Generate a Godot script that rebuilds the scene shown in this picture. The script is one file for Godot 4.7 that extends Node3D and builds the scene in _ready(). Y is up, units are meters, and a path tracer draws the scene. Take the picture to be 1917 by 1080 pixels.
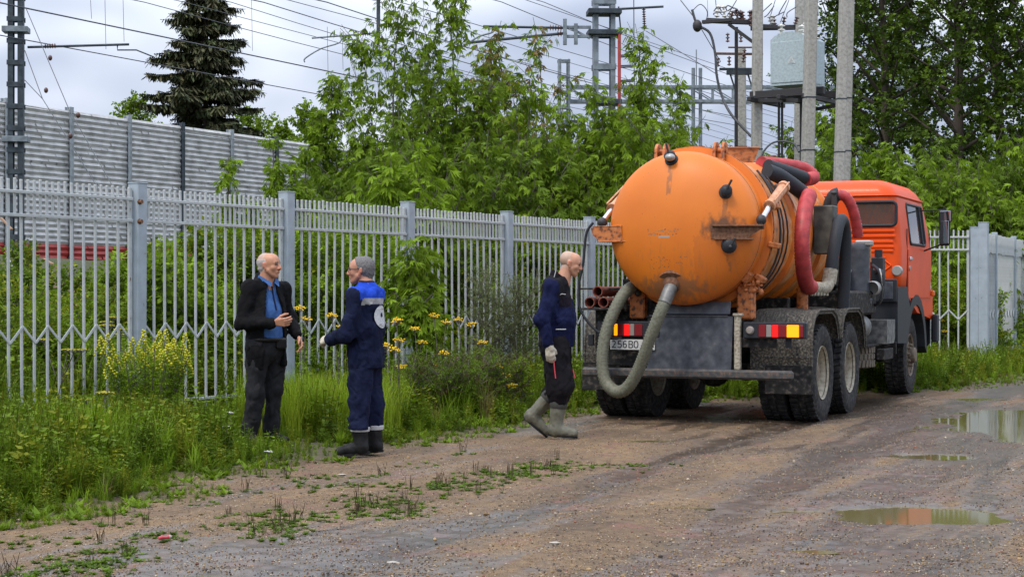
extends Node3D
# A vacuum truck and three men on a wet dirt road beside a grey metal fence; railway behind.

var rng := RandomNumberGenerator.new()
var M := {}
var names := {}
var nz := FastNoiseLite.new()
var nz2 := FastNoiseLite.new()

func _ready() -> void:
	rng.seed = 20240
	# ---- camera, sky, sun, exposure ----
	var cam := Camera3D.new()
	cam.name = "camera"
	add_child(cam)
	cam.position = Vector3(0, 1.4, 0)
	cam.rotation.x = 0.0012
	cam.fov = 18.65
	cam.near = 0.1
	cam.far = 900.0
	cam.current = true
	var env := Environment.new()
	env.background_mode = Environment.BG_SKY
	env.sky = make_sky()
	env.background_energy_multiplier = 1.0
	env.tonemap_mode = Environment.TONE_MAPPER_LINEAR
	env.tonemap_exposure = 1.45
	env.sdfgi_enabled = true
	env.ssao_enabled = true
	env.ssil_enabled = true
	var we := WorldEnvironment.new()
	we.name = "world_environment"
	we.environment = env
	add_child(we)
	var sun := DirectionalLight3D.new()
	sun.name = "sun"
	sun.light_energy = 0.5
	sun.light_color = Color(1.0, 0.96, 0.9)
	sun.light_angular_distance = 14.0
	sun.shadow_enabled = true
	sun.rotation_degrees = Vector3(-58, -38, 0)
	add_child(sun)
	# ---- the place ----
	nz.seed = 5
	nz.frequency = 1.0
	nz.fractal_octaves = 3
	nz2.seed = 9
	nz2.frequency = 1.0
	nz2.fractal_type = FastNoiseLite.FRACTAL_NONE
	make_materials()
	make_leaves()
	build_ground()
	build_fences()
	build_barrier()
	build_railway()
	build_substation()
	build_trees()
	build_verge()
	build_truck()
	build_people()
	build_litter()

# ---------------------------------------------------------------- sky
func make_sky() -> Sky:
	# overcast: twice as bright overhead as at the horizon, with soft grey cloud banks
	var w := 1024
	var h := 512
	var n := FastNoiseLite.new()
	n.seed = 31
	n.frequency = 1.0
	n.fractal_octaves = 5
	n.fractal_gain = 0.5
	var img := Image.create(w, h, false, Image.FORMAT_RGBAF)
	for j in h:
		var el := PI * (0.5 - (j + 0.5) / h)
		var s := sin(maxf(el, 0.0))
		for i in w:
			var az := TAU * (i + 0.5) / w
			var d := Vector3(cos(az) * cos(el), sin(el), sin(az) * cos(el))
			var q := d / (absf(d.y) + 0.16)
			var c := n.get_noise_3d(q.x * 0.5, d.y * 9.0, q.z * 0.5) + 0.75 * n.get_noise_3d(d.x * 5.0 + 3.0, d.y * 15.0, d.z * 5.0)
			var k := smoothstep(-0.38, 0.42, c)
			var lum := lerpf(0.35, 0.60, k) * (1.0 + 1.9 * s)
			var col := Color(0.81, 0.93, 1.20).lerp(Color(0.92, 0.985, 1.10), k)
			img.set_pixel(i, j, Color(col.r * lum, col.g * lum, col.b * lum, 1.0))
	var m := PanoramaSkyMaterial.new()
	m.panorama = ImageTexture.create_from_image(img)
	var sky := Sky.new()
	sky.sky_material = m
	return sky

# ---------------------------------------------------------------- naming and nodes
func numbered(parent: Node, called: String) -> String:
	var key := "%d/%s" % [parent.get_instance_id(), called]
	var n: int = names.get(key, 0)
	names[key] = n + 1
	return called if n == 0 else "%s_%03d" % [called, n]

func put(called: String, mesh: Mesh, mat: Material, parent: Node = null) -> MeshInstance3D:
	var o := MeshInstance3D.new()
	var p: Node = parent if parent else self
	o.name = numbered(p, called)
	o.mesh = mesh
	o.material_override = mat
	p.add_child(o, true)
	return o

func thing(called: String, label: String, category: String, at := Vector3.ZERO, turn := 0.0, group := "") -> Node3D:
	var o := Node3D.new()
	o.name = numbered(self, called)
	add_child(o, true)
	o.position = at
	o.rotation.y = turn
	tag(o, label, category, group)
	return o

func tag(o: Node, label: String, category: String, group := "", kind := "") -> Node:
	if label: o.set_meta("label", label)
	if category: o.set_meta("category", category)
	if group: o.set_meta("group", group)
	if kind: o.set_meta("kind", kind)
	return o

func multi(called: String, mesh: Mesh, mat: Material, xf: Array, cols: Array, parent: Node = null) -> MultiMeshInstance3D:
	var mm := MultiMesh.new()
	mm.transform_format = MultiMesh.TRANSFORM_3D
	mm.use_colors = true
	mm.mesh = mesh
	mm.instance_count = xf.size()
	for i in xf.size():
		mm.set_instance_transform(i, xf[i])
		mm.set_instance_color(i, cols[i])
	var o := MultiMeshInstance3D.new()
	var p: Node = parent if parent else self
	o.name = numbered(p, called)
	o.multimesh = mm
	o.material_override = mat
	p.add_child(o, true)
	o.set_meta("kind", "stuff")
	return o

# ---------------------------------------------------------------- materials
func ntex(sd: int, freq: float, ramp: Array, size := 512, octaves := 4, cellular := false, as_normal := false, bump := 6.0) -> NoiseTexture2D:
	var n := FastNoiseLite.new()
	n.seed = sd
	n.frequency = freq
	n.fractal_octaves = octaves
	n.noise_type = FastNoiseLite.TYPE_CELLULAR if cellular else FastNoiseLite.TYPE_SIMPLEX_SMOOTH
	var t := NoiseTexture2D.new()
	t.width = size
	t.height = size
	t.seamless = true
	t.noise = n
	if as_normal:
		t.as_normal_map = true
		t.bump_strength = bump
	elif ramp.size():
		var g := Gradient.new()
		var o := PackedFloat32Array()
		var c := PackedColorArray()
		for r in ramp:
			o.append(r[0])
			c.append(r[1])
		g.offsets = o
		g.colors = c
		t.color_ramp = g
	return t

func lin(r: float, g: float, b: float) -> Color:
	return Color(r, g, b).linear_to_srgb()

func flat_mat(c: Color, rough: float, metal := 0.0) -> StandardMaterial3D:
	var m := StandardMaterial3D.new()
	m.albedo_color = c
	m.roughness = rough
	m.metallic = metal
	return m

# c is a multiplier on the texture t, projected in the object's own axes
func tex_mat(c: Color, rough: float, t: Texture2D, scale: float, metal := 0.0, nrm: Texture2D = null, ns := 1.0) -> StandardMaterial3D:
	var m := flat_mat(c, rough, metal)
	m.albedo_texture = t
	m.uv1_triplanar = true
	m.uv1_scale = Vector3.ONE * scale
	if nrm:
		m.normal_enabled = true
		m.normal_texture = nrm
		m.normal_scale = ns
	return m

func make_materials() -> void:
	var W := Color.WHITE
	var t_fine = ntex(1, 0.05, [[0.0, lin(0.62, 0.62, 0.62)], [0.5, lin(0.85, 0.85, 0.85)], [1.0, W]], 512, 5)
	var t_blotch = ntex(2, 0.012, [[0.0, lin(0.5, 0.5, 0.5)], [0.45, lin(0.8, 0.8, 0.8)], [0.7, W], [1.0, W]], 512, 5)
	var t_cloth = ntex(3, 0.02, [[0.0, lin(0.6, 0.6, 0.62)], [1.0, W]], 256, 4)
	var n_cloth = ntex(4, 0.02, [], 256, 4, false, true, 5.0)
	var n_fine = ntex(5, 0.06, [], 512, 4, false, true, 3.0)
	# fence paint: pale blue-grey with rusty chips
	var t_paint = ntex(6, 0.02, [[0.0, lin(0.10, 0.05, 0.03)], [0.07, lin(0.16, 0.09, 0.06)], [0.11, lin(0.40, 0.42, 0.42)], [0.6, lin(0.46, 0.48, 0.48)], [1.0, lin(0.52, 0.54, 0.54)]], 512, 5)
	M.fence = tex_mat(W, 0.55, t_paint, 0.9)
	M.post = tex_mat(lin(0.72, 0.80, 0.90), 0.5, t_paint, 0.5)
	M.rust = tex_mat(W, 0.85, ntex(7, 0.03, [[0.0, lin(0.05, 0.025, 0.015)], [0.5, lin(0.16, 0.07, 0.035)], [1.0, lin(0.24, 0.14, 0.09)]], 256), 3.0)
	# railway and barrier
	M.galv = tex_mat(lin(0.22, 0.26, 0.29), 0.5, t_blotch, 0.6, 0.15)
	M.galv_pale = tex_mat(lin(0.36, 0.40, 0.43), 0.5, t_blotch, 0.6, 0.1)
	M.galv_dark = tex_mat(lin(0.065, 0.08, 0.095), 0.55, t_blotch, 0.6, 0.1)
	M.barrier = tex_mat(lin(0.64, 0.635, 0.63), 0.5, t_blotch, 0.25, 0.1)
	M.barrier_red = tex_mat(lin(0.50, 0.06, 0.05), 0.5, t_blotch, 0.25)
	M.concrete = tex_mat(lin(0.43, 0.42, 0.39), 0.9, ntex(8, 0.03, [[0.0, lin(0.5, 0.49, 0.47)], [0.5, lin(0.8, 0.8, 0.79)], [1.0, W]], 512, 5), 0.8, 0.0, n_fine, 0.5)
	M.wire = flat_mat(lin(0.07, 0.075, 0.085), 0.6)
	M.black_iron = tex_mat(lin(0.035, 0.032, 0.035), 0.6, t_fine, 2.0)
	M.ceramic = flat_mat(lin(0.09, 0.04, 0.03), 0.25)
	M.ceramic_white = flat_mat(lin(0.55, 0.54, 0.5), 0.25)
	M.cabinet = tex_mat(lin(0.44, 0.53, 0.56), 0.5, t_fine, 0.6)
	# wood and earth
	M.bark = tex_mat(lin(0.075, 0.058, 0.045), 0.95, t_fine, 3.0, 0.0, n_fine, 1.0)
	M.bark_grey = tex_mat(lin(0.13, 0.115, 0.095), 0.95, t_fine, 3.0, 0.0, n_fine, 1.0)
	M.soil = tex_mat(lin(0.17, 0.115, 0.075), 1.0, t_fine, 0.7, 0.0, n_fine, 1.0)
	M.plank = tex_mat(lin(0.45, 0.27, 0.17), 0.8, t_fine, 2.0)
	# leaves: vertex and copy colours give the base colour
	M.leaf = flat_mat(W, 0.65)
	M.leaf.metallic_specular = 0.25
	M.leaf.vertex_color_use_as_albedo = true
	M.leaf.backlight_enabled = true
	M.leaf.backlight = lin(0.7, 0.72, 0.35)
	M.needle = flat_mat(W, 0.75)
	M.needle.vertex_color_use_as_albedo = true
	M.stone = flat_mat(W, 0.75)
	M.stone.vertex_color_use_as_albedo = true
	# truck
	var t_tank = ntex(11, 0.014, [[0.0, lin(0.33, 0.12, 0.035)], [0.30, lin(0.62, 0.17, 0.014)], [0.5, lin(0.74, 0.215, 0.012)], [1.0, lin(0.79, 0.245, 0.016)]], 512, 5)
	M.tank = tex_mat(lin(0.9, 0.76, 0.6), 0.48, t_tank, 0.45, 0.0, n_fine, 0.06)
	M.tank.clearcoat_enabled = true
	M.tank.clearcoat = 0.15
	M.tank.clearcoat_roughness = 0.25
	var t_tankd = ntex(12, 0.016, [[0.0, lin(0.10, 0.055, 0.03)], [0.35, lin(0.30, 0.125, 0.045)], [0.6, lin(0.50, 0.19, 0.06)], [1.0, lin(0.60, 0.30, 0.15)]], 512, 5)
	M.tank_dirty = tex_mat(W, 0.55, t_tankd, 0.8)
	M.orange_iron = tex_mat(W, 0.6, ntex(13, 0.02, [[0.0, lin(0.05, 0.03, 0.02)], [0.27, lin(0.13, 0.05, 0.025)], [0.40, lin(0.44, 0.125, 0.028)], [1.0, lin(0.60, 0.24, 0.09)]], 512, 5), 1.3)
	M.cab = tex_mat(lin(0.78, 0.080, 0.004), 0.45, ntex(14, 0.01, [[0.0, lin(0.82, 0.82, 0.82)], [1.0, W]], 256, 3), 0.5)
	M.cab.clearcoat_enabled = true
	M.cab.metallic_specular = 0.35
	M.cab.clearcoat = 0.1
	M.cab.clearcoat_roughness = 0.12
	var t_mud = ntex(15, 0.05, [[0.0, lin(0.022, 0.021, 0.021)], [0.35, lin(0.05, 0.046, 0.042)], [0.55, lin(0.085, 0.078, 0.067)], [0.72, lin(0.15, 0.135, 0.11)], [1.0, lin(0.26, 0.235, 0.19)]], 512, 5)
	M.mud_fender = tex_mat(W, 0.75, t_mud, 1.2, 0.0, n_fine, 0.6)
	M.chassis = tex_mat(W, 0.7, ntex(16, 0.02, [[0.0, lin(0.012, 0.012, 0.012)], [0.55, lin(0.026, 0.025, 0.025)], [0.75, lin(0.075, 0.065, 0.055)], [1.0, lin(0.13, 0.115, 0.095)]], 512, 5), 1.2)
	M.dark_panel = tex_mat(W, 0.42, ntex(17, 0.014, [[0.0, lin(0.028, 0.031, 0.040)], [0.5, lin(0.062, 0.067, 0.085)], [0.8, lin(0.09, 0.095, 0.11)], [1.0, lin(0.17, 0.16, 0.15)]], 512, 5), 1.0)
	M.black_plastic = tex_mat(lin(0.035, 0.038, 0.045), 0.45, t_fine, 1.5)
	M.tyre = tex_mat(W, 0.8, ntex(18, 0.018, [[0.0, lin(0.016, 0.016, 0.017)], [0.5, lin(0.030, 0.030, 0.032)], [0.75, lin(0.065, 0.060, 0.055)], [1.0, lin(0.12, 0.105, 0.085)]], 512, 5), 1.4)
	M.rim = tex_mat(W, 0.6, ntex(19, 0.02, [[0.0, lin(0.10, 0.075, 0.05)], [0.45, lin(0.30, 0.26, 0.19)], [1.0, lin(0.46, 0.42, 0.33)]], 512, 5), 1.8)
	M.rim_front = tex_mat(W, 0.7, ntex(20, 0.02, [[0.0, lin(0.06, 0.045, 0.035)], [0.5, lin(0.16, 0.12, 0.085)], [1.0, lin(0.25, 0.20, 0.15)]], 512, 5), 1.8)
	M.hose_grey = tex_mat(W, 0.65, ntex(21, 0.025, [[0.0, lin(0.07, 0.058, 0.04)], [0.4, lin(0.125, 0.125, 0.088)], [1.0, lin(0.21, 0.215, 0.165)]], 512, 5), 2.0)
	M.hose_black = tex_mat(lin(0.042, 0.046, 0.055), 0.55, t_fine, 1.5)
	M.hose_red = tex_mat(W, 0.5, ntex(22, 0.02, [[0.0, lin(0.20, 0.025, 0.025)], [0.5, lin(0.45, 0.040, 0.045)], [1.0, lin(0.54, 0.10, 0.10)]], 256, 5), 1.6)
	M.rust_pipe = tex_mat(lin(0.9, 0.6, 0.55), 0.8, ntex(23, 0.03, [[0.0, lin(0.07, 0.03, 0.02)], [0.5, lin(0.21, 0.075, 0.05)], [1.0, lin(0.33, 0.14, 0.10)]], 256), 2.5)
	M.chrome = flat_mat(lin(0.75, 0.75, 0.77), 0.18, 1.0)
	M.alu = tex_mat(lin(0.42, 0.42, 0.41), 0.45, t_fine, 3.0, 0.4)
	M.pale_pipe = tex_mat(W, 0.7, ntex(24, 0.03, [[0.0, lin(0.12, 0.10, 0.07)], [0.5, lin(0.36, 0.32, 0.25)], [1.0, lin(0.52, 0.48, 0.40)]], 256), 3.0)
	M.glass = flat_mat(Color(0.55, 0.62, 0.60, 0.12), 0.03)
	M.glass.transparency = BaseMaterial3D.TRANSPARENCY_ALPHA
	M.seat_cloth = flat_mat(lin(0.03, 0.033, 0.04), 0.8)
	M.cab_inside = flat_mat(lin(0.06, 0.06, 0.065), 0.8)
	M.white_paint = tex_mat(lin(0.62, 0.62, 0.60), 0.6, t_fine, 4.0)
	M.lens_red = flat_mat(lin(0.20, 0.008, 0.012), 0.2)
	M.lens_red_lit = flat_mat(lin(0.5, 0.01, 0.01), 0.2)
	M.lens_red_lit.emission_enabled = true
	M.lens_red_lit.emission = Color(1.0, 0.05, 0.03)
	M.lens_red_lit.emission_energy_multiplier = 0.55
	M.lens_amber = flat_mat(lin(0.7, 0.25, 0.01), 0.2)
	M.lens_amber.emission_enabled = true
	M.lens_amber.emission = Color(1.0, 0.62, 0.0)
	M.lens_amber.emission_energy_multiplier = 0.9
	M.lens_clear = flat_mat(lin(0.26, 0.23, 0.21), 0.2)
	M.mirror_glass = flat_mat(lin(0.75, 0.78, 0.8), 0.03, 1.0)
	M.water = flat_mat(lin(0.15, 0.125, 0.052), 0.05)
	M.tank_side = tex_mat(W, 0.42, ntex(28, 0.013, [[0.0, lin(0.20, 0.10, 0.05)], [0.28, lin(0.40, 0.17, 0.07)], [0.42, lin(0.62, 0.20, 0.03)], [0.6, lin(0.66, 0.25, 0.06)], [0.78, lin(0.60, 0.36, 0.22)], [1.0, lin(0.62, 0.46, 0.34)]], 512, 5), 0.9)
	M.orange_pale = tex_mat(W, 0.5, ntex(29, 0.02, [[0.0, lin(0.16, 0.07, 0.04)], [0.3, lin(0.50, 0.22, 0.10)], [1.0, lin(0.70, 0.40, 0.24)]], 256, 5), 2.0)
	M.box_grey = tex_mat(W, 0.6, ntex(30, 0.012, [[0.0, lin(0.035, 0.034, 0.03)], [0.5, lin(0.075, 0.075, 0.065)], [1.0, lin(0.13, 0.125, 0.105)]], 256, 5), 1.5)
	M.tyre_dusty = tex_mat(lin(0.16, 0.135, 0.105), 0.9, t_fine, 2.0)
	M.mud_bar = tex_mat(W, 0.6, ntex(32, 0.025, [[0.0, lin(0.03, 0.03, 0.032)], [0.5, lin(0.05, 0.05, 0.05)], [0.62, lin(0.08, 0.075, 0.07)], [0.72, lin(0.09, 0.05, 0.035)], [1.0, lin(0.22, 0.20, 0.18)]], 256, 5), 2.0)
	M.worn_steel = tex_mat(W, 0.5, ntex(33, 0.02, [[0.0, lin(0.05, 0.05, 0.05)], [0.5, lin(0.15, 0.15, 0.145)], [1.0, lin(0.28, 0.27, 0.25)]], 256, 5), 1.6, 0.2)
	M.lens_orange = flat_mat(lin(0.75, 0.14, 0.01), 0.2)
	# people
	M.skin = flat_mat(W, 0.5)
	M.skin.vertex_color_use_as_albedo = true
	M.cloth_vc = tex_mat(W, 0.9, t_cloth, 3.0, 0.0, n_cloth, 0.35)
	M.cloth_vc.vertex_color_use_as_albedo = true
	M.black_cloth = tex_mat(lin(0.006, 0.0058, 0.007), 0.85, t_cloth, 3.0, 0.0, n_cloth, 0.4)
	M.trouser_grey = tex_mat(lin(0.026, 0.026, 0.029), 0.9, t_cloth, 3.0, 0.0, n_cloth, 0.4)
	M.denim_shirt = tex_mat(lin(0.055, 0.135, 0.34), 0.85, t_cloth, 3.0, 0.0, n_cloth, 0.4)
	M.navy = tex_mat(lin(0.0085, 0.0125, 0.042), 0.85, t_cloth, 3.0, 0.0, n_cloth, 0.4)
	M.black_work = tex_mat(lin(0.010, 0.0088, 0.0115), 0.9, t_cloth, 3.0, 0.0, n_cloth, 0.4)
	M.rubber_boot = tex_mat(lin(0.15, 0.145, 0.105), 0.6, t_cloth, 2.0, 0.0, n_cloth, 0.3)
	M.black_boot = tex_mat(lin(0.018, 0.018, 0.019), 0.55, t_cloth, 3.0, 0.0, n_cloth, 0.3)
	M.glove = tex_mat(lin(0.62, 0.56, 0.44), 0.95, t_cloth, 8.0, 0.0, n_cloth, 0.6)
	M.emblem = tex_mat(lin(0.62, 0.63, 0.64), 0.8, t_cloth, 6.0)
	M.grey_thread = flat_mat(lin(0.46, 0.46, 0.47), 0.6)
	M.pale_blue = flat_mat(lin(0.25, 0.36, 0.55), 0.85)
	M.boot_lining = tex_mat(lin(0.05, 0.05, 0.042), 0.8, t_cloth, 4.0)
	M.leather = flat_mat(lin(0.015, 0.014, 0.014), 0.4)
	M.hair = tex_mat(W, 0.8, ntex(26, 0.08, [[0.0, lin(0.035, 0.034, 0.035)], [0.5, lin(0.13, 0.125, 0.125)], [1.0, lin(0.33, 0.32, 0.31)]], 256, 3), 8.0)
	M.white_hair = tex_mat(W, 0.8, ntex(27, 0.08, [[0.0, lin(0.24, 0.20, 0.18)], [1.0, lin(0.55, 0.52, 0.5)]], 256, 3), 8.0)
	for k in ["cloth_vc", "black_cloth", "trouser_grey", "denim_shirt", "navy", "black_work", "leather", "black_boot", "chassis", "tyre", "mud_fender", "hose_black", "black_plastic", "galv_dark"]:
		M[k].metallic_specular = 0.28
	M.eye = flat_mat(lin(0.02, 0.015, 0.012), 0.15)
	M.yellow = flat_mat(lin(0.72, 0.47, 0.012), 0.8)
	M.litter_red = flat_mat(lin(0.5, 0.05, 0.07), 0.4)
	M.litter_white = flat_mat(lin(0.36, 0.33, 0.29), 0.6)

# ---------------------------------------------------------------- mesh builder
class MB:
	var v := PackedVector3Array()
	var n := PackedVector3Array()
	var c := PackedColorArray()
	var uv := PackedVector2Array()
	var uv2 := PackedVector2Array()
	var ix := PackedInt32Array()
	var col := Color.WHITE
	var use_uv := false
	var use_uv2 := false
	var xf := Transform3D.IDENTITY

	func vert(p: Vector3, nn: Vector3, u := Vector2.ZERO) -> int:
		v.append(xf * p)
		n.append((xf.basis * nn).normalized())
		c.append(col)
		uv.append(u)
		return v.size() - 1

	func face(a: int, b: int, d: int) -> void:
		# clockwise seen from the side its normals point to
		if (v[b] - v[a]).cross(v[d] - v[a]).dot(n[a] + n[b] + n[d]) > 0.0:
			ix.append(a); ix.append(d); ix.append(b)
		else:
			ix.append(a); ix.append(b); ix.append(d)

	func flat(pts: Array, out := Vector3.ZERO) -> void:
		var nn: Vector3 = (pts[1] - pts[0]).cross(pts[2] - pts[0]).normalized()
		if out != Vector3.ZERO and nn.dot(out) < 0.0:
			nn = -nn
		var k := []
		for p in pts:
			k.append(vert(p, nn))
		for i in range(1, pts.size() - 1):
			face(k[0], k[i], k[i + 1])

	func box(at: Vector3, size: Vector3, bev := 0.0, bas := Basis.IDENTITY) -> void:
		var h := size / 2.0
		var b := minf(bev, minf(h.x, minf(h.y, h.z)) * 0.9)
		var P := func(s: Vector3, ax: int) -> Vector3:
			var q := Vector3(h.x - b, h.y - b, h.z - b)
			q[ax] = h[ax]
			return at + bas * (q * s)
		for ax in 3:
			var a1 := (ax + 1) % 3
			var a2 := (ax + 2) % 3
			for sg in [-1.0, 1.0]:
				var q := []
				for w in [[-1, -1], [1, -1], [1, 1], [-1, 1]]:
					var s := Vector3.ONE
					s[ax] = sg; s[a1] = w[0]; s[a2] = w[1]
					q.append(P.call(s, ax))
				var o := Vector3.ZERO
				o[ax] = sg
				flat(q, bas * o)
		if b <= 0.0:
			return
		for ax in 3:
			var a1 := (ax + 1) % 3
			var a2 := (ax + 2) % 3
			for w in [[-1, -1], [1, -1], [1, 1], [-1, 1]]:
				var s := Vector3.ONE
				s[a1] = w[0]; s[a2] = w[1]
				var s2 := s
				s[ax] = -1; s2[ax] = 1
				var o := Vector3.ZERO
				o[a1] = w[0]; o[a2] = w[1]
				flat([P.call(s, a1), P.call(s2, a1), P.call(s2, a2), P.call(s, a2)], bas * o)
		for sx in [-1.0, 1.0]:
			for sy in [-1.0, 1.0]:
				for sz in [-1.0, 1.0]:
					var s := Vector3(sx, sy, sz)
					flat([P.call(s, 0), P.call(s, 1), P.call(s, 2)], bas * s)

	func beam(a: Vector3, b: Vector3, w: float, h: float, bev := 0.0, up := Vector3.UP) -> void:
		var z := (b - a).normalized()
		if absf(z.dot(up)) > 0.98:
			up = Vector3.RIGHT
		var x := up.cross(z).normalized()
		box((a + b) / 2.0, Vector3(w, h, a.distance_to(b)), bev, Basis(x, z.cross(x), z))

	func tube(pts: Array, rad, sides := 8, caps := true) -> void:
		var m := pts.size()
		var t: Vector3 = (pts[1] - pts[0]).normalized()
		var x := t.cross(Vector3.UP if absf(t.y) < 0.9 else Vector3.RIGHT).normalized()
		var base := v.size()
		var ends := []
		for i in m:
			var t2: Vector3 = (pts[mini(i + 1, m - 1)] - pts[maxi(i - 1, 0)]).normalized()
			x = (x - t2 * x.dot(t2)).normalized()
			var y := t2.cross(x)
			var r: float = rad[i] if rad is Array or rad is PackedFloat32Array else rad
			var ring := []
			for s in sides:
				var a := TAU * s / sides
				var o := x * cos(a) + y * sin(a)
				vert(pts[i] + o * r, o)
				ring.append(pts[i] + o * r)
			if i == 0 or i == m - 1:
				ends.append([ring, t2 * (-1.0 if i == 0 else 1.0)])
		for i in m - 1:
			for s in sides:
				var a := base + i * sides + s
				var b := base + i * sides + (s + 1) % sides
				face(a, b, b + sides)
				face(a, b + sides, a + sides)
		if caps:
			for e in ends:
				flat(e[0], e[1])

	# profile: Vector2(radius, height) turned about the local y axis of at
	func lathe(prof: Array, sides: int, at: Transform3D, from := 0.0, to := TAU) -> void:
		var old := xf
		xf = xf * at
		var full := absf(to - from - TAU) < 0.001
		for i in prof.size() - 1:
			var p: Vector2 = prof[i]
			var q: Vector2 = prof[i + 1]
			if p.distance_to(q) < 1e-6:
				continue
			var d := (q - p).normalized()
			var nn := Vector2(d.y, -d.x)
			var n0 := nn
			var n1 := nn
			if i > 0:
				var e: Vector2 = (p - prof[i - 1]).normalized()
				var ne := Vector2(e.y, -e.x)
				if ne.dot(nn) > 0.75:
					n0 = (ne + nn).normalized()
			if i < prof.size() - 2:
				var e2: Vector2 = (prof[i + 2] - q).normalized()
				var ne2 := Vector2(e2.y, -e2.x)
				if ne2.dot(nn) > 0.75:
					n1 = (ne2 + nn).normalized()
			var base := v.size()
			for s in sides + 1:
				var a := from + (to - from) * s / sides
				var cs := cos(a)
				var sn := sin(a)
				vert(Vector3(p.x * cs, p.y, p.x * sn), Vector3(n0.x * cs, n0.y, n0.x * sn), Vector2(float(s) / sides, p.y))
				vert(Vector3(q.x * cs, q.y, q.x * sn), Vector3(n1.x * cs, n1.y, n1.x * sn), Vector2(float(s) / sides, q.y))
			for s in sides:
				var k := base + s * 2
				face(k, k + 1, k + 3)
				face(k, k + 3, k + 2)
		xf = old

	func ball(at: Vector3, r: Vector3, seg := 12, rings := 8) -> void:
		var base := v.size()
		for j in rings + 1:
			var b := PI * j / rings
			for i in seg + 1:
				var a := TAU * i / seg
				var d := Vector3(sin(b) * cos(a), cos(b), sin(b) * sin(a))
				vert(at + d * r, d / r)
		for j in rings:
			for i in seg:
				var k := base + j * (seg + 1) + i
				if j > 0: face(k, k + 1, k + seg + 1)
				if j < rings - 1: face(k + 1, k + seg + 2, k + seg + 1)

	# outline in the x-y plane of at, thickness along z centred on 0
	func prism(poly: PackedVector2Array, depth: float, at: Transform3D) -> void:
		var old := xf
		xf = xf * at
		var tri := Geometry2D.triangulate_polygon(poly)
		for sg in [-1.0, 1.0]:
			var k := []
			for p in poly:
				k.append(vert(Vector3(p.x, p.y, sg * depth / 2.0), Vector3(0, 0, sg)))
			for i in range(0, tri.size(), 3):
				face(k[tri[i]], k[tri[i + 1]], k[tri[i + 2]])
		var cw := Geometry2D.is_polygon_clockwise(poly)
		for i in poly.size():
			var a := poly[i]
			var b := poly[(i + 1) % poly.size()]
			var d := (b - a).normalized()
			var o := Vector3(d.y, -d.x, 0) * (-1.0 if cw else 1.0)
			flat([Vector3(a.x, a.y, -depth / 2), Vector3(b.x, b.y, -depth / 2), Vector3(b.x, b.y, depth / 2), Vector3(a.x, a.y, depth / 2)], o)
		xf = old

	# smooth grid from rows of points
	func sheet(rows: Array, uvs: Array = []) -> void:
		var base := v.size()
		var w: int = rows[0].size()
		for j in rows.size():
			for i in w:
				var dx: Vector3 = rows[j][mini(i + 1, w - 1)] - rows[j][maxi(i - 1, 0)]
				var dy: Vector3 = rows[mini(j + 1, rows.size() - 1)][i] - rows[maxi(j - 1, 0)][i]
				var nn := dx.cross(dy)
				vert(rows[j][i], nn.normalized() if nn.length() > 1e-12 else Vector3.UP, uvs[j][i] if uvs.size() else Vector2.ZERO)
		for j in rows.size() - 1:
			for i in w - 1:
				var a := base + j * w + i
				face(a, a + 1, a + w + 1)
				face(a, a + w + 1, a + w)

	func smooth() -> void:
		n.fill(Vector3.ZERO)
		for i in range(0, ix.size(), 3):
			var a := ix[i]
			var b := ix[i + 1]
			var d := ix[i + 2]
			var nn := -(v[b] - v[a]).cross(v[d] - v[a])
			n[a] += nn; n[b] += nn; n[d] += nn
		for i in n.size():
			n[i] = n[i].normalized()

	func done() -> ArrayMesh:
		var a := []
		a.resize(Mesh.ARRAY_MAX)
		a[Mesh.ARRAY_VERTEX] = v
		a[Mesh.ARRAY_NORMAL] = n
		a[Mesh.ARRAY_COLOR] = c
		if use_uv: a[Mesh.ARRAY_TEX_UV] = uv
		if use_uv2: a[Mesh.ARRAY_TEX_UV2] = uv2
		a[Mesh.ARRAY_INDEX] = ix
		var m := ArrayMesh.new()
		m.add_surface_from_arrays(Mesh.PRIMITIVE_TRIANGLES, a)
		return m

func curve(pts: Array, steps := 6) -> Array:
	# Catmull-Rom through the points
	var out := []
	for i in pts.size() - 1:
		var p0: Vector3 = pts[maxi(i - 1, 0)]
		var p1: Vector3 = pts[i]
		var p2: Vector3 = pts[i + 1]
		var p3: Vector3 = pts[mini(i + 2, pts.size() - 1)]
		for s in steps:
			var t := float(s) / steps
			out.append(0.5 * (2.0 * p1 + (p2 - p0) * t + (2.0 * p0 - 5.0 * p1 + 4.0 * p2 - p3) * t * t + (3.0 * p1 - p0 - 3.0 * p2 + p3) * t * t * t))
	out.append(pts[pts.size() - 1])
	return out

func R(a: float, b: float) -> float:
	return rng.randf_range(a, b)

func axis_frame(dir: Vector3, at: Vector3) -> Transform3D:
	var y := dir.normalized()
	var x := y.cross(Vector3.UP if absf(y.y) < 0.95 else Vector3.RIGHT).normalized()
	return Transform3D(Basis(x, y, x.cross(y)), at)

# ---------------------------------------------------------------- ground
const EDGE_D := [4.0, 9.5, 10.4, 11.8, 13.3, 14.6, 16.7, 18.3, 20.4, 22.4, 24.0, 24.8, 27.0, 30.0, 36.0, 60.0]
const EDGE_X := [-6.0, -3.9, -3.04, -2.25, -2.1, -1.4, -0.5, 0.2, 1.0, 2.6, 5.3, 6.4, 7.9, 9.5, 12.5, 25.0]
const TRACK_D := [6.0, 8.9, 11.1, 14.6, 18.0, 24.0, 40.0]
const TRACK_A := [-2.4, -0.86, 0.14, 1.35, 2.85, 5.2, 12.0]
const TRACK_B := [-1.0, 0.62, 1.35, 2.55, 4.05, 6.6, 14.0]
const TRACK_C := [0.4, 1.5, 2.3, 3.6, 5.2, 8.2, 16.0]
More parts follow.
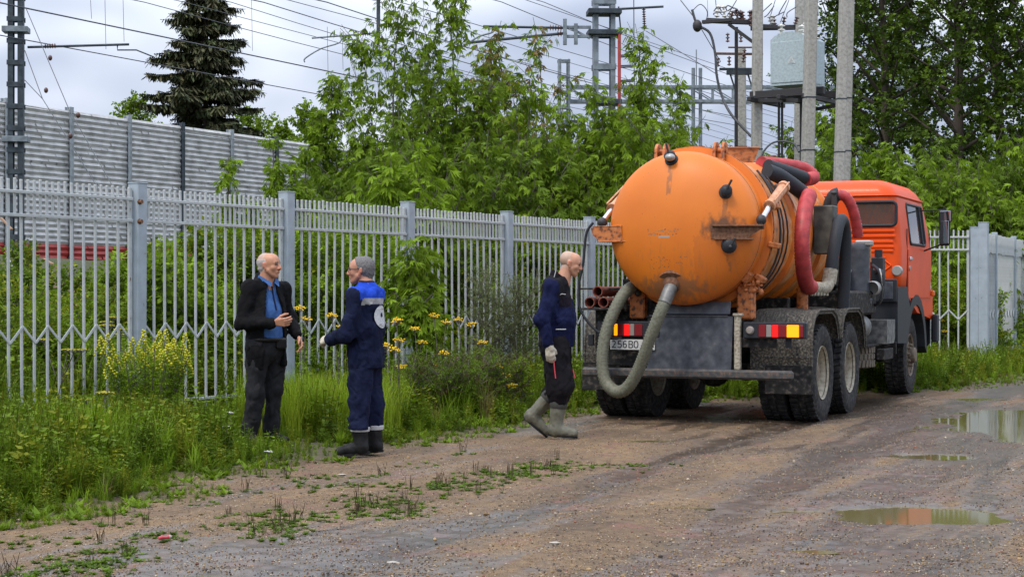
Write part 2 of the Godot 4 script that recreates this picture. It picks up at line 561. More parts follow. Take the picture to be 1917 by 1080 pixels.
# x, z, radius x, radius z, turn, depth
const PUDDLES := [[6.4, -18.5, 2.1, 2.15, 0.05, 0.10], [2.60, -11.1, 0.50, 0.42, 0.1, 0.06], [3.5, -14.9, 0.36, 0.2, 0.0, 0.035], [1.84, -11.3, 0.20, 0.10, 0.0, 0.03], [-1.45, -8.62, 0.30, 0.12, 0.2, 0.035], [1.25, -16.3, 0.22, 0.12, 0.0, 0.03], [1.62, -9.55, 0.15, 0.06, 0.3, 0.03], [6.1, -22.6, 0.35, 0.22, 0.0, 0.03], [1.1, -11.4, 0.16, 0.06, 0.2, 0.03]]
const X0 := -9.0
const X1 := 12.0
const Z0 := -6.5
const Z1 := -34.0
const BAR0 := Vector2(-14.54, -57.6)
const BARN := Vector2(0.8965, 0.443)
const BARU := Vector2(0.443, -0.8965)

func table(xs: Array, ys: Array, x: float) -> float:
	if x <= xs[0]: return ys[0]
	for i in xs.size() - 1:
		if x < xs[i + 1]:
			return lerpf(ys[i], ys[i + 1], (x - xs[i]) / (xs[i + 1] - xs[i]))
	return ys[ys.size() - 1]

func verge(x: float, z: float) -> float:
	return table(EDGE_D, EDGE_X, -z) - x + 0.28 * nz2.get_noise_2d(x * 0.8, z * 0.8) + 0.12 * nz2.get_noise_2d(x * 3.1, z * 3.1)

func puddle_at(x: float, z: float) -> float:
	var best := -1.0
	for p in PUDDLES:
		var dx: float = x - p[0]
		var dz: float = z - p[1]
		if absf(dx) > p[2] * 2.0 + 0.2 or absf(dz) > p[3] * 2.0 + 0.2:
			continue
		var c := cos(p[4])
		var s := sin(p[4])
		var q: float = Vector2((dx * c + dz * s) / p[2], (dz * c - dx * s) / p[3]).length()
		q += 0.22 * nz2.get_noise_2d(x * 1.1 / p[2] + 5.0, z * 1.1 / p[3]) + 0.07 * nz2.get_noise_2d(x * 9.0, z * 9.0)
		var k: float = p[5] * (1.0 - smoothstep(0.45, 1.35, q))
		best = maxf(best, k)
	return best

func track_at(x: float, z: float) -> float:
	var b := 0.0
	for t in [TRACK_A, TRACK_B, TRACK_C]:
		var e: float = x - table(TRACK_D, t, -z)
		b = maxf(b, exp(-e * e / 0.045))
	return b

func road_height(x: float, z: float) -> float:
	var h := 0.016 * nz2.get_noise_2d(x * 0.4, z * 0.4) + 0.009 * nz2.get_noise_2d(x * 1.7 + 9.0, z * 1.7) + 0.009 * nz.get_noise_2d(x * 6.0, z * 6.0)
	var t := track_at(x, z)
	if t > 0.05:
		h -= 0.016 * t
		var e := x - table(TRACK_D, TRACK_A, -z)
		if -z < 13.0 and absf(e) < 0.3:
			h += 0.013 * t * signf(sin((x * 0.42 - z * 0.9) * 52.0 + absf(e) * 14.0)) * clampf(nz2.get_noise_2d(x * 1.3, z * 1.3 + 40.0) * 3.0 + 0.6, 0.0, 1.0)
	h -= maxf(puddle_at(x, z), 0.0)
	var s := verge(x, z)
	if s > 0.0:
		h += minf(s * 0.03, 0.02) + 0.02 * nz2.get_noise_2d(x * 2.0, z * 2.0)
	return h

func land_height(x: float, z: float) -> float:
	var q := (Vector2(x, z) - BAR0).dot(BARN)
	var h := 2.3 * smoothstep(14.0, 5.0, q)
	if z > -70.0 and z < -15.0:
		h += 0.12 * nz.get_noise_2d(x * 0.22, z * 0.22)
	var m := Vector2((x + 6.7) / 1.9, (z + 26.0) / 2.6).length()
	h += 1.75 * (1.0 - smoothstep(0.0, 1.0, m)) * (1.0 + 0.3 * nz.get_noise_2d(x * 0.9, z * 0.9))
	return h

func wet_at(x: float, z: float) -> float:
	var d := -z
	var u := x * 0.9 + z * 0.42
	var l := x * 0.42 - z * 0.9
	var w := 0.32 + 0.75 * nz.get_noise_2d(u * 0.9, l * 0.22) + 0.30 * nz2.get_noise_2d(u * 4.5, l * 0.5)
	w += 0.42 * smoothstep(0.1, 1.6, x - (d - 9.0) * 0.26)
	w += 0.6 * track_at(x, z)
	w += 0.7 * exp(-(pow((x + 0.9) / 0.8, 2.0) + pow((z + 9.2) / 0.9, 2.0)))
	w += 0.5 * exp(-(pow((x - 0.2) / 0.9, 2.0) + pow((z + 18.0) / 0.7, 2.0)))
	w -= 0.3 * exp(-(pow((x - 0.3) / 0.9, 2.0) + pow((z + 13.5) / 2.5, 2.0)))
	w += clampf(puddle_at(x, z) * 22.0, 0.0, 0.6)
	w += 0.4 * smoothstep(1.5, 0.4, absf(x - 2.6 - (d - 19.0) * 0.42)) * smoothstep(17.0, 18.5, d) * smoothstep(26.0, 24.0, d)
	return clampf(w, 0.0, 1.0)

func build_ground() -> void:
	# wide land
	var xs := []
	var zs := []
	var a := -330.0
	while a < 330.0:
		xs.append(a)
		a += 0.6 if a > -19.0 and a < 16.0 else 3.0 if absf(a) < 60.0 else 20.0
	a = 30.0
	while a > -640.0:
		zs.append(a)
		a -= 0.6 if a < -14.0 and a > -64.0 else 3.0 if a > -100.0 else 24.0
	var mb := MB.new()
	var rows := []
	for z in zs:
		var r := []
		for x in xs:
			var y := land_height(x, z)
			if x > X0 - 2.0 and x < X1 + 2.0 and z < Z0 + 2.0 and z > Z1 - 2.0:
				y -= 0.16 if x > X0 + 0.7 and x < X1 - 0.7 and z < Z0 - 0.7 and z > Z1 + 0.7 else 0.02
			r.append(Vector3(x, y, z))
		rows.append(r)
	mb.sheet(rows)
	for i in mb.v.size():
		var p := mb.v[i]
		var k := 0.5 + 0.5 * nz.get_noise_2d(p.x * 0.35, p.z * 0.35)
		var c := Color(0.085, 0.075, 0.035).lerp(Color(0.06, 0.085, 0.025), k)
		if (p.x + 6.7) * (p.x + 6.7) / 4.4 + (p.z + 26.0) * (p.z + 26.0) / 7.5 < 1.0:
			c = Color(0.17, 0.11, 0.065).lerp(Color(0.11, 0.08, 0.045), k)
		mb.c[i] = c
	var gm := tex_mat(Color.WHITE, 1.0, ntex(41, 0.05, [[0.0, lin(0.55, 0.55, 0.55)], [1.0, Color.WHITE]], 512, 5), 0.4)
	gm.vertex_color_use_as_albedo = true
	tag(put("ground", mb.done(), gm), "", "", "", "structure")
	# the dirt road and verge, finely modelled
	var nxs := []
	var nzs := []
	a = X0
	while a <= X1:
		nxs.append(a)
		a += 0.045 if a > -3.4 and a < 7.0 else 0.12
	a = Z0
	while a >= Z1:
		nzs.append(a)
		a -= 0.035 if a > -14.0 else 0.06 if a > -21.0 else 0.14
	rows = []
	var uvs := []
	for z in nzs:
		var r := []
		var ru := []
		for x in nxs:
			r.append(Vector3(x, road_height(x, z), z))
			ru.append(Vector2((x - X0) / (X1 - X0), (z - Z0) / (Z1 - Z0)))
		rows.append(r)
		uvs.append(ru)
	mb = MB.new()
	mb.use_uv = true
	mb.use_uv2 = true
	mb.sheet(rows, uvs)
	mb.uv2.resize(mb.v.size())
	for i in mb.v.size():
		mb.uv2[i] = Vector2(mb.v[i].x, mb.v[i].z) / 1.3
	var N := 1000
	var alb := Image.create(N, N, false, Image.FORMAT_RGB8)
	var rgh := Image.create(N, N, false, Image.FORMAT_L8)
	for j in N:
		# rows crowd towards the near end, as the eye does
		var z := lerpf(Z0, Z1, (j + 0.5) / N)
		for i in N:
			var x := lerpf(X0, X1, (i + 0.5) / N)
			if absf(x) > -z * 0.31 + 0.6:
				alb.set_pixel(i, j, Color(0.35, 0.31, 0.2))
				rgh.set_pixel(i, j, Color(0.9, 0.9, 0.9))
				continue
			var w := wet_at(x, z)
			var k1 := 0.5 + 0.5 * nz.get_noise_2d(x * 0.8 + 3.0, z * 0.5)
			var k2 := 0.5 + 0.5 * nz.get_noise_2d(x * 5.0, z * 5.0 + 20.0)
			var k4 := 0.5 + 0.5 * nz.get_noise_2d((x * 0.9 + z * 0.42) * 2.4 + 60.0, (x * 0.42 - z * 0.9) * 0.45)
			var k3 := 0.5 + 0.5 * nz2.get_noise_2d(x * 21.0, z * 21.0)
			var c := Color(0.275, 0.180, 0.092).lerp(Color(0.120, 0.078, 0.045), clampf(k1 * 0.7 + k4 * 0.9 - 0.35 + (k2 - 0.5) * 0.9, 0.0, 1.0))
			var grey := clampf(w * 1.35 - 0.35 + (k2 - 0.5) * 0.5, 0.0, 1.0)
			c = c.lerp(Color(0.158, 0.122, 0.094), grey * 0.85)
			var uu := x * 0.9 + z * 0.42
			var ll := x * 0.42 - z * 0.9
			var fur := nz2.get_noise_2d(uu * 6.5, ll * 0.55 + 80.0) + 0.5 * (k2 - 0.5)
			c = c.lerp(Color(0.075, 0.052, 0.035), 0.75 * smoothstep(0.42, 0.6, fur) * smoothstep(0.35, 0.7, w))
			var ta := x - table(TRACK_D, TRACK_A, -z)
			c = c.lerp(Color(0.085, 0.068, 0.053), 0.9 * exp(-ta * ta / 0.06) * (0.4 + k2 * 0.8))
			var tb := x - table(TRACK_D, TRACK_B, -z)
			c = c.lerp(Color(0.085, 0.068, 0.053), 0.65 * exp(-tb * tb / 0.05) * (0.25 + k2 * 0.9))
			var red := smoothstep(0.62, 0.72, 0.5 + 0.5 * nz.get_noise_2d(x * 1.3 + 50.0, z * 1.3)) * smoothstep(0.4, 0.6, k2)
			c = c.lerp(Color(0.24, 0.12, 0.085), red * 0.7)
			c = c * lerpf(0.62, 1.28, k3)
			c = c * lerpf(1.0, 0.74, smoothstep(0.45, 1.0, w))
			var s := verge(x, z)
			if s > -0.5:
				c = c.lerp(Color(0.105, 0.088, 0.048) * lerpf(0.7, 1.3, k2), smoothstep(-0.25, 0.5, s + (k2 - 0.5) * 0.5))
				w *= smoothstep(0.3, -0.3, s)
			alb.set_pixel(i, j, Color(c.r, c.g, c.b).linear_to_srgb())
			var ro := lerpf(0.95, 0.33, smoothstep(0.36, 0.80, w + (k2 - 0.5) * 0.35 + (k3 - 0.5) * 0.2))
			rgh.set_pixel(i, j, Color(ro, ro, ro))
	var m := StandardMaterial3D.new()
	m.albedo_texture = ImageTexture.create_from_image(alb)
	m.roughness = 1.0
	m.roughness_texture = ImageTexture.create_from_image(rgh)
	m.detail_enabled = true
	m.detail_blend_mode = BaseMaterial3D.BLEND_MODE_MUL
	m.detail_uv_layer = BaseMaterial3D.DETAIL_UV_2
	m.detail_albedo = ntex(42, 0.17, [[0.0, lin(0.06, 0.045, 0.04)], [0.28, lin(0.30, 0.27, 0.25)], [0.45, lin(0.62, 0.60, 0.58)], [0.58, lin(0.92, 0.90, 0.88)], [1.0, Color.WHITE]], 1024, 2)
	tag(put("dirt_road", mb.done(), m), "", "", "", "structure")
	# standing water
	var i := 0
	for p in PUDDLES:
		var w := MB.new()
		var y := 1e9
		var ring := []
		# the surface lies a little below the lip of its hollow
		var lip := 0.0
		for s in 24:
			var an := TAU * s / 24.0
			lip += road_height(p[0] + cos(an) * p[2] * 1.5, p[1] + sin(an) * p[3] * 1.5) / 24.0
		y = lip - p[5] * 0.24
		for s in 40:
			var an := TAU * s / 40.0
			ring.append(Vector3(p[0] + cos(an) * p[2] * 1.4, y, p[1] + sin(an) * p[3] * 1.4))
		w.flat(ring, Vector3.UP)
		tag(put("puddle", w.done(), M.water), "", "", "", "structure")
		i += 1
	# loose stones
	var stones := []
	for k in 3:
		var sm := MB.new()
		sm.ball(Vector3.ZERO, Vector3(1.0, 0.62, 0.8), 6, 4)
		for q in sm.v.size():
			var pv := sm.v[q]
			sm.v[q] = pv * (1.0 + 0.35 * nz2.get_noise_3d(pv.x * 1.5 + k * 9.0, pv.y * 1.5, pv.z * 1.5))
		stones.append(sm.done())
	for k in 3:
		var xf := []
		var cs := []
		var tries := 0
		while xf.size() < 17000 and tries < 120000:
			tries += 1
			var d := 8.2 + 15.0 * pow(rng.randf(), 1.5)
			var x := R(-0.30, 0.30) * d
			if verge(x, -d) > 0.3 or puddle_at(x, -d) > 0.012:
				continue
			if nz.get_noise_2d(x * 1.1, d * 0.8) < R(-0.6, 0.1):
				continue
			var s := 0.0028 + 0.0045 * pow(rng.randf(), 3.0) + (0.013 * rng.randf() if rng.randf() < 0.004 else 0.0)
			var b := Basis.from_euler(Vector3(R(-0.4, 0.4), R(0, TAU), R(-0.4, 0.4))).scaled(Vector3.ONE * s)
			xf.append(Transform3D(b, Vector3(x, road_height(x, -d) + s * 0.25, -d)))
			var t := rng.randf()
			var cc := Color(0.26, 0.17, 0.08) if t < 0.4 else Color(0.07, 0.052, 0.04) if t < 0.72 else Color(0.36, 0.29, 0.21) if t < 0.93 else Color(0.20, 0.08, 0.05)
			cs.append(cc * R(0.6, 1.25))
		tag(multi("gravel", stones[k], M.stone, xf, cs), "small loose stones strewn over the dirt road", "gravel", "gravel on the road", "stuff")

# ---------------------------------------------------------------- fences
func build_fences() -> void:
	fence("metal_fence", Vector3(-6.343, 0, -13.6), Vector3(0.5015, 0, -0.8652), 8, 2.5, "long pale grey metal bar fence running behind the three standing men and the truck's tank", 1)
	fence("metal_fence", Vector3(3.95, 0, -30.9), Vector3(0.996, 0, 0.09), 1, 4.1, "short stretch of grey bar fence seen between the truck cab and the gate post", 9)
	gate_fence()

func fence(called: String, at: Vector3, u: Vector3, panels: int, step: float, label: String, sd: int) -> void:
	var t := thing(called, label, "fence", at, atan2(-u.z, u.x))
	# in its own axes x runs along the fence and +z faces the road
	var bar_long := []
	var bar_short := []
	var brace := []
	for k in 2:
		var b := MB.new()
		b.box(Vector3(0, 1.285, 0), Vector3(0.028, 2.33, 0.022), 0.004)
		bar_long.append(b.done())
		b = MB.new()
		b.box(Vector3(0, 2.275, 0), Vector3(0.028, 0.35, 0.02), 0.004)
		bar_short.append(b.done())
	var post := MB.new()
	post.box(Vector3(0, 1.24, 0), Vector3(0.14, 2.54, 0.14), 0.008)
	var cap := MB.new()
	cap.box(Vector3(0, 2.515, 0), Vector3(0.148, 0.012, 0.148), 0.003)
	var post_mesh := post.done()
	var cap_mesh := cap.done()
	var n := int(round((step - 0.2) / 0.165))
	var gap := (step - 0.2) / n
	for k in 2:
		var b := MB.new()
		var dy := 0.16 * (1 if k else -1)
		b.beam(Vector3(-gap / 2, 0.98 - dy / 2, 0.016), Vector3(gap / 2, 0.98 + dy / 2, 0.016), 0.012, 0.026, 0.003)
		brace.append(b.done())
	var frame := MB.new()
	for y in [2.33, 2.11, 0.25]:
		frame.box(Vector3(step / 2, y, 0.024), Vector3(step - 0.16, 0.032, 0.026), 0.004)
	for sx in [0.095, step - 0.095]:
		frame.box(Vector3(sx, 1.285, 0.0), Vector3(0.045, 2.33, 0.03), 0.004)
	var frame_mesh := frame.done()
	var bolt := MB.new()
	bolt.lathe([Vector2(0, 0.03), Vector2(0.022, 0.03), Vector2(0.022, 0.0), Vector2(0.03, 0.0), Vector2(0.03, -0.01)], 8, Transform3D(Basis(Vector3.RIGHT, PI / 2), Vector3.ZERO))
	var bolt_mesh := bolt.done()
	for k in panels + 1:
		var p := put("post", post_mesh, M.post, t)
		p.position = Vector3(k * step, R(-0.02, 0.02), 0)
		p.rotation.z = R(-0.006, 0.006)
		put("post_cap", cap_mesh, M.post, p)
		if k == 2 and panels > 3:
			for y in [2.32, 2.12]:
				var b := put("hinge_bolt", bolt_mesh, M.rust, p)
				b.position = Vector3(-0.045, y, 0.071)
		if k == panels:
			break
		var f := put("panel_frame", frame_mesh, M.fence, t)
		f.position.x = k * step
		f.rotation.x = R(-0.008, 0.008)
		for i in range(1, n):
			var x := 0.1 + i * gap
			var l := put("bar", bar_long[i % 2], M.fence, f)
			l.position.x = x + R(-0.006, 0.006)
			l.rotation.z = R(-0.003, 0.003)
		for i in n:
			var s := put("short_bar", bar_short[i % 2], M.fence, f)
			s.position = Vector3(0.1 + (i + 0.5) * gap + R(-0.005, 0.005), R(-0.012, 0.012), 0)
			var z := put("zigzag_brace", brace[(i + k) % 2], M.fence, f)
			z.position.x = 0.1 + (i + 0.5) * gap

func gate_fence() -> void:
	# the stretch that turns towards the back at the right edge of the picture
	var u := Vector3(0.40, 0, -0.9165)
	var t := thing("metal_fence", "grey fence with rust stains at the right edge, leading away from the wide gate post", "fence", Vector3(8.2, 0, -30.5), atan2(-u.z, u.x))
	var b := MB.new()
	b.box(Vector3(0, 1.25, 0), Vector3(0.16, 2.66, 0.16), 0.008)
	put("gate_post", b.done(), M.post, t)
	b = MB.new()
	b.box(Vector3(0, 2.583, 0), Vector3(0.17, 0.012, 0.17), 0.003)
	put("post_cap", b.done(), M.post, t)
	b = MB.new()
	b.box(Vector3(0, 1.2, 0), Vector3(0.1, 2.5, 0.1), 0.006)
	var pm := b.done()
	b = MB.new()
	b.box(Vector3(0, 1.25, 0), Vector3(0.026, 2.3, 0.022), 0.004)
	var bm := b.done()
	b = MB.new()
	b.box(Vector3(0, 2.23, 0.02), Vector3(0.09, 0.34, 0.016), 0.003)
	var sm := b.done()
	for k in 5:
		var p := put("post", pm, M.post, t)
		p.position.x = 1.3 + k * 2.5
		var f := MB.new()
		var w := 1.2 if k == 0 else 2.4
		var x0 := 0.08 if k == 0 else 1.35 + (k - 1) * 2.5
		for y in [2.32, 2.10, 0.25]:
			f.box(Vector3(x0 + w / 2, y, -0.006), Vector3(w, 0.03, 0.024), 0.004)
		var fr := put("panel_frame", f.done(), M.fence, t)
		var n := int(w / 0.165)
		for i in n:
			var l := put("bar", bm, M.fence, fr)
			l.position.x = x0 + (i + 0.5) * w / n
			var s := put("top_plate", sm, M.fence, fr)
			s.position = Vector3(x0 + (i + 0.5) * w / n, R(-0.01, 0.01), 0)
			var z := MB.new()
			var sg := 1.0 if i % 2 else -1.0
			z.beam(Vector3(-w / n / 2, 0.98 - sg * 0.08, 0.018), Vector3(w / n / 2, 0.98 + sg * 0.08, 0.018), 0.012, 0.026)
			var zz := put("zigzag_brace", z.done(), M.fence, fr)
			zz.position.x = x0 + (i + 0.5) * w / n
		if k == 0:
			var pl := MB.new()
			pl.box(Vector3(0.66, 1.35, -0.03), Vector3(1.1, 1.55, 0.01), 0.003)
			put("rusty_sheet", pl.done(), M.fence, t)

# ---------------------------------------------------------------- noise barrier
func build_barrier() -> void:
	var u := Vector3(BARU.x, 0, BARU.y)
	var t := thing("noise_barrier", "long corrugated grey metal noise barrier behind the left part of the fence", "noise barrier", Vector3(BAR0.x, 0, BAR0.y), atan2(-u.z, u.x))
	var step := 3.0
	# height of the top edge follows its gentle slope
	for k in range(-5, 9):
		var x0 := k * step
		var post := MB.new()
		var top := 7.3
		var wth := 0.2
		for s in [-1, 1]:
			post.box(Vector3(0, (2.0 + top + 0.12) / 2, s * 0.1), Vector3(wth, top + 0.12 - 2.0, 0.018), 0.004)
		post.box(Vector3(0, (2.0 + top + 0.12) / 2, 0), Vector3(0.018, top + 0.12 - 2.0, 0.18))
		var p := put("post", post.done(), M.galv_dark if k in [2, 4, 5] else M.galv_pale, t)
		p.position.x = x0
		# panels one above another: 0.5 m high cassettes with pressed ridges
		for j in 9:
			var y0 := 2.35 + j * 0.55
			var red := j == 0 and k < 4
			var mb := MB.new()
			var rows := []
			var m := 3
			for q in m * 2 + 1:
				var y := y0 + 0.55 * q / (m * 2.0)
				var z := 0.0 if q % 2 == 0 else 0.05
				rows.append([y, z])
			for q in rows.size() - 1:
				# ridges are broken by short pressed-in slots
				var x := 0.05
				while x < step - 0.06:
					var w := minf(R(0.3, 1.1), step - 0.05 - x)
					var dz := R(-0.024, 0.024)
					mb.flat([Vector3(x, rows[q][0], rows[q][1] + (dz if q > 0 else 0.0)), Vector3(x + w, rows[q][0], rows[q][1] - (dz if q > 0 else 0.0)), Vector3(x + w, rows[q + 1][0], rows[q + 1][1] - dz), Vector3(x, rows[q + 1][0], rows[q + 1][1] + dz)], Vector3(0, 0, 1))
					x += w
			mb.box(Vector3(step / 2, y0 + 0.275, -0.08), Vector3(step - 0.1, 0.54, 0.04))
			var o := put("panel", mb.done(), M.barrier_red if red else M.barrier, t)
			o.position.x = x0
		var foot := MB.new()
		foot.box(Vector3(step / 2, 2.0, 0), Vector3(step - 0.02, 0.66, 0.16), 0.01)
		var fo := put("plinth", foot.done(), M.concrete, t)
		fo.position.x = x0

# ---------------------------------------------------------------- railway
func lattice_mast(mb: MB, h: float, w: float, d: float, batten: float, leg: float) -> void:
	for sx in [-1, 1]:
		mb.box(Vector3(sx * (w - leg) / 2, h / 2, 0), Vector3(leg * 0.35, h, d), 0.01)
		for sz in [-1, 1]:
			mb.box(Vector3(sx * (w - leg) / 2 + sx * -leg * 0.3, h / 2, sz * (d / 2 - 0.012)), Vector3(leg * 0.6, h, 0.02), 0.004)
	var y := 0.5
	while y < h:
		for sz in [-1, 1]:
			mb.box(Vector3(0, y, sz * (d / 2 + 0.008)), Vector3(w - leg * 0.4, 0.14, 0.012), 0.003)
		y += batten

func insulator(mb: MB, a: Vector3, b: Vector3, r: float, discs: int) -> void:
	var prof := [Vector2(0, 0)]
	var l := a.distance_to(b)
	for i in discs:
		var y0 := l * (i + 0.15) / discs
		prof.append_array([Vector2(r * 0.35, y0), Vector2(r, y0 + l * 0.2 / discs), Vector2(r * 0.9, y0 + l * 0.35 / discs), Vector2(r * 0.35, y0 + l * 0.55 / discs)])
	prof.append(Vector2(0, l))
	mb.lathe(prof, 10, axis_frame(b - a, a))

func build_railway() -> void:
	var turn := atan2(0.8965, 0.443)
	var t := thing("railway_mast", "dark steel lattice railway mast at the left edge of the picture", "mast", Vector3(-14.14, 1.8, -50.0), 0.12)
	var mb := MB.new()
	lattice_mast(mb, 11.5, 0.56, 0.3, 0.62, 0.2)
	put("column", mb.done(), M.galv_dark, t)
	mb = MB.new()
	for y in [3.9, 7.02, 10.0]:
		mb.box(Vector3(0, y, 0), Vector3(0.72, 0.16, 0.56), 0.01)
	put("clamp", mb.done(), M.galv, t)
	var k := thing("cantilever", "straight cantilever arm with dropped steady arm on the left railway mast", "cantilever", Vector3(-13.81, 8.33, -50.00))
	mb = MB.new()
	mb.tube([Vector3.ZERO, Vector3(-10.92, 8.41, -50.00) - Vector3(-13.81, 8.33, -50.00)], 0.035, 8)
	put("arm", mb.done(), M.galv_dark, k)
	mb = MB.new()
	insulator(mb, Vector3(0.48, 0.03, 0), Vector3(0.82, 0.04, 0), 0.075, 5)
	put("insulator", mb.done(), M.ceramic, k)
	mb = MB.new()
	mb.tube([Vector3(2.56, 0.05, 0), Vector3(2.56, -0.08, 0), Vector3(3.1, -0.08, 0), Vector3(3.6, -0.28, 0), Vector3(3.6, -0.34, 0)], 0.022, 6)
	put("steady_arm", mb.done(), M.galv_dark, k)
	# hanging support in the middle of the picture
	k = thing("hanging_cantilever", "cantilever hanging from a short vertical steel post above the tall young maple", "cantilever", Vector3(-4.42, 9.79, -58.00))
	mb = MB.new()
	mb.box(Vector3(0, 2.9, 0), Vector3(0.12, 5.9, 0.12), 0.01)
	put("hanger_post", mb.done(), M.galv_dark, k)
	mb = MB.new()
	mb.tube([Vector3(-0.05, 0.12, 0), Vector3(-2.2, -0.05, 0)], 0.03, 8)
	put("arm", mb.done(), M.galv, k)
	mb = MB.new()
	insulator(mb, Vector3(-0.25, 0.1, 0), Vector3(-0.7, 0.07, 0), 0.085, 6)
	put("insulator", mb.done(), M.ceramic, k)
	mb = MB.new()
	mb.tube(curve([Vector3(-1.25, 0.02, 0), Vector3(-1.28, -0.2, 0), Vector3(-1.9, -0.4, 0), Vector3(-2.42, -0.72, 0), Vector3(-2.43, -0.85, 0)], 3), 0.025, 6)
	put("steady_arm", mb.done(), M.galv, k)
	# the beam that carries it, above the picture
	k = thing("portal_beam", "steel lattice beam above the tracks carrying the hanging cantilever", "gantry", Vector3(0, 0, 0))
	mb = MB.new()
	var a := Vector3(-14.3, 15.6, -50.5)
	var b := Vector3(8.0, 15.6, -76.0)
	for dy in [0.0, 0.8]:
		mb.beam(a + Vector3(0, dy, 0), b + Vector3(0, dy, 0), 0.12, 0.12)
	for i in 26:
		mb.beam(a.lerp(b, i / 26.0) + Vector3(0, 0.8 * (i % 2), 0), a.lerp(b, (i + 1) / 26.0) + Vector3(0, 0.8 * ((i + 1) % 2), 0), 0.06, 0.06)
	put("truss", mb.done(), M.galv, k)
	# central mast
	t = thing("railway_mast", "tall grey lattice mast with a red pipe rising behind the green thicket", "mast", Vector3(2.2, 0, -42), 0.06)
	mb = MB.new()
	lattice_mast(mb, 10.5, 0.62, 0.34, 0.78, 0.15)
	put("column", mb.done(), M.galv, t)
	mb = MB.new()
	for y in [5.9, 7.55, 8.05]:
		mb.box(Vector3(0, y, 0), Vector3(0.8, 0.12, 0.62), 0.01)
	put("clamp", mb.done(), M.galv_dark, t)
	mb = MB.new()
	mb.tube([Vector3(0.34, 4.0, 0.27), Vector3(0.34, 7.6, 0.27)], 0.04, 8)
	put("red_pipe", mb.done(), M.barrier_red, t)
	mb = MB.new()
	for y in [5.6, 6.4, 6.75, 7.0]:
		mb.tube([Vector3(0.36, y, 0.22), Vector3(0.72, y + 0.02, 0.22), Vector3(0.72, y + 0.02, -0.1), Vector3(0.36, y, -0.1)], 0.018, 5)
	mb.tube([Vector3(0.74, 5.2, 0.0), Vector3(0.72, 8.6, 0.0)], 0.012, 5)
	put("cable_bracket", mb.done(), M.wire, t)
	k = thing("cantilever", "double cantilever with long arms reaching left from the central lattice mast", "cantilever", Vector3(1.86, 7.55, -41.80))
	mb = MB.new()
	for y in [0.12, -0.1]:
		mb.box(Vector3(-0.3, y, 0), Vector3(0.65, 0.07, 0.07), 0.006)
	for q in [[-0.6, 0.0, 0.62], [-0.34, -0.05, 0.5]]:
		mb.box(Vector3(q[0], q[1], 0.05), Vector3(0.09, q[2], 0.09), 0.006)
	mb.beam(Vector3(-0.5, 0.12, 0), Vector3(0, -0.15, 0), 0.05, 0.05)
	put("bracket", mb.done(), M.galv, k)
	mb = MB.new()
	mb.tube([Vector3(-0.55, 0.1, 0), Vector3(-2.55, 0.14, 0)], 0.03, 8)
	mb.tube([Vector3(-0.55, -0.02, 0), Vector3(-2.0, -0.16, 0), Vector3(-2.9, -0.25, 0)], 0.034, 8)
	put("arm", mb.done(), M.galv_dark, k)
	mb = MB.new()
	insulator(mb, Vector3(-0.6, 0.1, 0), Vector3(-0.98, 0.11, 0), 0.08, 6)
	insulator(mb, Vector3(-0.6, -0.02, 0), Vector3(-0.8, -0.04, 0), 0.08, 3)
	put("insulator", mb.done(), M.ceramic, k)
	mb = MB.new()
	mb.tube(curve([Vector3(-2.3, 0.12, 0), Vector3(-2.32, 0.0, 0), Vector3(-2.65, -0.1, 0), Vector3(-2.95, -0.3, 0)], 3), 0.024, 6)
	put("steady_arm", mb.done(), M.galv, k)
	k = thing("cantilever", "short arm with a drooping insulator to the right of the central mast's top", "cantilever", Vector3(2.54, 8.11, -41.80))
	mb = MB.new()
	mb.tube([Vector3(-0.2, -0.02, 0), Vector3(1.07, 0.05, 0)], 0.028, 8)
	mb.tube([Vector3(0, 0.05, 0), Vector3(0.05, -0.5, 0)], 0.02, 6)
	put("arm", mb.done(), M.galv_dark, k)
	mb = MB.new()
	insulator(mb, Vector3(0.6, 0.0, 0), Vector3(0.62, -0.5, 0), 0.05, 9)
	put("insulator", mb.done(), M.ceramic, k)
	# far mast and far portal
	t = thing("railway_mast", "far small lattice mast to the left of the central mast", "mast", Vector3(2.51, 1.40, -85.00) - Vector3(0, 1.4, 0), 0.2)
	mb = MB.new()
	lattice_mast(mb, 12.6, 0.6, 0.4, 0.75, 0.12)
	put("column", mb.done(), M.galv, t)
	mb = MB.new()
	mb.box(Vector3(0.6, 9.6, 0), Vector3(0.9, 0.12, 0.3), 0.01)
	mb.beam(Vector3(0.3, 9.0, 0), Vector3(1.0, 9.6, 0), 0.08, 0.08)
	put("bracket", mb.done(), M.galv_dark, t)
	t = thing("portal_gantry", "pale steel lattice gantry spanning the tracks far behind the truck", "gantry", Vector3(2.84, 1.40, -86.00) - Vector3(0, 1.4, 0), 0.0)
	mb = MB.new()
	var span := 17.0
	for y in [10.65, 11.35]:
		for z in [-0.3, 0.3]:
			mb.box(Vector3(span / 2, y, z), Vector3(span, 0.15, 0.10), 0.01)
	put("chords", mb.done(), M.galv, t)
	for i in 17:
		mb = MB.new()
		for z in [-0.3, 0.3]:
			mb.beam(Vector3(i, 10.7, z), Vector3(i, 11.3, z), 0.06, 0.06)
			mb.beam(Vector3(i, 11.3, z), Vector3(i + 1.0, 10.7, z), 0.05, 0.05)
		put("web_member", mb.done(), M.galv, t)
	mb = MB.new()
	for x in [6.05, 6.4]:
		mb.tube([Vector3(x, 0, 0), Vector3(x, 12.3, 0)], 0.09, 8)
	mb.tube([Vector3(6.2, 11.3, 0), Vector3(6.2, 13.2, 0)], 0.03, 6)
	put("leg", mb.done(), M.galv, t)
	mb = MB.new()
	mb.tube([Vector3(16.9, 0, 0), Vector3(16.9, 11.3, 0)], 0.12, 8)
	put("leg", mb.done(), M.galv, t)
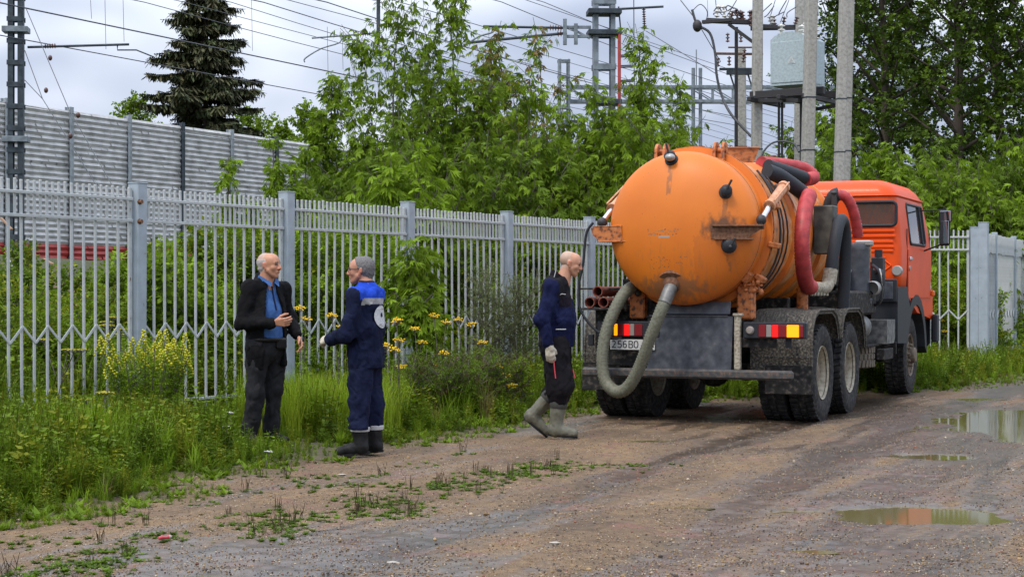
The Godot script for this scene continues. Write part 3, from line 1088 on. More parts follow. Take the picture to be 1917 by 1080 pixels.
	# small steel frame seen between the poles on the right
	t = thing("support_gantry", "low pale steel frame behind the right pair of concrete poles", "frame", Vector3(11.92, 5.30, -60.00))
	mb = MB.new()
	mb.box(Vector3(0, -2.2, 0), Vector3(0.12, 6.8, 0.12), 0.01)
	mb.box(Vector3(-1.0, 1.15, 0), Vector3(2.1, 0.14, 0.12), 0.01)
	put("frame", mb.done(), M.galv, t)
	# wires run with the tracks
	var u := Vector3(0.443, 0, -0.8965)
	var lines := [[Vector3(-13.86, 9.44, -50.00), 0.017, 0.0], [Vector3(-14.28, 8.52, -49.00), 0.012, 0.0], [Vector3(-11.55, 10.33, -54.00), 0.010, 0.3], [Vector3(-9.82, 11.32, -60.00), 0.010, 0.5], [Vector3(-8.15, 10.66, -56.00), 0.013, 0.4], [Vector3(-7.38, 10.99, -58.00), 0.010, 0.0], [Vector3(-6.54, 11.32, -60.00), 0.015, 0.4], [Vector3(-5.03, 11.99, -64.00), 0.010, 0.3], [Vector3(-4.35, 11.99, -64.00), 0.012, 0.0], [Vector3(-15.15, 7.00, -52.00), 0.008, 0.3], [Vector3(-0.57, 12.32, -66.00), 0.012, 0.5], [Vector3(0.55, 12.65, -68.00), 0.010, 0.0], [Vector3(0.94, 11.32, -60.00), 0.010, 0.4], [Vector3(-10.70, 10.66, -56.00), 0.009, 0.2]]
	var looks := ["thick feeder wire rising to the left mast", "thin contact wire held by the left mast's arm", "catenary wire crossing in front of the spruce top", "catenary wire passing just right of the spruce top", "upper wire above the hanging cantilever", "second wire above the hanging cantilever", "heavy wire leading down to the central mast", "wire entering at the top beside the hanging post", "wire just right of the hanging post", "thin wire low over the noise barrier", "wire entering at the top right of the tall maple", "wire above the central mast's left arm", "wire above the central mast passing to the right", "thin wire over the spruce's upper branches"]
	for i in lines.size():
		var l: Array = lines[i]
		mb = MB.new()
		var pts := []
		for q in 33:
			var s := -12.0 + 132.0 * q / 32.0
			var ph := fposmod(s, 48.0) / 48.0
			pts.append(l[0] + u * s - Vector3(0, l[2] * 4.0 * ph * (1.0 - ph), 0))
		mb.tube(pts, l[1] * 1.35, 5)
		tag(put("overhead_wire", mb.done(), M.wire), looks[i], "wire", "overhead railway wires")
	# droppers between the wires
	for d in [[168, 0, 35, 52, "short dropper wire at the top left, left of the other two beside the mast"], [195, 0, 92, 50, "long middle one of the three dropper wires right of the left mast"], [229, 0, 78, 51, "right one of the three dropper wires right of the left mast"], [470, 0, 95, 58, "dropper wire just right of the spruce's top"], [612, 50, 150, 56, "dropper wire left of the hanging cantilever's post"], [640, 60, 130, 60, "dropper wire hanging below the hanging cantilever's arm"], [770, 0, 60, 64, "dropper wire at the top between hanging post and tallest box elder"], [792, 0, 50, 66, "short dropper wire at the top beside the tallest box elder"], [915, 60, 140, 60, "dropper wire left of the central mast's long arms"], [1325, 0, 45, 66, "dropper wire at the top between central mast and switchgear"]]:
		mb = MB.new()
		var px: float = (d[0] - 958.5) / 3289.0 * d[3]
		mb.tube([Vector3(px, 1.4 + (544.0 - d[1]) / 3289.0 * d[3], -d[3]), Vector3(px + 0.03, 1.4 + (544.0 - d[2]) / 3289.0 * d[3], -d[3])], 0.007, 4)
		tag(put("dropper_wire", mb.done(), M.wire), d[4], "wire", "droppers of the overhead wires")
	# stays of the left mast
	var stays := [[Vector3(-13.86, 9.44, -50.00), Vector3(-11.87, 6.24, -47.00), Vector3(-9.97, 3.93, -44.00)], [Vector3(-13.89, 8.23, -50.00), Vector3(-12.85, 6.64, -48.00), Vector3(-11.52, 5.16, -46.00), Vector3(-10.28, 3.79, -44.00)], [Vector3(-13.89, 7.39, -50.00), Vector3(-12.85, 6.64, -48.00)]]
	var sl := ["upper stay wire slanting down from the left mast across the noise barrier", "lower stay wire slanting down from the left mast across the noise barrier", "short branch of the stay wire beside the left mast"]
	for i in 3:
		var s := thing("stay_wire", sl[i], "wire", stays[i][0], 0.0, "stay wires of the left mast")
		mb = MB.new()
		var pts := []
		for p in stays[i]:
			pts.append(p - stays[i][0])
		mb.tube(pts, 0.012, 5)
		put("strand", mb.done(), M.wire, s)
		mb = MB.new()
		for q in [0.3, 0.62]:
			if i < 2:
				var e: Vector3 = pts[pts.size() - 1]
				mb.ball(e * q, Vector3(0.06, 0.08, 0.06), 8, 6)
		if i < 2:
			put("insulator", mb.done(), M.ceramic, s)

# ---------------------------------------------------------------- transformer substation
func pole(label: String, foot: Vector3, top: Vector3, w0: float, w1: float, turn: float) -> void:
	var t := thing("concrete_pole", label, "pole", foot, 0.0)
	var mb := MB.new()
	var e := top - foot
	var r := []
	for k in 9:
		var w := lerpf(w0, w1, k / 8.0) / 2.0
		var ring := []
		for q in [[-1, -0.8], [-0.8, -1], [0.8, -1], [1, -0.8], [1, 0.8], [0.8, 1], [-0.8, 1], [-1, 0.8]]:
			ring.append(e * (k / 8.0) + Vector3(q[0] * w, 0, q[1] * w).rotated(Vector3.UP, turn))
		r.append(ring)
	for k in 8:
		for q in 8:
			var a: Vector3 = r[k][q]
			var b: Vector3 = r[k][(q + 1) % 8]
			mb.flat([a, b, r[k + 1][(q + 1) % 8], r[k + 1][q]], (a + b) / 2.0 - e * (k / 8.0))
	mb.flat(r[8], Vector3.UP)
	put("shaft", mb.done(), M.concrete, t)
	mb = MB.new()
	for y in [0.42, 0.55, 0.68]:
		var c: Vector3 = e * y
		var w := lerpf(w0, w1, y) * 1.06
		mb.box(c, Vector3(w, 0.025, w), 0.003, Basis(Vector3.UP, turn))
	put("steel_band", mb.done(), M.galv_dark, t)

func build_substation() -> void:
	pole("tall concrete pole left of the grey transformer cabinet", Vector3(4.57, -0.11, -33.00), Vector3(4.63, 7.46, -33.00), 0.20, 0.17, 0.1)
	pole("concrete pole standing in front of the grey transformer cabinet", Vector3(5.30, -0.10, -32.00), Vector3(5.48, 7.28, -32.00), 0.22, 0.19, 0.2)
	pole("thick concrete pole right of the transformer, left one of a close pair", Vector3(5.67, -0.12, -31.00), Vector3(5.89, 7.09, -31.00), 0.17, 0.15, 0.15)
	pole("paler concrete pole right of the transformer, right one of a close pair", Vector3(5.93, -0.10, -31.60), Vector3(6.12, 7.20, -31.60), 0.13, 0.11, 0.15)
	pole("concrete pole behind the transformer cabinet, mostly hidden by it", Vector3(5.73, -0.05, -35.00), Vector3(5.75, 7.83, -35.00), 0.22, 0.18, 0.0)
	pole("shorter concrete pole with cross arms left of the tall poles", Vector3(4.73, -0.00, -36.00), Vector3(4.71, 6.39, -36.00), 0.22, 0.16, 0.0)
	var t := thing("steel_post", "thin dark steel post holding the switchgear at its top", "post", Vector3(4.34, 0.00, -34.00))
	var mb := MB.new()
	mb.tube([Vector3.ZERO, Vector3(0.01, 6.5, 0)], 0.035, 8)
	put("shaft", mb.done(), M.black_iron, t)
	# cabinet
	t = thing("transformer_cabinet", "pale grey-green metal transformer cabinet with a warning triangle on its platform", "transformer", Vector3(5.47, 5.19, -32.90), deg_to_rad(-34))
	var poly := PackedVector2Array([Vector2(-0.36, 0), Vector2(0.36, 0), Vector2(0.36, 0.86), Vector2(0.27, 0.93), Vector2(0.1, 0.99), Vector2(-0.1, 0.99), Vector2(-0.27, 0.93), Vector2(-0.36, 0.86)])
	mb = MB.new()
	mb.prism(poly, 0.84, Transform3D(Basis.IDENTITY, Vector3(-0.12, 0.03, 0)))
	put("housing", mb.done(), M.cabinet, t)
	mb = MB.new()
	mb.box(Vector3(-0.12, 0.46, 0.426), Vector3(0.66, 0.76, 0.014), 0.004)
	put("door", mb.done(), M.cabinet, t)
	mb = MB.new()
	mb.box(Vector3(0.246, 0.44, 0.0), Vector3(0.012, 0.74, 0.6), 0.004)
	put("side_panel", mb.done(), M.cabinet, t)
	var sign_part := MB.new()
	sign_part.prism(PackedVector2Array([Vector2(-0.08, 0), Vector2(0.08, 0), Vector2(0, 0.14)]), 0.006, Transform3D(Basis.IDENTITY, Vector3(-0.05, 0.42, 0.436)))
	var sg := put("warning_triangle", sign_part.done(), M.white_paint, t)
	sign_part = MB.new()
	sign_part.prism(PackedVector2Array([Vector2(-0.055, 0.014), Vector2(0.055, 0.014), Vector2(0, 0.112)]), 0.004, Transform3D(Basis.IDENTITY, Vector3(-0.05, 0.42, 0.440)))
	put("triangle_field", sign_part.done(), M.cabinet, sg)
	sign_part = MB.new()
	sign_part.prism(PackedVector2Array([Vector2(0.012, 0.09), Vector2(-0.016, 0.052), Vector2(-0.001, 0.052), Vector2(-0.014, 0.022), Vector2(0.018, 0.06), Vector2(0.003, 0.06)]), 0.004, Transform3D(Basis.IDENTITY, Vector3(-0.05, 0.42, 0.443)))
	put("lightning_mark", sign_part.done(), M.white_paint, sg)
	for q in [[-0.36, 0.2], [-0.08, -0.1], [0.15, 0.2], [0.15, -0.22]]:
		mb = MB.new()
		insulator(mb, Vector3(q[0], 0.92, q[1]), Vector3(q[0], 1.22, q[1]), 0.075, 4)
		put("bushing", mb.done(), M.ceramic_white, t)
	t = thing("transformer_platform", "dark steel beam platform under the transformer cabinet between the poles", "platform", Vector3(5.32, 5.12, -32.90), deg_to_rad(-34))
	mb = MB.new()
	for z in [-0.38, 0.38]:
		mb.box(Vector3(0, -0.05, z), Vector3(1.5, 0.14, 0.08), 0.006)
	put("beam", mb.done(), M.black_iron, t)
	mb = MB.new()
	for x in [-0.6, 0.0, 0.5]:
		mb.box(Vector3(x, -0.16, 0), Vector3(0.08, 0.08, 1.5), 0.006)
	mb.beam(Vector3(-0.7, -0.15, 0.4), Vector3(0.3, -0.22, 0.5), 0.07, 0.07)
	mb.beam(Vector3(0.1, -0.3, -0.5), Vector3(0.95, -0.25, -0.2), 0.06, 0.06)
	put("cross_beam", mb.done(), M.black_iron, t)
	mb = MB.new()
	mb.box(Vector3(0.1, -1.3, -0.1), Vector3(0.09, 2.3, 0.09), 0.006)
	put("channel", mb.done(), M.black_iron, t)
	# switchgear on the left poles
	t = thing("switchgear", "dark cross beam crowded with insulators and switch rods at the pole tops", "switchgear", Vector3(4.15, 6.55, -33.60))
	mb = MB.new()
	mb.box(Vector3(0.0, 0, 0), Vector3(0.9, 0.09, 0.1), 0.008, Basis(Vector3.UP, 0.25))
	mb.box(Vector3(-0.25, -0.03, 0.25), Vector3(0.6, 0.07, 0.08), 0.008, Basis(Vector3.UP, -0.5))
	mb.beam(Vector3(0.0, -0.05, 0), Vector3(0.48, -0.43, 0.1), 0.06, 0.06)
	put("cross_beam", mb.done(), M.black_iron, t)
	for i in 9:
		mb = MB.new()
		var p := Vector3(R(-0.42, 0.45), 0.04, R(-0.25, 0.25))
		insulator(mb, p, p + Vector3(R(-0.06, 0.06), R(0.16, 0.28), 0), 0.055, 3)
		put("insulator", mb.done(), M.ceramic if i % 3 else M.ceramic_white, t)
	for i in 7:
		mb = MB.new()
		var p := Vector3(R(-0.45, 0.35), R(0.1, 0.28), R(-0.2, 0.2))
		mb.tube(curve([p, p + Vector3(R(-0.05, 0.1), R(0.02, 0.1), 0), p + Vector3(R(0.1, 0.25), R(-0.1, 0.1), R(-0.1, 0.1))], 4), 0.012, 5)
		put("switch_rod", mb.done(), M.wire, t)
	t = thing("switchgear", "second dark insulator beam between the tall pole and the transformer", "switchgear", Vector3(4.97, 6.40, -33.40))
	mb = MB.new()
	mb.box(Vector3(0, 0, 0), Vector3(0.85, 0.09, 0.1), 0.008, Basis(Vector3.UP, -0.1))
	mb.box(Vector3(-0.05, -0.03, 0.3), Vector3(0.55, 0.08, 0.08), 0.008, Basis(Vector3.UP, 0.3))
	put("cross_beam", mb.done(), M.black_iron, t)
	for i in 9:
		mb = MB.new()
		var p := Vector3(R(-0.4, 0.4), 0.04, R(-0.2, 0.3))
		insulator(mb, p, p + Vector3(R(-0.05, 0.05), R(0.14, 0.25), 0), 0.05, 3)
		put("insulator", mb.done(), M.ceramic if i % 3 else M.ceramic_white, t)
	for i in 5:
		mb = MB.new()
		var p := Vector3(R(-0.4, 0.3), R(0.1, 0.25), R(-0.2, 0.2))
		mb.tube(curve([p, p + Vector3(R(-0.05, 0.1), R(0.02, 0.1), 0), p + Vector3(R(0.1, 0.2), R(0.1, 0.3), R(-0.1, 0.1))], 4), 0.01, 5)
		put("switch_rod", mb.done(), M.wire, t)
	t = thing("cross_arm", "rust brown cross arm with hanging insulators on the shorter concrete pole", "cross arm", Vector3(4.47, 6.05, -34.50))
	mb = MB.new()
	mb.box(Vector3(0.0, 0, 0), Vector3(0.95, 0.045, 0.05), 0.005, Basis(Vector3.UP, 0.1))
	mb.box(Vector3(0.05, 0.12, 0.05), Vector3(0.55, 0.03, 0.03), 0.004)
	put("arm", mb.done(), M.rust, t)
	mb = MB.new()
	mb.box(Vector3(-0.05, -0.3, 0.0), Vector3(0.68, 0.05, 0.05), 0.005)
	mb.box(Vector3(0.0, -0.37, 0.0), Vector3(0.5, 0.08, 0.08), 0.005)
	mb.beam(Vector3(-0.2, -0.33, 0), Vector3(-0.08, -0.7, 0), 0.03, 0.03)
	mb.beam(Vector3(0.15, -0.33, 0), Vector3(0.25, -0.65, 0), 0.03, 0.03)
	put("lower_arm", mb.done(), M.galv_dark, t)
	for q in [[-0.23, 0.34], [0.03, 0.34], [-0.42, -0.14], [-0.2, -0.12], [0.08, -0.06], [0.1, 0.02]]:
		mb = MB.new()
		insulator(mb, Vector3(q[0], q[1] - 0.12, 0.02), Vector3(q[0], q[1] + 0.08, 0.02), 0.045, 3)
		put("insulator", mb.done(), M.ceramic, t)
	# cables
	var cables := [[[Vector3(3.44, 6.76, -33.50), Vector3(3.54, 6.48, -33.50), Vector3(3.78, 6.31, -33.50), Vector3(3.88, 5.92, -33.50), Vector3(3.91, 5.51, -33.50), Vector3(4.01, 5.11, -33.50), Vector3(4.17, 4.73, -33.30), Vector3(4.52, 4.30, -33.10)], 0.026, "thick black cable drooping from the switchgear to the tall concrete pole"], [[Vector3(4.62, 3.84, -32.60), Vector3(4.69, 4.00, -32.60), Vector3(4.84, 4.14, -32.60), Vector3(5.05, 4.17, -32.60), Vector3(5.22, 4.10, -32.40), Vector3(5.27, 3.94, -32.20)], 0.02, "black cable arching between the poles just above the tank"], [[Vector3(3.27, 7.02, -34.00), Vector3(3.59, 6.50, -33.60)], 0.009, "thin wire leading up left from the cable end"], [[Vector3(3.45, 6.74, -33.50), Vector3(3.60, 6.86, -33.50), Vector3(3.73, 6.72, -33.50), Vector3(3.70, 6.51, -33.50)], 0.009, "looped thin wire beside the switchgear's left end"], [[Vector3(3.21, 7.61, -42.00), Vector3(4.23, 5.82, -36.00)], 0.009, "thin wire from the central mast to the shorter concrete pole"], [[Vector3(3.59, 6.47, -33.60), Vector3(4.08, 5.87, -34.30)], 0.008, "thin slanting wire to the brown cross arm"], [[Vector3(4.29, 6.94, -33.50), Vector3(4.12, 6.65, -33.60)], 0.008, "thin wire from above to the left insulators"], [[Vector3(5.03, 6.94, -33.50), Vector3(4.89, 6.52, -33.40)], 0.008, "thin wire from above to the right insulators"], [[Vector3(5.29, 6.94, -33.50), Vector3(5.11, 6.50, -33.40)], 0.008, "second thin wire from above to the right insulators"], [[Vector3(3.90, 6.96, -33.60), Vector3(3.95, 6.75, -33.60), Vector3(4.22, 6.53, -33.60)], 0.008, "bent thin wire over the left insulators"]]
	for c in cables:
		mb = MB.new()
		mb.tube(curve(c[0], 5), c[1], 6)
		tag(put("cable", mb.done(), M.wire), c[2], "cable")
	for q in [[1459, "left one of the two thin dark conduits under the transformer"], [1465, "right one of the two thin dark conduits under the transformer"]]:
		mb = MB.new()
		var px: float = (q[0] - 958.5) / 3289.0 * 33.0
		mb.tube([Vector3(px, 0, -33.0), Vector3(px, 5.05, -33.0)], 0.025, 6)
		tag(put("conduit", mb.done(), M.black_iron), q[1], "conduit")
	mb = MB.new()
	mb.ball(Vector3(0, 0, 0), Vector3(0.09, 0.12, 0.09), 10, 8)
	tag(put("insulator_bell", mb.done(), M.black_iron), "dark round cable end hanging left of the switchgear", "insulator")
	get_node("insulator_bell").position = Vector3(3.54, 6.45, -33.50)

# ---------------------------------------------------------------- leaves
var L := {}

func blade(mb: MB, base: Vector3, dir: Vector3, side: Vector3, w: float, fold: float) -> void:
	# a folded leaf: two halves either side of a midrib
	var up := dir.cross(side).normalized()
	var a := base
	var m1 := base + dir * 0.38 + up * fold
	var tip := base + dir
	var l := base + dir * 0.42 + side * w
	var r := base + dir * 0.42 - side * w
	mb.flat([a, l, m1]); mb.flat([l, tip, m1]); mb.flat([a, m1, r]); mb.flat([m1, tip, r])

func make_leaves() -> void:
	# compound leaf of the ash-leaved maple: five drooping leaflets on a stalk
	var arr := []
	for k in 2:
		var mb := MB.new()
		var q := RandomNumberGenerator.new()
		q.seed = 40 + k
		var stalk := Vector3(0, -0.05, 0.45)
		mb.tube([Vector3.ZERO, stalk, stalk + Vector3(0, -0.16, 0.2)], 0.008, 3, false)
		for s in [[0.5, -1.0, -1.0], [0.5, 1.0, -1.0], [0.8, -1.0, -0.75], [0.8, 1.0, -0.75], [1.05, 0.0, -0.9]]:
			var b := Vector3(0, -0.05, 0.45).lerp(Vector3(0, -0.21, 0.65), (s[0] - 0.5) / 0.5)
			var d := Vector3(s[1] * q.randf_range(0.2, 0.42), s[2] * q.randf_range(0.45, 0.7), q.randf_range(0.1, 0.35))
			var sd := d.cross(Vector3(q.randf_range(-0.4, 0.4), 0.2, 1)).normalized()
			mb.col = Color.WHITE * q.randf_range(0.8, 1.15)
			blade(mb, b, d, sd, 0.095, 0.03)
		arr.append(mb.done())
	L.maple = arr
	# sprigs: short twigs with small simple leaves
	for e in [["sprig", 9, 0.30, 0.36], ["poplar", 8, 0.34, 0.42], ["willow", 9, 0.34, 0.13]]:
		arr = []
		for k in 2:
			var mb := MB.new()
			var q := RandomNumberGenerator.new()
			q.seed = 60 + k
			for i in e[1]:
				var t: float = (i + 0.3) / e[1]
				var b := Vector3(0, 0.12 * sin(t * 2.0), t * 0.8)
				var a: float = i * 2.4 + q.randf()
				var d = (Vector3(cos(a), sin(a) * 0.6 - 0.25, 0.55)).normalized() * e[2] * q.randf_range(0.75, 1.15)
				var sd = d.cross(Vector3(q.randf_range(-1, 1), 1, q.randf_range(-1, 1))).normalized()
				mb.col = Color.WHITE * q.randf_range(0.75, 1.2)
				var w: float = d.length() * e[3]
				var m = b + d * 0.45
				mb.flat([b, m + sd * w, b + d])
				mb.flat([b, b + d, m - sd * w + d.cross(sd).normalized() * 0.03])
			arr.append(mb.done())
		L[e[0]] = arr
	# spruce: a branchlet with hanging needle-covered twigs
	arr = []
	for k in 2:
		var mb := MB.new()
		var q := RandomNumberGenerator.new()
		q.seed = 80 + k
		for i in 12:
			var b := Vector3(q.randf_range(-0.25, 0.25), q.randf_range(-0.05, 0.05), i / 12.0)
			var d := Vector3(q.randf_range(-0.35, 0.35), -q.randf_range(0.25, 0.75), q.randf_range(-0.05, 0.35)) * 0.75
			var sd := Vector3(1, 0, q.randf_range(-1, 1)).normalized() * 0.06
			mb.col = Color.WHITE * q.randf_range(0.6, 1.25)
			mb.flat([b - sd, b + sd, b + d * 0.7 + sd * 1.1, b + d, b + d * 0.65 - sd])
		mb.col = Color.WHITE
		for i in 6:
			var b := Vector3(0, 0, i / 6.0)
			for s in [-1, 1]:
				mb.flat([b, b + Vector3(s * 0.3, 0.02, 0.2), b + Vector3(s * 0.05, 0, 0.25)])
		arr.append(mb.done())
	L.spruce = arr
	# grass tufts, unit height
	for e in [["grass", 20, 0.95, 0.014], ["grass_short", 26, 1.0, 0.03], ["grass_fine", 26, 0.6, 0.009]]:
		arr = []
		for k in 3:
			var mb := MB.new()
			var q := RandomNumberGenerator.new()
			q.seed = 100 + k
			for i in e[1]:
				var az := q.randf() * TAU
				var lean: float = e[2] * q.randf_range(0.25, 1.0)
				var h := q.randf_range(0.45, 1.0)
				var o := Vector3(cos(az), 0, sin(az))
				var sd = Vector3(-sin(az), 0, cos(az)).rotated(Vector3.UP, q.randf_range(-0.7, 0.7)) * e[3] * q.randf_range(0.7, 1.3)
				var b := Vector3(q.randf_range(-0.12, 0.12), 0, q.randf_range(-0.12, 0.12))
				var prev := [b - sd, b + sd]
				mb.col = Color(1, 1, 1) * q.randf_range(0.7, 1.2)
				if q.randf() < 0.14: mb.col = Color(1.9, 1.25, 1.3)
				for s in 4:
					var t := (s + 1) / 4.0
					var p := b + Vector3(0, h * (t - 0.28 * lean * t * t * t), 0) + o * lean * h * t * t * 0.9
					var w := 1.0 - t * t
					if s == 3:
						mb.flat([prev[0], prev[1], p])
					else:
						var nx := [p - sd * w, p + sd * w]
						mb.flat([prev[0], prev[1], nx[1], nx[0]])
						prev = nx
			arr.append(mb.done())
		L[e[0]] = arr
	# leafy weeds, unit height
	for e in [["weed", 5, 13, 0.20, 0.30], ["weed_narrow", 6, 20, 0.20, 0.09]]:
		arr = []
		for k in 3:
			var mb := MB.new()
			var q := RandomNumberGenerator.new()
			q.seed = 130 + k
			for s in e[1]:
				var az := q.randf() * TAU
				var o := Vector3(cos(az), 0, sin(az)) * q.randf_range(0.05, 0.35)
				var h := q.randf_range(0.55, 1.0)
				var b := Vector3(q.randf_range(-0.1, 0.1), 0, q.randf_range(-0.1, 0.1))
				var top := b + o + Vector3(0, h, 0)
				mb.col = Color(0.8, 0.75, 0.6)
				mb.tube([b, b.lerp(top, 0.5) - o * 0.12, top], 0.008, 3, false)
				for i in e[2]:
					var t: float = 0.12 + 0.88 * i / e[2]
					var p := b + o * t * t + Vector3(0, h * t, 0)
					var a = i * 2.4 + q.randf()
					var d: Vector3 = Vector3(cos(a), q.randf_range(-0.35, 0.45), sin(a)) * e[3] * q.randf_range(0.7, 1.2) * (1.15 - 0.6 * t)
					mb.col = Color.WHITE * q.randf_range(0.7, 1.25)
					var sd := d.cross(Vector3.UP).normalized().rotated(d.normalized(), q.randf_range(-0.6, 0.6))
					blade(mb, p, d, sd, d.length() * e[4], d.length() * 0.06)
			arr.append(mb.done())
		L[e[0]] = arr
	# low rosette
	arr = []
	for k in 3:
		var mb := MB.new()
		var q := RandomNumberGenerator.new()
		q.seed = 160 + k
		for i in 14:
			var a := i * 2.4 + q.randf() * 0.5
			var d := Vector3(cos(a), q.randf_range(0.1, 0.7), sin(a)) * q.randf_range(0.5, 1.0)
			mb.col = Color.WHITE * q.randf_range(0.7, 1.25)
			blade(mb, Vector3(q.randf_range(-0.3, 0.3), 0, q.randf_range(-0.3, 0.3)), d, d.cross(Vector3.UP).normalized(), 0.2, 0.04)
		arr.append(mb.done())
	L.rosette = arr
	# the seed spikes of plantain
	arr = []
	for k in 2:
		var mb := MB.new()
		var q := RandomNumberGenerator.new()
		q.seed = 180 + k
		mb.col = Color(1, 1, 1)
		for i in 7:
			var b := Vector3(q.randf_range(-0.2, 0.2), 0, q.randf_range(-0.2, 0.2))
			var h := q.randf_range(0.5, 1.0)
			mb.tube([b, b + Vector3(q.randf_range(-0.08, 0.08), h * 0.5, 0), b + Vector3(q.randf_range(-0.15, 0.15), h, 0)], [0.008, 0.02, 0.012], 3, false)
		arr.append(mb.done())
	L.spike = arr

func facing(dir: Vector3, roll: float, s: float) -> Basis:
	var z := dir.normalized()
	var x := Vector3.UP.cross(z)
	x = x.normalized() if x.length() > 0.05 else Vector3.RIGHT
	var b := Basis(x, z.cross(x), z)
	return (b * Basis(Vector3.BACK, roll)).scaled(Vector3.ONE * s)

# grows stems, branches and twigs from a list of habits and returns the wood and the leaf places
func grow(s: Dictionary) -> Array:
	var wood := MB.new()
	var xf := []
	var cs := []
	var h0: float = s.h
	var put_leaf := func(p: Vector3, dir: Vector3) -> void:
		var d := (dir + Vector3(R(-0.7, 0.7), R(-0.7, 0.35) - s.get("droop", 0.2), R(-0.7, 0.7))).normalized()
		xf.append(Transform3D(facing(d, R(-0.7, 0.7), s.leaf * R(0.65, 1.2)), p))
		var c: Color = s.col
		if s.has("col2") and rng.randf() < s.get("mix", 0.3):
			c = s.col2
		cs.append(c * R(0.7, 1.3))
	for st in s.stems:
		var az := R(0, TAU)
		var h: float = h0 * (1.0 if st == 0 else R(0.55, 0.95))
		var o := Vector3(cos(az), 0, sin(az))
		var lean: float = s.lean * R(0.4, 1.2) * (0.35 if st == 0 else 1.0)
		var path := []
		var b = o * s.get("foot", 0.2) * (0.0 if st == 0 else 1.0)
		var w1 := R(-1, 1)
		var w2 := R(-1, 1)
		for k in 9:
			var t := k / 8.0
			path.append(b + Vector3(0, h * t, 0) + o * lean * h * pow(t, 1.3) + Vector3(sin(t * 5.0 + w1), 0, cos(t * 4.0 + w2)) * 0.02 * h * t)
		var r0: float = s.r * (1.0 if st == 0 else 0.7)
		var rad := []
		for k in 9:
			rad.append(maxf(r0 * (1.0 - 0.92 * k / 8.0), 0.006))
		wood.tube(path, rad, 7)
		for i in s.br:
			var t: float = s.start + (1.0 - s.start) * (i + rng.randf()) / s.br
			var f := t * 8.0
			var k := mini(int(f), 7)
			var p: Vector3 = path[k].lerp(path[k + 1], f - k)
			var prof := 1.0
			match s.shape:
				"cone": prof = 1.08 - t
				"oval": prof = sin(PI * clampf((t - s.start) / (1.0 - s.start) * 0.86 + 0.12, 0, 1))
				"spire": prof = 1.2 if t < 0.45 else lerpf(1.2, 0.36, (t - 0.45) / 0.55)
				"shrub": prof = 1.0 - 0.6 * t * t
			var len: float = s.blen * prof * R(0.6, 1.15)
			var a = i * 2.4 + R(-0.5, 0.5)
			var el: float = lerpf(s.up0, s.up1, t) + R(-0.2, 0.2)
			var d := Vector3(cos(a) * cos(el), sin(el), sin(a) * cos(el))
			var bp := [p]
			for q in 5:
				bp.append(bp[q] + d * len / 5.0)
				d = (d + Vector3(0, s.get("curl", 0.12), 0) + Vector3(R(-0.15, 0.15), 0, R(-0.15, 0.15))).normalized()
			var br: float = maxf(rad[k] * 0.42, 0.006)
			wood.tube(bp, [br, br * 0.85, br * 0.7, br * 0.5, br * 0.35, 0.004], 5, false)
			for w in s.twigs:
				var u := R(0.22, 1.0)
				var g := u * 5.0
				var gi := mini(int(g), 4)
				var tp: Vector3 = bp[gi].lerp(bp[gi + 1], g - gi)
				var td = ((bp[gi + 1] - bp[gi]).normalized() + Vector3(R(-0.9, 0.9), R(-0.4, 0.9), R(-0.9, 0.9))).normalized()
				var tl: float = s.twig * R(0.5, 1.2)
				if w % 2 == 0:
					wood.tube([tp, tp + td * tl], 0.005, 3, false)
				for q in s.leaves:
					var v = (q + rng.randf()) / s.leaves
					put_leaf.call(tp + td * tl * v, (td + Vector3(R(-1, 1), 0, R(-1, 1))).normalized())
		# leading shoot
		for q in s.get("tip", 0):
			var t = 1.0 - 0.42 * (q + rng.randf()) / s.tip
			var f = t * 8.0
			var k := mini(int(f), 7)
			var a := R(0, TAU)
			put_leaf.call(path[k].lerp(path[k + 1], f - k), Vector3(cos(a), 0.1, sin(a)))
	return [wood, xf, cs]

func plant(called: String, label: String, category: String, at: Vector3, s: Dictionary, group := "") -> Node3D:
	var t := thing(called, label, category, at, 0.0, group)
	var g := grow(s)
	put("trunk" if s.r > 0.03 else "stems", g[0].done(), s.get("bark", M.bark_grey), t)
	var half := int(g[1].size() / 2.0)
	multi("crown", L[s.kind][0], M.leaf, g[1].slice(0, half), g[2].slice(0, half), t)
	multi("crown", L[s.kind][1], M.leaf, g[1].slice(half), g[2].slice(half), t)
	return t

func maple(h: float, col: Color, extra := {}) -> Dictionary:
	var s := {"h": h, "stems": 4, "col2": G_YOUNG, "mix": 0.45, "lean": 0.2, "r": 0.05, "br": 18, "blen": 0.19 * h, "shape": "spire", "start": 0.16, "up0": 0.6, "up1": 1.15, "twigs": 7, "twig": 0.5, "leaves": 5, "leaf": 0.205, "kind": "maple", "col": col, "droop": 0.5, "tip": 26, "curl": 0.14}
	s.merge(extra, true)
	return s

func bush(h: float, col: Color, extra := {}) -> Dictionary:
	var s := {"h": h, "stems": 7, "lean": 0.38, "r": 0.02, "br": 9, "blen": 0.3 * h, "shape": "shrub", "start": 0.12, "up0": 0.3, "up1": 0.9, "twigs": 6, "twig": 0.28, "leaves": 4, "leaf": 0.2, "kind": "sprig", "col": col, "droop": 0.1, "tip": 10, "foot": 0.35}
	s.merge(extra, true)
	return s

const G_YOUNG := Color(0.200, 0.310, 0.022)
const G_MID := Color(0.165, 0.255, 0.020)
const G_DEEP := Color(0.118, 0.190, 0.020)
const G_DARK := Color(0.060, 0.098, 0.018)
const G_YEL := Color(0.240, 0.270, 0.025)

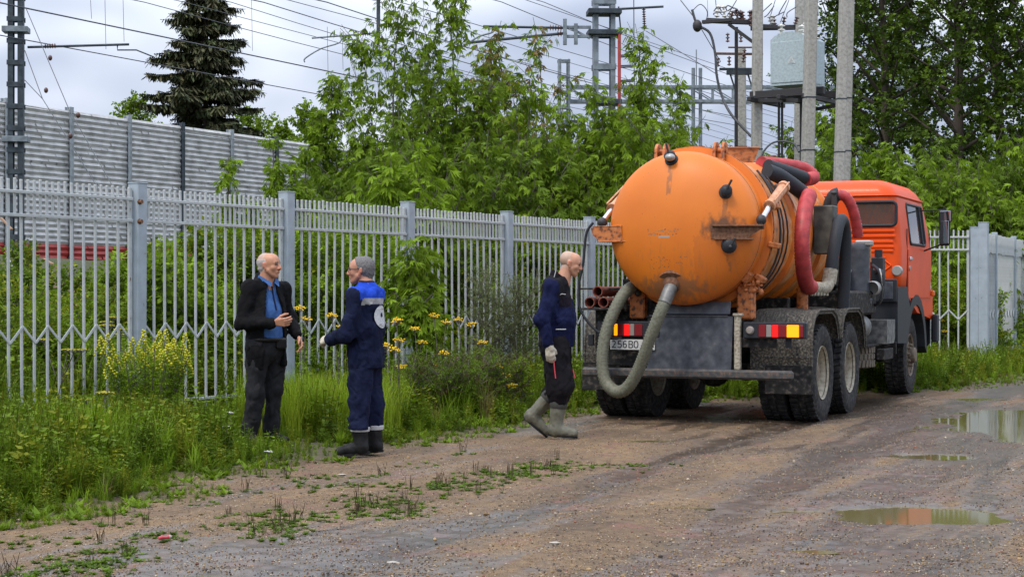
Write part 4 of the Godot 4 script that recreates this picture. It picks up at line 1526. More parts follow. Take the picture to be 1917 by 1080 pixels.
func build_trees() -> void:
	var y0 := Vector3(0, -1.4, 0)
	# spruce behind the barrier
	var t := thing("spruce_tree", "tall dark spruce with drooping branches rising behind the noise barrier", "tree", Vector3(-13.65, 1.40, -78.00) + Vector3(0, -0.4, 0))
	var wood := MB.new()
	var hh := 13.9
	wood.tube([Vector3.ZERO, Vector3(0.05, hh * 0.5, 0), Vector3(0, hh, 0)], [0.24, 0.16, 0.03], 8)
	var xf := []
	var cs := []
	var y := 4.6
	while y < hh:
		var f := (hh - y) / (hh - 4.6)
		var rmax := 3.3 * pow(f, 0.6) + 0.1
		var n := 9
		for i in n:
			var a := i * TAU / n + y * 1.7 + R(-0.35, 0.35)
			var l := rmax * R(0.4, 1.12)
			var p := Vector3(0, y + R(-0.35, 0.35), 0)
			var o := Vector3(cos(a), 0, sin(a))
			var bp := []
			for k in 7:
				var u := k / 6.0
				bp.append(p + o * l * u + Vector3(0, l * (0.10 * u - 0.42 * u * u + 0.30 * u * u * u), 0))
			wood.tube(bp, [0.05, 0.045, 0.035, 0.03, 0.02, 0.015, 0.01], 4, false)
			var m := int(l * 11.0) + 3
			for k in m:
				var u := 0.14 + 0.86 * (k + rng.randf()) / m
				var g := u * 6.0
				var gi := mini(int(g), 5)
				var q: Vector3 = bp[gi].lerp(bp[gi + 1], g - gi)
				var sd := 1.0 if k % 2 else -1.0
				var dir := (o + o.cross(Vector3.UP) * sd * R(0.2, 1.1)).normalized() + Vector3(0, R(-0.25, 0.1), 0)
				xf.append(Transform3D(facing(dir, R(-0.2, 0.2), R(0.55, 1.0) * lerpf(1.0, 0.7, u)), q))
				cs.append(Color(0.052, 0.076, 0.022).lerp(Color(0.100, 0.080, 0.034), rng.randf() * 0.8) * R(0.6, 1.3))
		y += R(0.42, 0.75)
	put("trunk", wood.done(), M.bark, t)
	var hf := int(xf.size() / 2.0)
	multi("crown", L.spruce[0], M.needle, xf.slice(0, hf), cs.slice(0, hf), t)
	multi("crown", L.spruce[1], M.needle, xf.slice(hf), cs.slice(hf), t)
	# far trees peeping over the barrier
	var far := [[250, 195, 84, "grey-green far treetop just left of the spruce behind the barrier"], [478, 225, 84, "small far treetop at the right foot of the spruce"], [575, 215, 90, "grey-green far tree right of the spruce above the barrier's end"], [540, 250, 92, "low far treetop above the barrier between the spruce and the maples"]]
	for f in far:
		var x: float = (f[0] - 958.5) / 3289.0 * f[2]
		plant("far_tree", f[3], "tree", Vector3(x, 0, -f[2]), {"h": 1.4 + (544.0 - f[1]) / 3289.0 * f[2], "stems": 2, "lean": 0.05, "r": 0.12, "br": 26, "blen": 2.0, "shape": "oval", "start": 0.4, "up0": 0.4, "up1": 0.9, "twigs": 5, "twig": 0.6, "leaves": 4, "leaf": 0.5, "kind": "poplar", "col": G_MID, "tip": 20})
	# the maple thicket behind the fence
	var thicket := [
		[632, 158, 33.0, G_MID, {"br": 22, "blen": 0.5, "twig": 0.3, "stems": 3, "lean": 0.06}, "box elder at the left end of the thicket with one slender leafy top"],
		[695, 240, 31.0, G_DEEP, {"stems": 5, "blen": 0.55, "twig": 0.32, "lean": 0.1}, "bushy dark box elder left of the tall tops, above the barrier's end"],
		[728, 22, 31.5, G_MID, {"stems": 3, "lean": 0.13, "col2": G_YOUNG}, "tall box elder with two upright feathery tops, left of the highest"],
		[800, 150, 30.5, G_MID, {"stems": 5, "col2": G_DEEP}, "broad dense box elder in the middle of the thicket"],
		[852, -6, 31.5, G_MID, {"stems": 3, "lean": 0.11, "col2": G_YOUNG}, "tallest box elder, its top touching the picture's upper edge"],
		[905, 145, 32.5, G_MID, {"stems": 4, "col2": G_YEL}, "yellowish box elder right of the tallest one"],
		[945, 78, 33.0, G_MID, {"stems": 3, "lean": 0.1, "br": 14, "col2": Color(0.22, 0.16, 0.06), "mix": 0.4}, "slender box elder with tan seed clusters near its top"],
		[1012, 84, 34.0, G_MID, {"stems": 2, "lean": 0.06, "br": 12, "twigs": 5, "col2": Color(0.22, 0.15, 0.05), "mix": 0.3}, "sparse box elder with reddish seed bunches left of the lattice mast"],
		[985, 200, 30.0, G_DEEP, {"stems": 2, "lean": 0.14, "br": 12}, "dark leaning box elder with a bare lower trunk against the sky"],
		[1085, 235, 32.0, G_MID, {"stems": 5}, "rounded box elder in front of the central lattice mast's foot"],
		[1186, 95, 33.0, G_YOUNG, {"stems": 2, "lean": 0.1, "br": 16, "col2": G_MID, "mix": 0.5}, "tall thin light green box elder right of the lattice mast"],
		[1160, 205, 30.5, G_MID, {"stems": 5, "col2": G_YOUNG}, "light bushy box elder above the tank's left shoulder"],
		[1235, 190, 33.0, G_MID, {"stems": 4, "col2": G_YOUNG}, "box elder directly behind the tank's top edge"],
		[1290, 168, 35.0, G_YOUNG, {"stems": 1, "lean": 0.04, "br": 13, "blen": 0.55, "col2": G_MID}, "single slim box elder right of the tank's left hinge"],
		[434, 296, 22.8, G_YOUNG, {"stems": 2, "lean": 0.05, "br": 11, "blen": 0.28, "leaf": 0.15, "twig": 0.14}, "young light green maple sapling above the fence in front of the barrier"],
		[518, 272, 23.8, G_YOUNG, {"stems": 2, "lean": 0.04, "br": 13, "blen": 0.24, "leaf": 0.14, "twig": 0.13}, "second light green sapling, beside the second fence post"],
		[575, 285, 24.5, G_MID, {"stems": 3, "lean": 0.07, "br": 12, "blen": 0.28, "leaf": 0.15, "twig": 0.16}, "third sapling with drooping leaves just right of the second fence post"],
		[735, 340, 24.5, G_YOUNG, {"stems": 3, "lean": 0.1, "br": 12, "blen": 0.5, "leaf": 0.24}, "bright young maple peeping over the fence left of the third post"],
		[790, 335, 25.0, G_YOUNG, {"stems": 2, "lean": 0.1, "br": 12, "blen": 0.45, "leaf": 0.24}, "bright young maple peeping over the fence right of the third post"],
	]
	for f in thicket:
		var x: float = (f[0] - 958.5) / 3289.0 * f[2]
		plant("box_elder", f[5], "tree", Vector3(x, 0, -f[2]), maple(1.4 + (544.0 - f[1]) / 3289.0 * f[2], f[3], f[4]), "box elders behind the fence")
	# lower bushes filling the foot of the thicket
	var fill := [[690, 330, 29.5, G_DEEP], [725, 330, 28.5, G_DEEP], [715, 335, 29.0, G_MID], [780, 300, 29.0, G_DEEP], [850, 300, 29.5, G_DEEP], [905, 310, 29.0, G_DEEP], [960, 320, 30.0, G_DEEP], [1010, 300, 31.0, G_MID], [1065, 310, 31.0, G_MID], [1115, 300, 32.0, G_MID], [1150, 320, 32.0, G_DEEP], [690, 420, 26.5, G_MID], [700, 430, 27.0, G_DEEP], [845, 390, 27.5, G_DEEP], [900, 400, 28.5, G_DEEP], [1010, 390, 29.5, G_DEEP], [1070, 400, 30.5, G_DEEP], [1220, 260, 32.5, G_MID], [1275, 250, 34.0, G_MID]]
	var where := ["below the box elder at the thicket's left end", "below the slender left top", "below the twin feathery tops", "under the broad dense box elder", "under the tallest box elder", "in the dark heart of the thicket", "under the slender seeding box elder", "under the reddish seed bunches", "before the mast's foot, left part", "before the mast's foot, right part", "beside the tank's left shoulder", "seen through the fence right of the man in the blue-yoked jacket", "seen through the fence left of the third post", "seen through the fence right of the third post", "seen through the fence left of the fourth post", "seen through the fence right of the fourth post", "seen through the fence behind the walking man", "behind the tank's top", "right behind the tank's hinges"]
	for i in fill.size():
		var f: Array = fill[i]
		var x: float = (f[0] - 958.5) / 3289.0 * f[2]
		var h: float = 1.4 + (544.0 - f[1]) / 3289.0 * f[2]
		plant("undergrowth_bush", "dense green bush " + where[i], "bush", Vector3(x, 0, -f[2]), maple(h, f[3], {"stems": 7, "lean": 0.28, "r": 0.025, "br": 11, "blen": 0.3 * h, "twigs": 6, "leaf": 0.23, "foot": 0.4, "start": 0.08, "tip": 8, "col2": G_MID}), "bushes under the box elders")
	# shrubs behind the truck's cab and the gate
	var right := [[1500, 270, 38.0, G_MID], [1545, 262, 37.0, G_MID], [1600, 300, 36.0, G_YOUNG], [1650, 310, 36.5, G_YOUNG], [1700, 318, 37.0, G_MID], [1740, 330, 39.0, G_MID], [1785, 310, 40.0, G_DEEP], [1830, 345, 38.0, G_MID], [1870, 290, 41.0, G_MID], [1905, 300, 40.0, G_YOUNG], [1800, 420, 35.0, G_YOUNG], [1770, 470, 34.0, G_MID], [1850, 400, 37.0, G_MID], [1960, 320, 42.0, G_DEEP], [1900, 420, 39.0, G_MID]]
	var rw := ["between the tank's hoses and the left concrete pole", "at the foot of the pole pair", "right of the pole pair, light green", "above the cab roof's middle, light green", "above the cab roof's right end", "right of the cab roof", "above the truck's mirror", "left of the gate post's top", "above the gate post", "at the picture's right edge, light green", "behind the truck's mirror", "behind the short fence beside the mirror", "behind the gate post", "beyond the picture's right edge", "behind the right-hand fence"]
	for i in right.size():
		var f: Array = right[i]
		var x: float = (f[0] - 958.5) / 3289.0 * f[2]
		var h: float = 1.4 + (544.0 - f[1]) / 3289.0 * f[2]
		plant("leafy_shrub", "leafy shrub " + rw[i], "shrub", Vector3(x, 0, -f[2]), maple(h, f[3], {"stems": 7, "lean": 0.26, "r": 0.03, "br": 13, "blen": 0.27 * h, "twigs": 7, "leaf": 0.24, "foot": 0.4, "start": 0.1, "tip": 18, "col2": G_YOUNG if i % 2 else G_DEEP}), "shrubs behind the cab")
	# tall dark trees on the right
	var tall := [[1655, 56.0, 15.5, "tall dark tree with a slim straight trunk right of the pole pair"], [1790, 54.0, 16.0, "tall dark tree with the thickest trunk, above the cab's mirror"], [1868, 58.0, 16.5, "tall dense dark tree near the right edge of the picture"], [1590, 62.0, 14.5, "tall tree half hidden behind the pair of concrete poles"], [1940, 53.0, 16.0, "tall dark tree at the very right edge of the picture"], [1725, 64.0, 15.0, "farther tall tree between the two straight trunks"], [2010, 60.0, 15.5, "tall dark tree beyond the right edge of the picture"]]
	for f in tall:
		var x: float = (f[0] - 958.5) / 3289.0 * f[1]
		plant("poplar_tree", f[3], "tree", Vector3(x, 0, -f[1]), {"h": f[2], "stems": 1, "lean": 0.05, "r": 0.24, "br": 62, "blen": 3.0, "shape": "oval", "start": 0.2, "up0": 0.25, "up1": 1.0, "twigs": 9, "twig": 0.8, "leaves": 5, "leaf": 0.38, "kind": "poplar", "col": G_DARK, "col2": G_DEEP, "mix": 0.4, "tip": 40, "bark": M.bark, "curl": 0.08}, "tall trees on the right")
	# far wood that reads as one mass behind everything on the right
	xf = []
	cs = []
	for i in 5200:
		var x := R(12.0, 36.0)
		var z := -R(70.0, 82.0)
		xf.append(Transform3D(facing(Vector3(R(-1, 1), R(-0.5, 0.4), R(-1, 1)), R(0, TAU), R(0.7, 1.3)), Vector3(x, pow(rng.randf(), 0.8) * (5.0 + 2.0 * nz.get_noise_1d(x * 0.4)), z)))
		cs.append(G_DEEP * R(0.5, 1.2))
	tag(multi("far_wood", L.poplar[0], M.leaf, xf, cs), "far dark green wood behind the tall trees", "wood", "", "stuff")

# ---------------------------------------------------------------- verge
func fence_side(x: float, z: float) -> float:
	return (x + 3.835) * 0.8652 + (z + 17.93) * 0.5015

func in_view(x: float, d: float) -> bool:
	return absf(x) < d * 0.297 + 0.5

func build_verge() -> void:
	var sets := {"grass": [], "grass_short": [], "grass_fine": [], "weed": [], "weed_narrow": [], "rosette": []}
	var gy := func(x: float, z: float) -> float:
		return road_height(x, z) if x > X0 and x < X1 and z > Z1 else land_height(x, z)
	var n := 0
	while n < 40000:
		n += 1
		var d := 8.5 + 24.0 * pow(rng.randf(), 1.15)
		var x := R(-0.31, 0.31) * d
		var z := -d
		var s := verge(x, z)
		if s < -0.15:
			continue
		var f := fence_side(x, z)
		if f < -7.0:
			continue
		var patch := nz.get_noise_2d(x * 0.7 + 30.0, z * 0.7)
		var fine := nz2.get_noise_2d(x * 2.3, z * 2.3)
		var edge := smoothstep(0.0, 1.1, s)
		var r := rng.randf()
		var c := G_MID.lerp(G_YOUNG, clampf(0.45 + patch * 1.2 + R(-0.3, 0.3), 0, 1))
		if rng.randf() < 0.1: c = Color(0.20, 0.17, 0.07)
		var kind := "grass_short"
		var h := lerpf(0.05, 0.2, edge) * R(0.7, 1.4)
		if r < 0.30 * edge + 0.04 and patch > -0.25:
			kind = "grass" if rng.randf() < 0.6 else "grass_fine"
			h = lerpf(0.08, 0.44, edge) * R(0.45, 1.25) * (1.0 + 0.9 * patch)
		elif r < 0.72:
			kind = "weed" if fine > 0.0 else "weed_narrow"
			h = lerpf(0.06, 0.46, edge) * R(0.4, 1.3)
			c = G_MID.lerp(G_DEEP, rng.randf()) if rng.randf() < 0.8 else G_YEL
		elif r < 0.86:
			kind = "rosette"
			h = R(0.05, 0.12)
			c = G_MID.lerp(G_DEEP, rng.randf())
		if f < 0.0:
			if rng.randf() < 0.35: continue
			h *= R(1.2, 1.9)
		elif f < 0.35:
			h *= 0.9
		# the trodden place where the two men stand
		if Vector2(x + 2.2, z + 15.8).length() < 0.6 or Vector2(x + 1.32, z + 15.1).length() < 0.55 or Vector2(x + 2.0, z + 14.9).length() < 0.6:
			h *= 0.35
		if absf(x + 2.95) < 0.55 and f > 0.0 and f < 1.4: h *= 0.5
		if Vector2(x + 3.4, z + 16.3).length() < 0.75: h *= 0.45
		var ws := h * (R(0.55, 0.9) if kind.begins_with("grass") else R(0.7, 1.0))
		if kind == "grass_short": ws = h * R(1.0, 1.6)
		var b := Basis(Vector3.UP, R(0, TAU)).scaled(Vector3(ws, h, ws))
		sets[kind].append([Transform3D(b, Vector3(x, gy.call(x, z) - 0.01, z)), c * R(0.75, 1.25)])
	# long pale grass between and behind the two men
	for i in 620:
		var q := Vector2(R(-1, 1), R(-1, 1))
		var x := -1.85 + q.x * 0.75
		var z := -17.3 + q.y * 1.0
		if fence_side(x, z) < 0.15 or verge(x, z) < 0.3: continue
		var h := R(0.35, 0.72)
		sets.grass_fine.append([Transform3D(Basis(Vector3.UP, R(0, TAU)).scaled(Vector3(h * 0.7, h, h * 0.7)), Vector3(x, 0.03, z)), G_YOUNG.lerp(G_YEL, R(0, 0.7)) * R(0.9, 1.3)])
	# tall dark grass at the left edge
	for i in 260:
		var x := R(-5.6, -3.1)
		var z := R(-17.0, -13.0)
		if fence_side(x, z) < 0.05 or not in_view(x, -z): continue
		var h := R(0.3, 0.6)
		sets.grass.append([Transform3D(Basis(Vector3.UP, R(0, TAU)).scaled(Vector3(h * 0.7, h, h * 0.7)), Vector3(x, 0.03, z)), G_MID.lerp(G_YOUNG, R(0, 0.8)) * R(0.7, 1.2)])
	var look := {"grass": ["tall_grass", "tall arching grass along the fence"], "grass_short": ["short_grass", "short grass at the road's edge"], "grass_fine": ["fine_grass", "fine upright grass among the weeds"], "weed": ["broad_weeds", "broad-leaved weeds along the fence"], "weed_narrow": ["narrow_weeds", "narrow-leaved weeds along the fence"], "rosette": ["ground_cover", "low ground-covering leaves on the verge"]}
	for k in sets:
		var list: Array = sets[k]
		for v in 3:
			var xf := []
			var cs := []
			for i in range(v, list.size(), 3):
				xf.append(list[i][0])
				cs.append(list[i][1])
			tag(multi(look[k][0], L[k][v], M.leaf, xf, cs), look[k][1], "grass" if k.begins_with("grass") else "weeds", look[k][1], "stuff")
	# plantains and tufts standing on the bare ground between the wheel tracks
	var pd := [8.5, 9.28, 10.3, 11.07, 12.9, 13.7, 14.4]
	var px := [-2.5, -2.05, -1.5, -0.9, -0.39, 0.13, 0.75]
	var rx := [[], [], []]
	var rc := [[], [], []]
	var sx := [[], []]
	var sc := [[], []]
	for i in 190:
		var d := R(8.6, 14.4)
		var x: float = table(pd, px, d) + rng.randfn(0.0, 0.20)
		if i > 140:
			d = R(9.5, 15.0)
			x = table(EDGE_D, EDGE_X, d) + R(0.0, 1.1)
		if nz2.get_noise_2d(x * 1.4, d * 1.4 + 70.0) < -0.1: continue
		for q in int(R(5, 14)):
			var p := Vector3(x + rng.randfn(0, 0.12), 0, -d + rng.randfn(0, 0.12))
			p.y = road_height(p.x, p.z)
			var s := R(0.016, 0.05)
			rx[q % 3].append(Transform3D(Basis(Vector3.UP, R(0, TAU)).scaled(Vector3(s, s * 0.8, s)), p))
			rc[q % 3].append(G_DEEP.lerp(G_DARK, rng.randf()) * R(0.8, 1.3))
			if rng.randf() < 0.07:
				var hgt := R(0.05, 0.13)
				sx[q % 2].append(Transform3D(Basis(Vector3.UP, R(0, TAU)).scaled(Vector3(hgt, hgt, hgt)), p))
				sc[q % 2].append(Color(0.10, 0.075, 0.045) * R(0.7, 1.3))
	for k in 3:
		tag(multi("plantain", L.rosette[k], M.leaf, rx[k], rc[k]), "low plantain rosettes growing on the bare road between the wheel tracks", "plantain", "plantains on the road", "stuff")
	for k in 2:
		tag(multi("plantain_spikes", L.spike[k], M.leaf, sx[k], sc[k]), "thin brown plantain seed spikes on the bare road", "plantain", "plantain spikes on the road", "stuff")
	build_flowers()
	build_back_weeds()

func build_back_weeds() -> void:
	# shrubs and tall weeds seen through the bars
	var list := [[300, 22.0, 1.5, G_MID], [345, 20.9, 1.7, G_MID], [395, 22.0, 1.9, G_DEEP], [440, 21.6, 2.0, G_MID], [480, 22.8, 1.9, G_DEEP], [530, 22.6, 2.0, G_MID], [585, 23.6, 2.1, G_MID], [630, 23.4, 2.1, G_YOUNG], [680, 24.4, 1.9, G_DEEP], [730, 24.0, 2.0, G_MID], [770, 25.2, 2.0, G_DEEP], [825, 25.4, 2.1, G_DEEP], [870, 26.2, 2.1, G_DEEP], [920, 26.6, 2.1, G_DEEP], [975, 27.6, 2.1, G_DEEP], [1030, 28.0, 2.1, G_DEEP], [1085, 29.2, 2.1, G_DEEP], [1140, 30.0, 2.1, G_DEEP], [40, 19.0, 1.25, G_MID], [105, 20.6, 0.9, G_DEEP], [215, 21.0, 1.2, G_MID], [165, 19.2, 0.8, G_MID], [60, 23.5, 1.8, G_DEEP], [255, 24.5, 1.6, G_MID], [330, 26.0, 1.9, G_MID]]
	for i in list.size():
		var f: Array = list[i]
		var x: float = (f[0] - 958.5) / 3289.0 * f[1]
		var where: String = ["just right of the bolted fence post", "left of the man in the black jacket", "behind the man in the black jacket", "behind the black-jacketed man's head", "left of the second fence post", "right of the second fence post", "behind the gap between the two talking men", "left of the grey-haired man's head", "right of the grey-haired man's head", "left of the third fence post", "at the third fence post", "right of the third fence post", "between the third and fourth fence posts", "left of the fourth fence post", "right of the fourth fence post", "left of the walking man's head", "behind the walking man's head", "left of the tank's lower edge", "at the picture's left edge", "below the red barrier strip", "left of the bolted fence post", "at the foot of the earth mound", "far left beside the mast", "behind the bolted fence post", "far behind the bars right of the bolted post"][i]
		plant("weedy_shrub", "leafy weedy shrub behind the bars " + where, "shrub", Vector3(x, land_height(x, -f[1]) * 0.8, -f[1]), bush(f[2], f[3], {"kind": "sprig" if i % 3 else "willow", "leaf": R(0.17, 0.26), "col2": G_YOUNG if i % 2 else G_YEL, "mix": 0.25, "br": 11}), "weedy shrubs behind the bars")
	# behind the short fence at the cab
	for f in [[1765, 31.8, 1.3, "behind the short fence, left part"], [1800, 32.2, 1.5, "behind the short fence, right part"], [1880, 34.5, 1.4, "behind the right-hand fence's first bars"], [1915, 36.0, 1.6, "behind the right-hand fence's last bars"]]:
		var x: float = (f[0] - 958.5) / 3289.0 * f[1]
		plant("weedy_shrub", "light green weedy shrub " + f[3], "shrub", Vector3(x, 0, -f[1]), bush(f[2], G_YOUNG, {"col2": G_YEL}), "weedy shrubs behind the bars")
	# the box elder branch that hangs over the third post, in front of the bars
	plant("box_elder", "low young maple spreading its leaves in front of the third fence post", "tree", Vector3(-1.17, 1.40, -20.90) + Vector3(0.05, -1.38, 0.1), maple(1.7, G_MID, {"stems": 3, "lean": 0.14, "r": 0.018, "br": 12, "blen": 0.5, "twigs": 5, "twig": 0.3, "leaf": 0.17, "start": 0.4, "tip": 6, "col2": G_YOUNG}), "box elders behind the fence")
	plant("wormwood", "pale feathery wormwood growing through the bars left of the fourth post", "plant", Vector3(-0.30, 1.40, -22.60) + Vector3(0, -1.4, 0.1), bush(1.55, Color(0.17, 0.20, 0.10), {"stems": 6, "lean": 0.16, "kind": "willow", "leaf": 0.11, "blen": 0.25, "br": 14, "r": 0.01}))
	for f in [[845, 712, 18.9, 0.62, "dark brownish weed clump between the grey-haired man and the walking man"], [900, 700, 19.6, 0.66, "rounded green weed clump left of the walking man's knee"], [795, 715, 18.6, 0.6, "narrow dark weed clump at the third post's foot"]]:
		var x: float = (f[0] - 958.5) / 3289.0 * f[2]
		plant("weed_clump", f[4], "weeds", Vector3(x, 0.04, -f[2]), bush(f[3], G_DEEP if f[0] != 900 else G_MID, {"stems": 16, "lean": 0.4, "kind": "willow", "leaf": 0.09, "blen": 0.22, "br": 9, "twigs": 4, "r": 0.008, "twig": 0.14, "col2": Color(0.085, 0.06, 0.03), "mix": 0.35}))

func build_flowers() -> void:
	# goldenrod by the bolted post
	var gold := thing("goldenrod", "large goldenrod clump in yellow bloom before the bolted fence post", "plant", Vector3(-3.58, 0.04, -17.15))
	var st := MB.new()
	var xf := []
	var cs := []
	var fl := MB.new()
	for i in 60:
		var a := R(0, TAU)
		var o := Vector3(cos(a), 0, sin(a)) * sqrt(rng.randf()) * 0.40
		var h := R(0.66, 0.92)
		var b := o * 0.5
		var top := o * 1.15 + Vector3(R(-0.05, 0.05), h, R(-0.05, 0.05))
		st.tube([b, b.lerp(top, 0.5), top], 0.004, 4, false)
		for k in 30:
			var t := 0.08 + 0.88 * k / 30.0
			var az := k * 2.4
			xf.append(Transform3D(facing(Vector3(cos(az), 0.5, sin(az)), 0, 0.105), b.lerp(top, t)))
			cs.append(G_MID.lerp(G_YOUNG, rng.randf()) * R(0.8, 1.3))
		if i % 5 > 2: continue
		fl.col = Color.WHITE
		for k in 24:
			var t := k / 24.0
			var az := k * 2.2 + i
			var rr := 0.062 * (1.0 - t) + 0.006
			fl.ball(top + Vector3(cos(az) * rr, -0.14 + 0.2 * t, sin(az) * rr), Vector3(0.0115, 0.012, 0.0115) * R(0.7, 1.3), 5, 3)
	put("stems", st.done(), M.bark_grey, gold)
	multi("foliage", L.willow[0], M.leaf, xf, cs, gold)
	var ym := tex_mat(lin(0.62, 0.55, 0.03), 0.85, ntex(51, 0.1, [[0.0, lin(0.5, 0.6, 0.5)], [1.0, Color.WHITE]], 128, 2), 9.0)
	put("flower_plumes", fl.done(), ym, gold)
	# tansy: upright stems with flat yellow heads
	var tansy := [[[560, 576], [572, 596], 17.6, "tansy with two yellow heads beside the black-jacketed man's hand"], [[620, 590], [640, 612], 17.4, "tansy with a wide yellow head between the two talking men"], [[742, 600], [745, 636], 17.0, "tansy with stacked yellow heads just right of the blue-yoked jacket"], [[738, 652], [722, 646], 17.0, "low tansy heads right of the grey-haired man's hip"], [[812, 590], [835, 602], 19.3, "tansy with two heads right of the third fence post"], [[858, 598], [882, 606], 19.8, "tansy pair between the third and fourth posts"], [[830, 660], [750, 686], 18.6, "tansy with low heads before the dark weed clump"], [[903, 640], [820, 684], 19.6, "tansy with a single small head in front of the bars"], [[930, 685], [948, 702], 19.3, "tansy with dense orange-yellow heads near the walking man's knee"], [[916, 710], [958, 722], 19.0, "low tansy left of the walking man's boot"], [[777, 614], [790, 640], 18.8, "thin tansy right of the third post's foot"], [[1765, 600], [1770, 620], 31.0, "yellow flowers behind the short fence beside the cab"]]
	for f in tansy:
		var x: float = ((f[0][0] + f[1][0]) / 2.0 - 958.5) / 3289.0 * f[2]
		var t := thing("tansy", f[3], "flower", Vector3(x, 0.04, -f[2]), 0.0, "tansies along the fence")
		var sm := MB.new()
		var lx := []
		var lc := []
		for e in [f[0], f[1]]:
			var q := Vector3((e[0] - 958.5) / 3289.0 * f[2] - x, 1.36 + (544.0 - e[1]) / 3289.0 * f[2], R(-0.1, 0.1))
			var b := Vector3(R(-0.05, 0.05), 0, R(-0.05, 0.05))
			sm.tube([b, b.lerp(q, 0.5) + Vector3(R(-0.04, 0.04), 0, 0), q], 0.005, 4, false)
			for k in 12:
				var az := k * 2.4
				lx.append(Transform3D(facing(Vector3(cos(az), 0.3, sin(az)), 0, 0.12), b.lerp(q, 0.15 + 0.75 * k / 12.0)))
				lc.append(G_MID * R(0.7, 1.3))
			var hd := MB.new()
			for k in 22:
				var az := k * 2.4
				var r := 0.058 * sqrt(k / 22.0)
				var p := q + Vector3(cos(az) * r, R(-0.022, 0.016) + 0.012 - r * 0.35, sin(az) * r)
				hd.ball(p, Vector3(0.0095, 0.0075, 0.0095), 6, 4)
				sm.tube([q - Vector3(0, 0.05, 0), p], 0.0015, 3, false)
			put("flower_head", hd.done(), M.yellow, t)
		put("stems", sm.done(), M.bark_grey, t)
		multi("foliage", L.willow[1], M.leaf, lx, lc, t)
	# yellow-green umbels left of the post
	var um := [[185, 592, 18.2, "upper left yellow-green umbel plant behind the first bars"], [225, 610, 18.0, "yellow-green umbel plant touching the bolted post"], [110, 640, 17.2, "yellow-green umbel plant near the left edge"], [195, 742, 15.8, "low yellow umbel plant in the tall left grass"]]
	for f in um:
		var x: float = (f[0] - 958.5) / 3289.0 * f[2]
		var t := thing("umbel_plant", f[3], "flower", Vector3(x, 0.03, -f[2]), 0.0, "umbel plants by the post")
		var h: float = 1.37 + (544.0 - f[1]) / 3289.0 * f[2]
		var sm := MB.new()
		for e in 4:
			var q := Vector3(R(-0.22, 0.22), h * R(0.82, 1.0), R(-0.15, 0.15))
			sm.tube([Vector3(0, 0, 0), Vector3(0, h * 0.5, 0), q], 0.005, 4, false)
			var hd := MB.new()
			for k in 16:
				var az := k * 2.4
				var r := 0.08 * sqrt(k / 16.0)
				var p := q + Vector3(cos(az) * r, 0.04 - r * 0.15, sin(az) * r)
				sm.tube([q, p], 0.0016, 3, false)
				hd.ball(p, Vector3(0.012, 0.005, 0.012), 5, 3)
			put("flower_head", hd.done(), flat_mat(lin(0.42, 0.38, 0.03), 0.8), t)
		put("stems", sm.done(), M.bark_grey, t)
	# white yarrow in the near grass
	var ya := [[150, 815, "topmost left white yarrow head in the near grass"], [265, 777, "white yarrow head left of the goldenrod's foot"], [305, 786, "white yarrow head right of the goldenrod's foot"], [177, 840, "white yarrow head above the low pair"], [174, 853, "lower one of two white yarrow heads"], [220, 868, "white yarrow cluster, left head"], [232, 872, "white yarrow cluster, right head"], [423, 798, "white yarrow head left of the black-jacketed man's shin"], [160, 795, "small white yarrow head by the left bars"], [430, 772, "small white yarrow head near the bottom rail"], [502, 845, "tiny white flower before the black-jacketed man's shoe"], [250, 800, "white yarrow head below the goldenrod"]]
	for f in ya:
		var d := 13.6 if f[1] > 830 else 15.2
		var x: float = (f[0] - 958.5) / 3289.0 * d
		var y: float = 1.4 + (544.0 - f[1]) / 3289.0 * d
		var t := thing("yarrow", f[2], "flower", Vector3(x, 0.02, -d), 0.0, "white yarrows in the grass")
		var sm := MB.new()
		sm.tube([Vector3(R(-0.04, 0.04), 0, 0), Vector3(0, y - 0.03, 0)], 0.004, 4, false)
		put("stem", sm.done(), M.bark_grey, t)
		var hd := MB.new()
		for k in 12:
			var az := k * 2.4
			var r := 0.034 * sqrt(k / 12.0)
			hd.ball(Vector3(cos(az) * r, y - 0.02 + R(-0.004, 0.004), sin(az) * r), Vector3(0.009, 0.004, 0.009), 5, 3)
		put("flower_head", hd.done(), M.white_paint, t)

# ---------------------------------------------------------------- the vacuum truck
# its own axes: +x to its right, y up, -z forward; the rear axle stands at the origin
const ZAX := Basis(Vector3(1, 0, 0), Vector3(0, 0, 1), Vector3(0, -1, 0))

func ribbed(path: Array, r: float, pitch: float, depth: float, steps := 10) -> Array:
	var c := Curve3D.new()
	for p in curve(path, steps):
		c.add_point(p)
	var l := c.get_baked_length()
	var n := int(l / pitch) * 2
	var pts := []
	var rad := []
	for i in n + 1:
		pts.append(c.sample_baked(l * i / n, true))
		rad.append(r - (depth if i % 2 else 0.0))
	return [pts, rad]

func hose(called: String, path: Array, r: float, mat: Material, parent: Node, pitch := 0.03, depth := 0.006) -> MeshInstance3D:
	var mb := MB.new()
	var g := ribbed(path, r, pitch, depth)
	mb.tube(g[0], g[1], 16)
	return put(called, mb.done(), mat, parent)

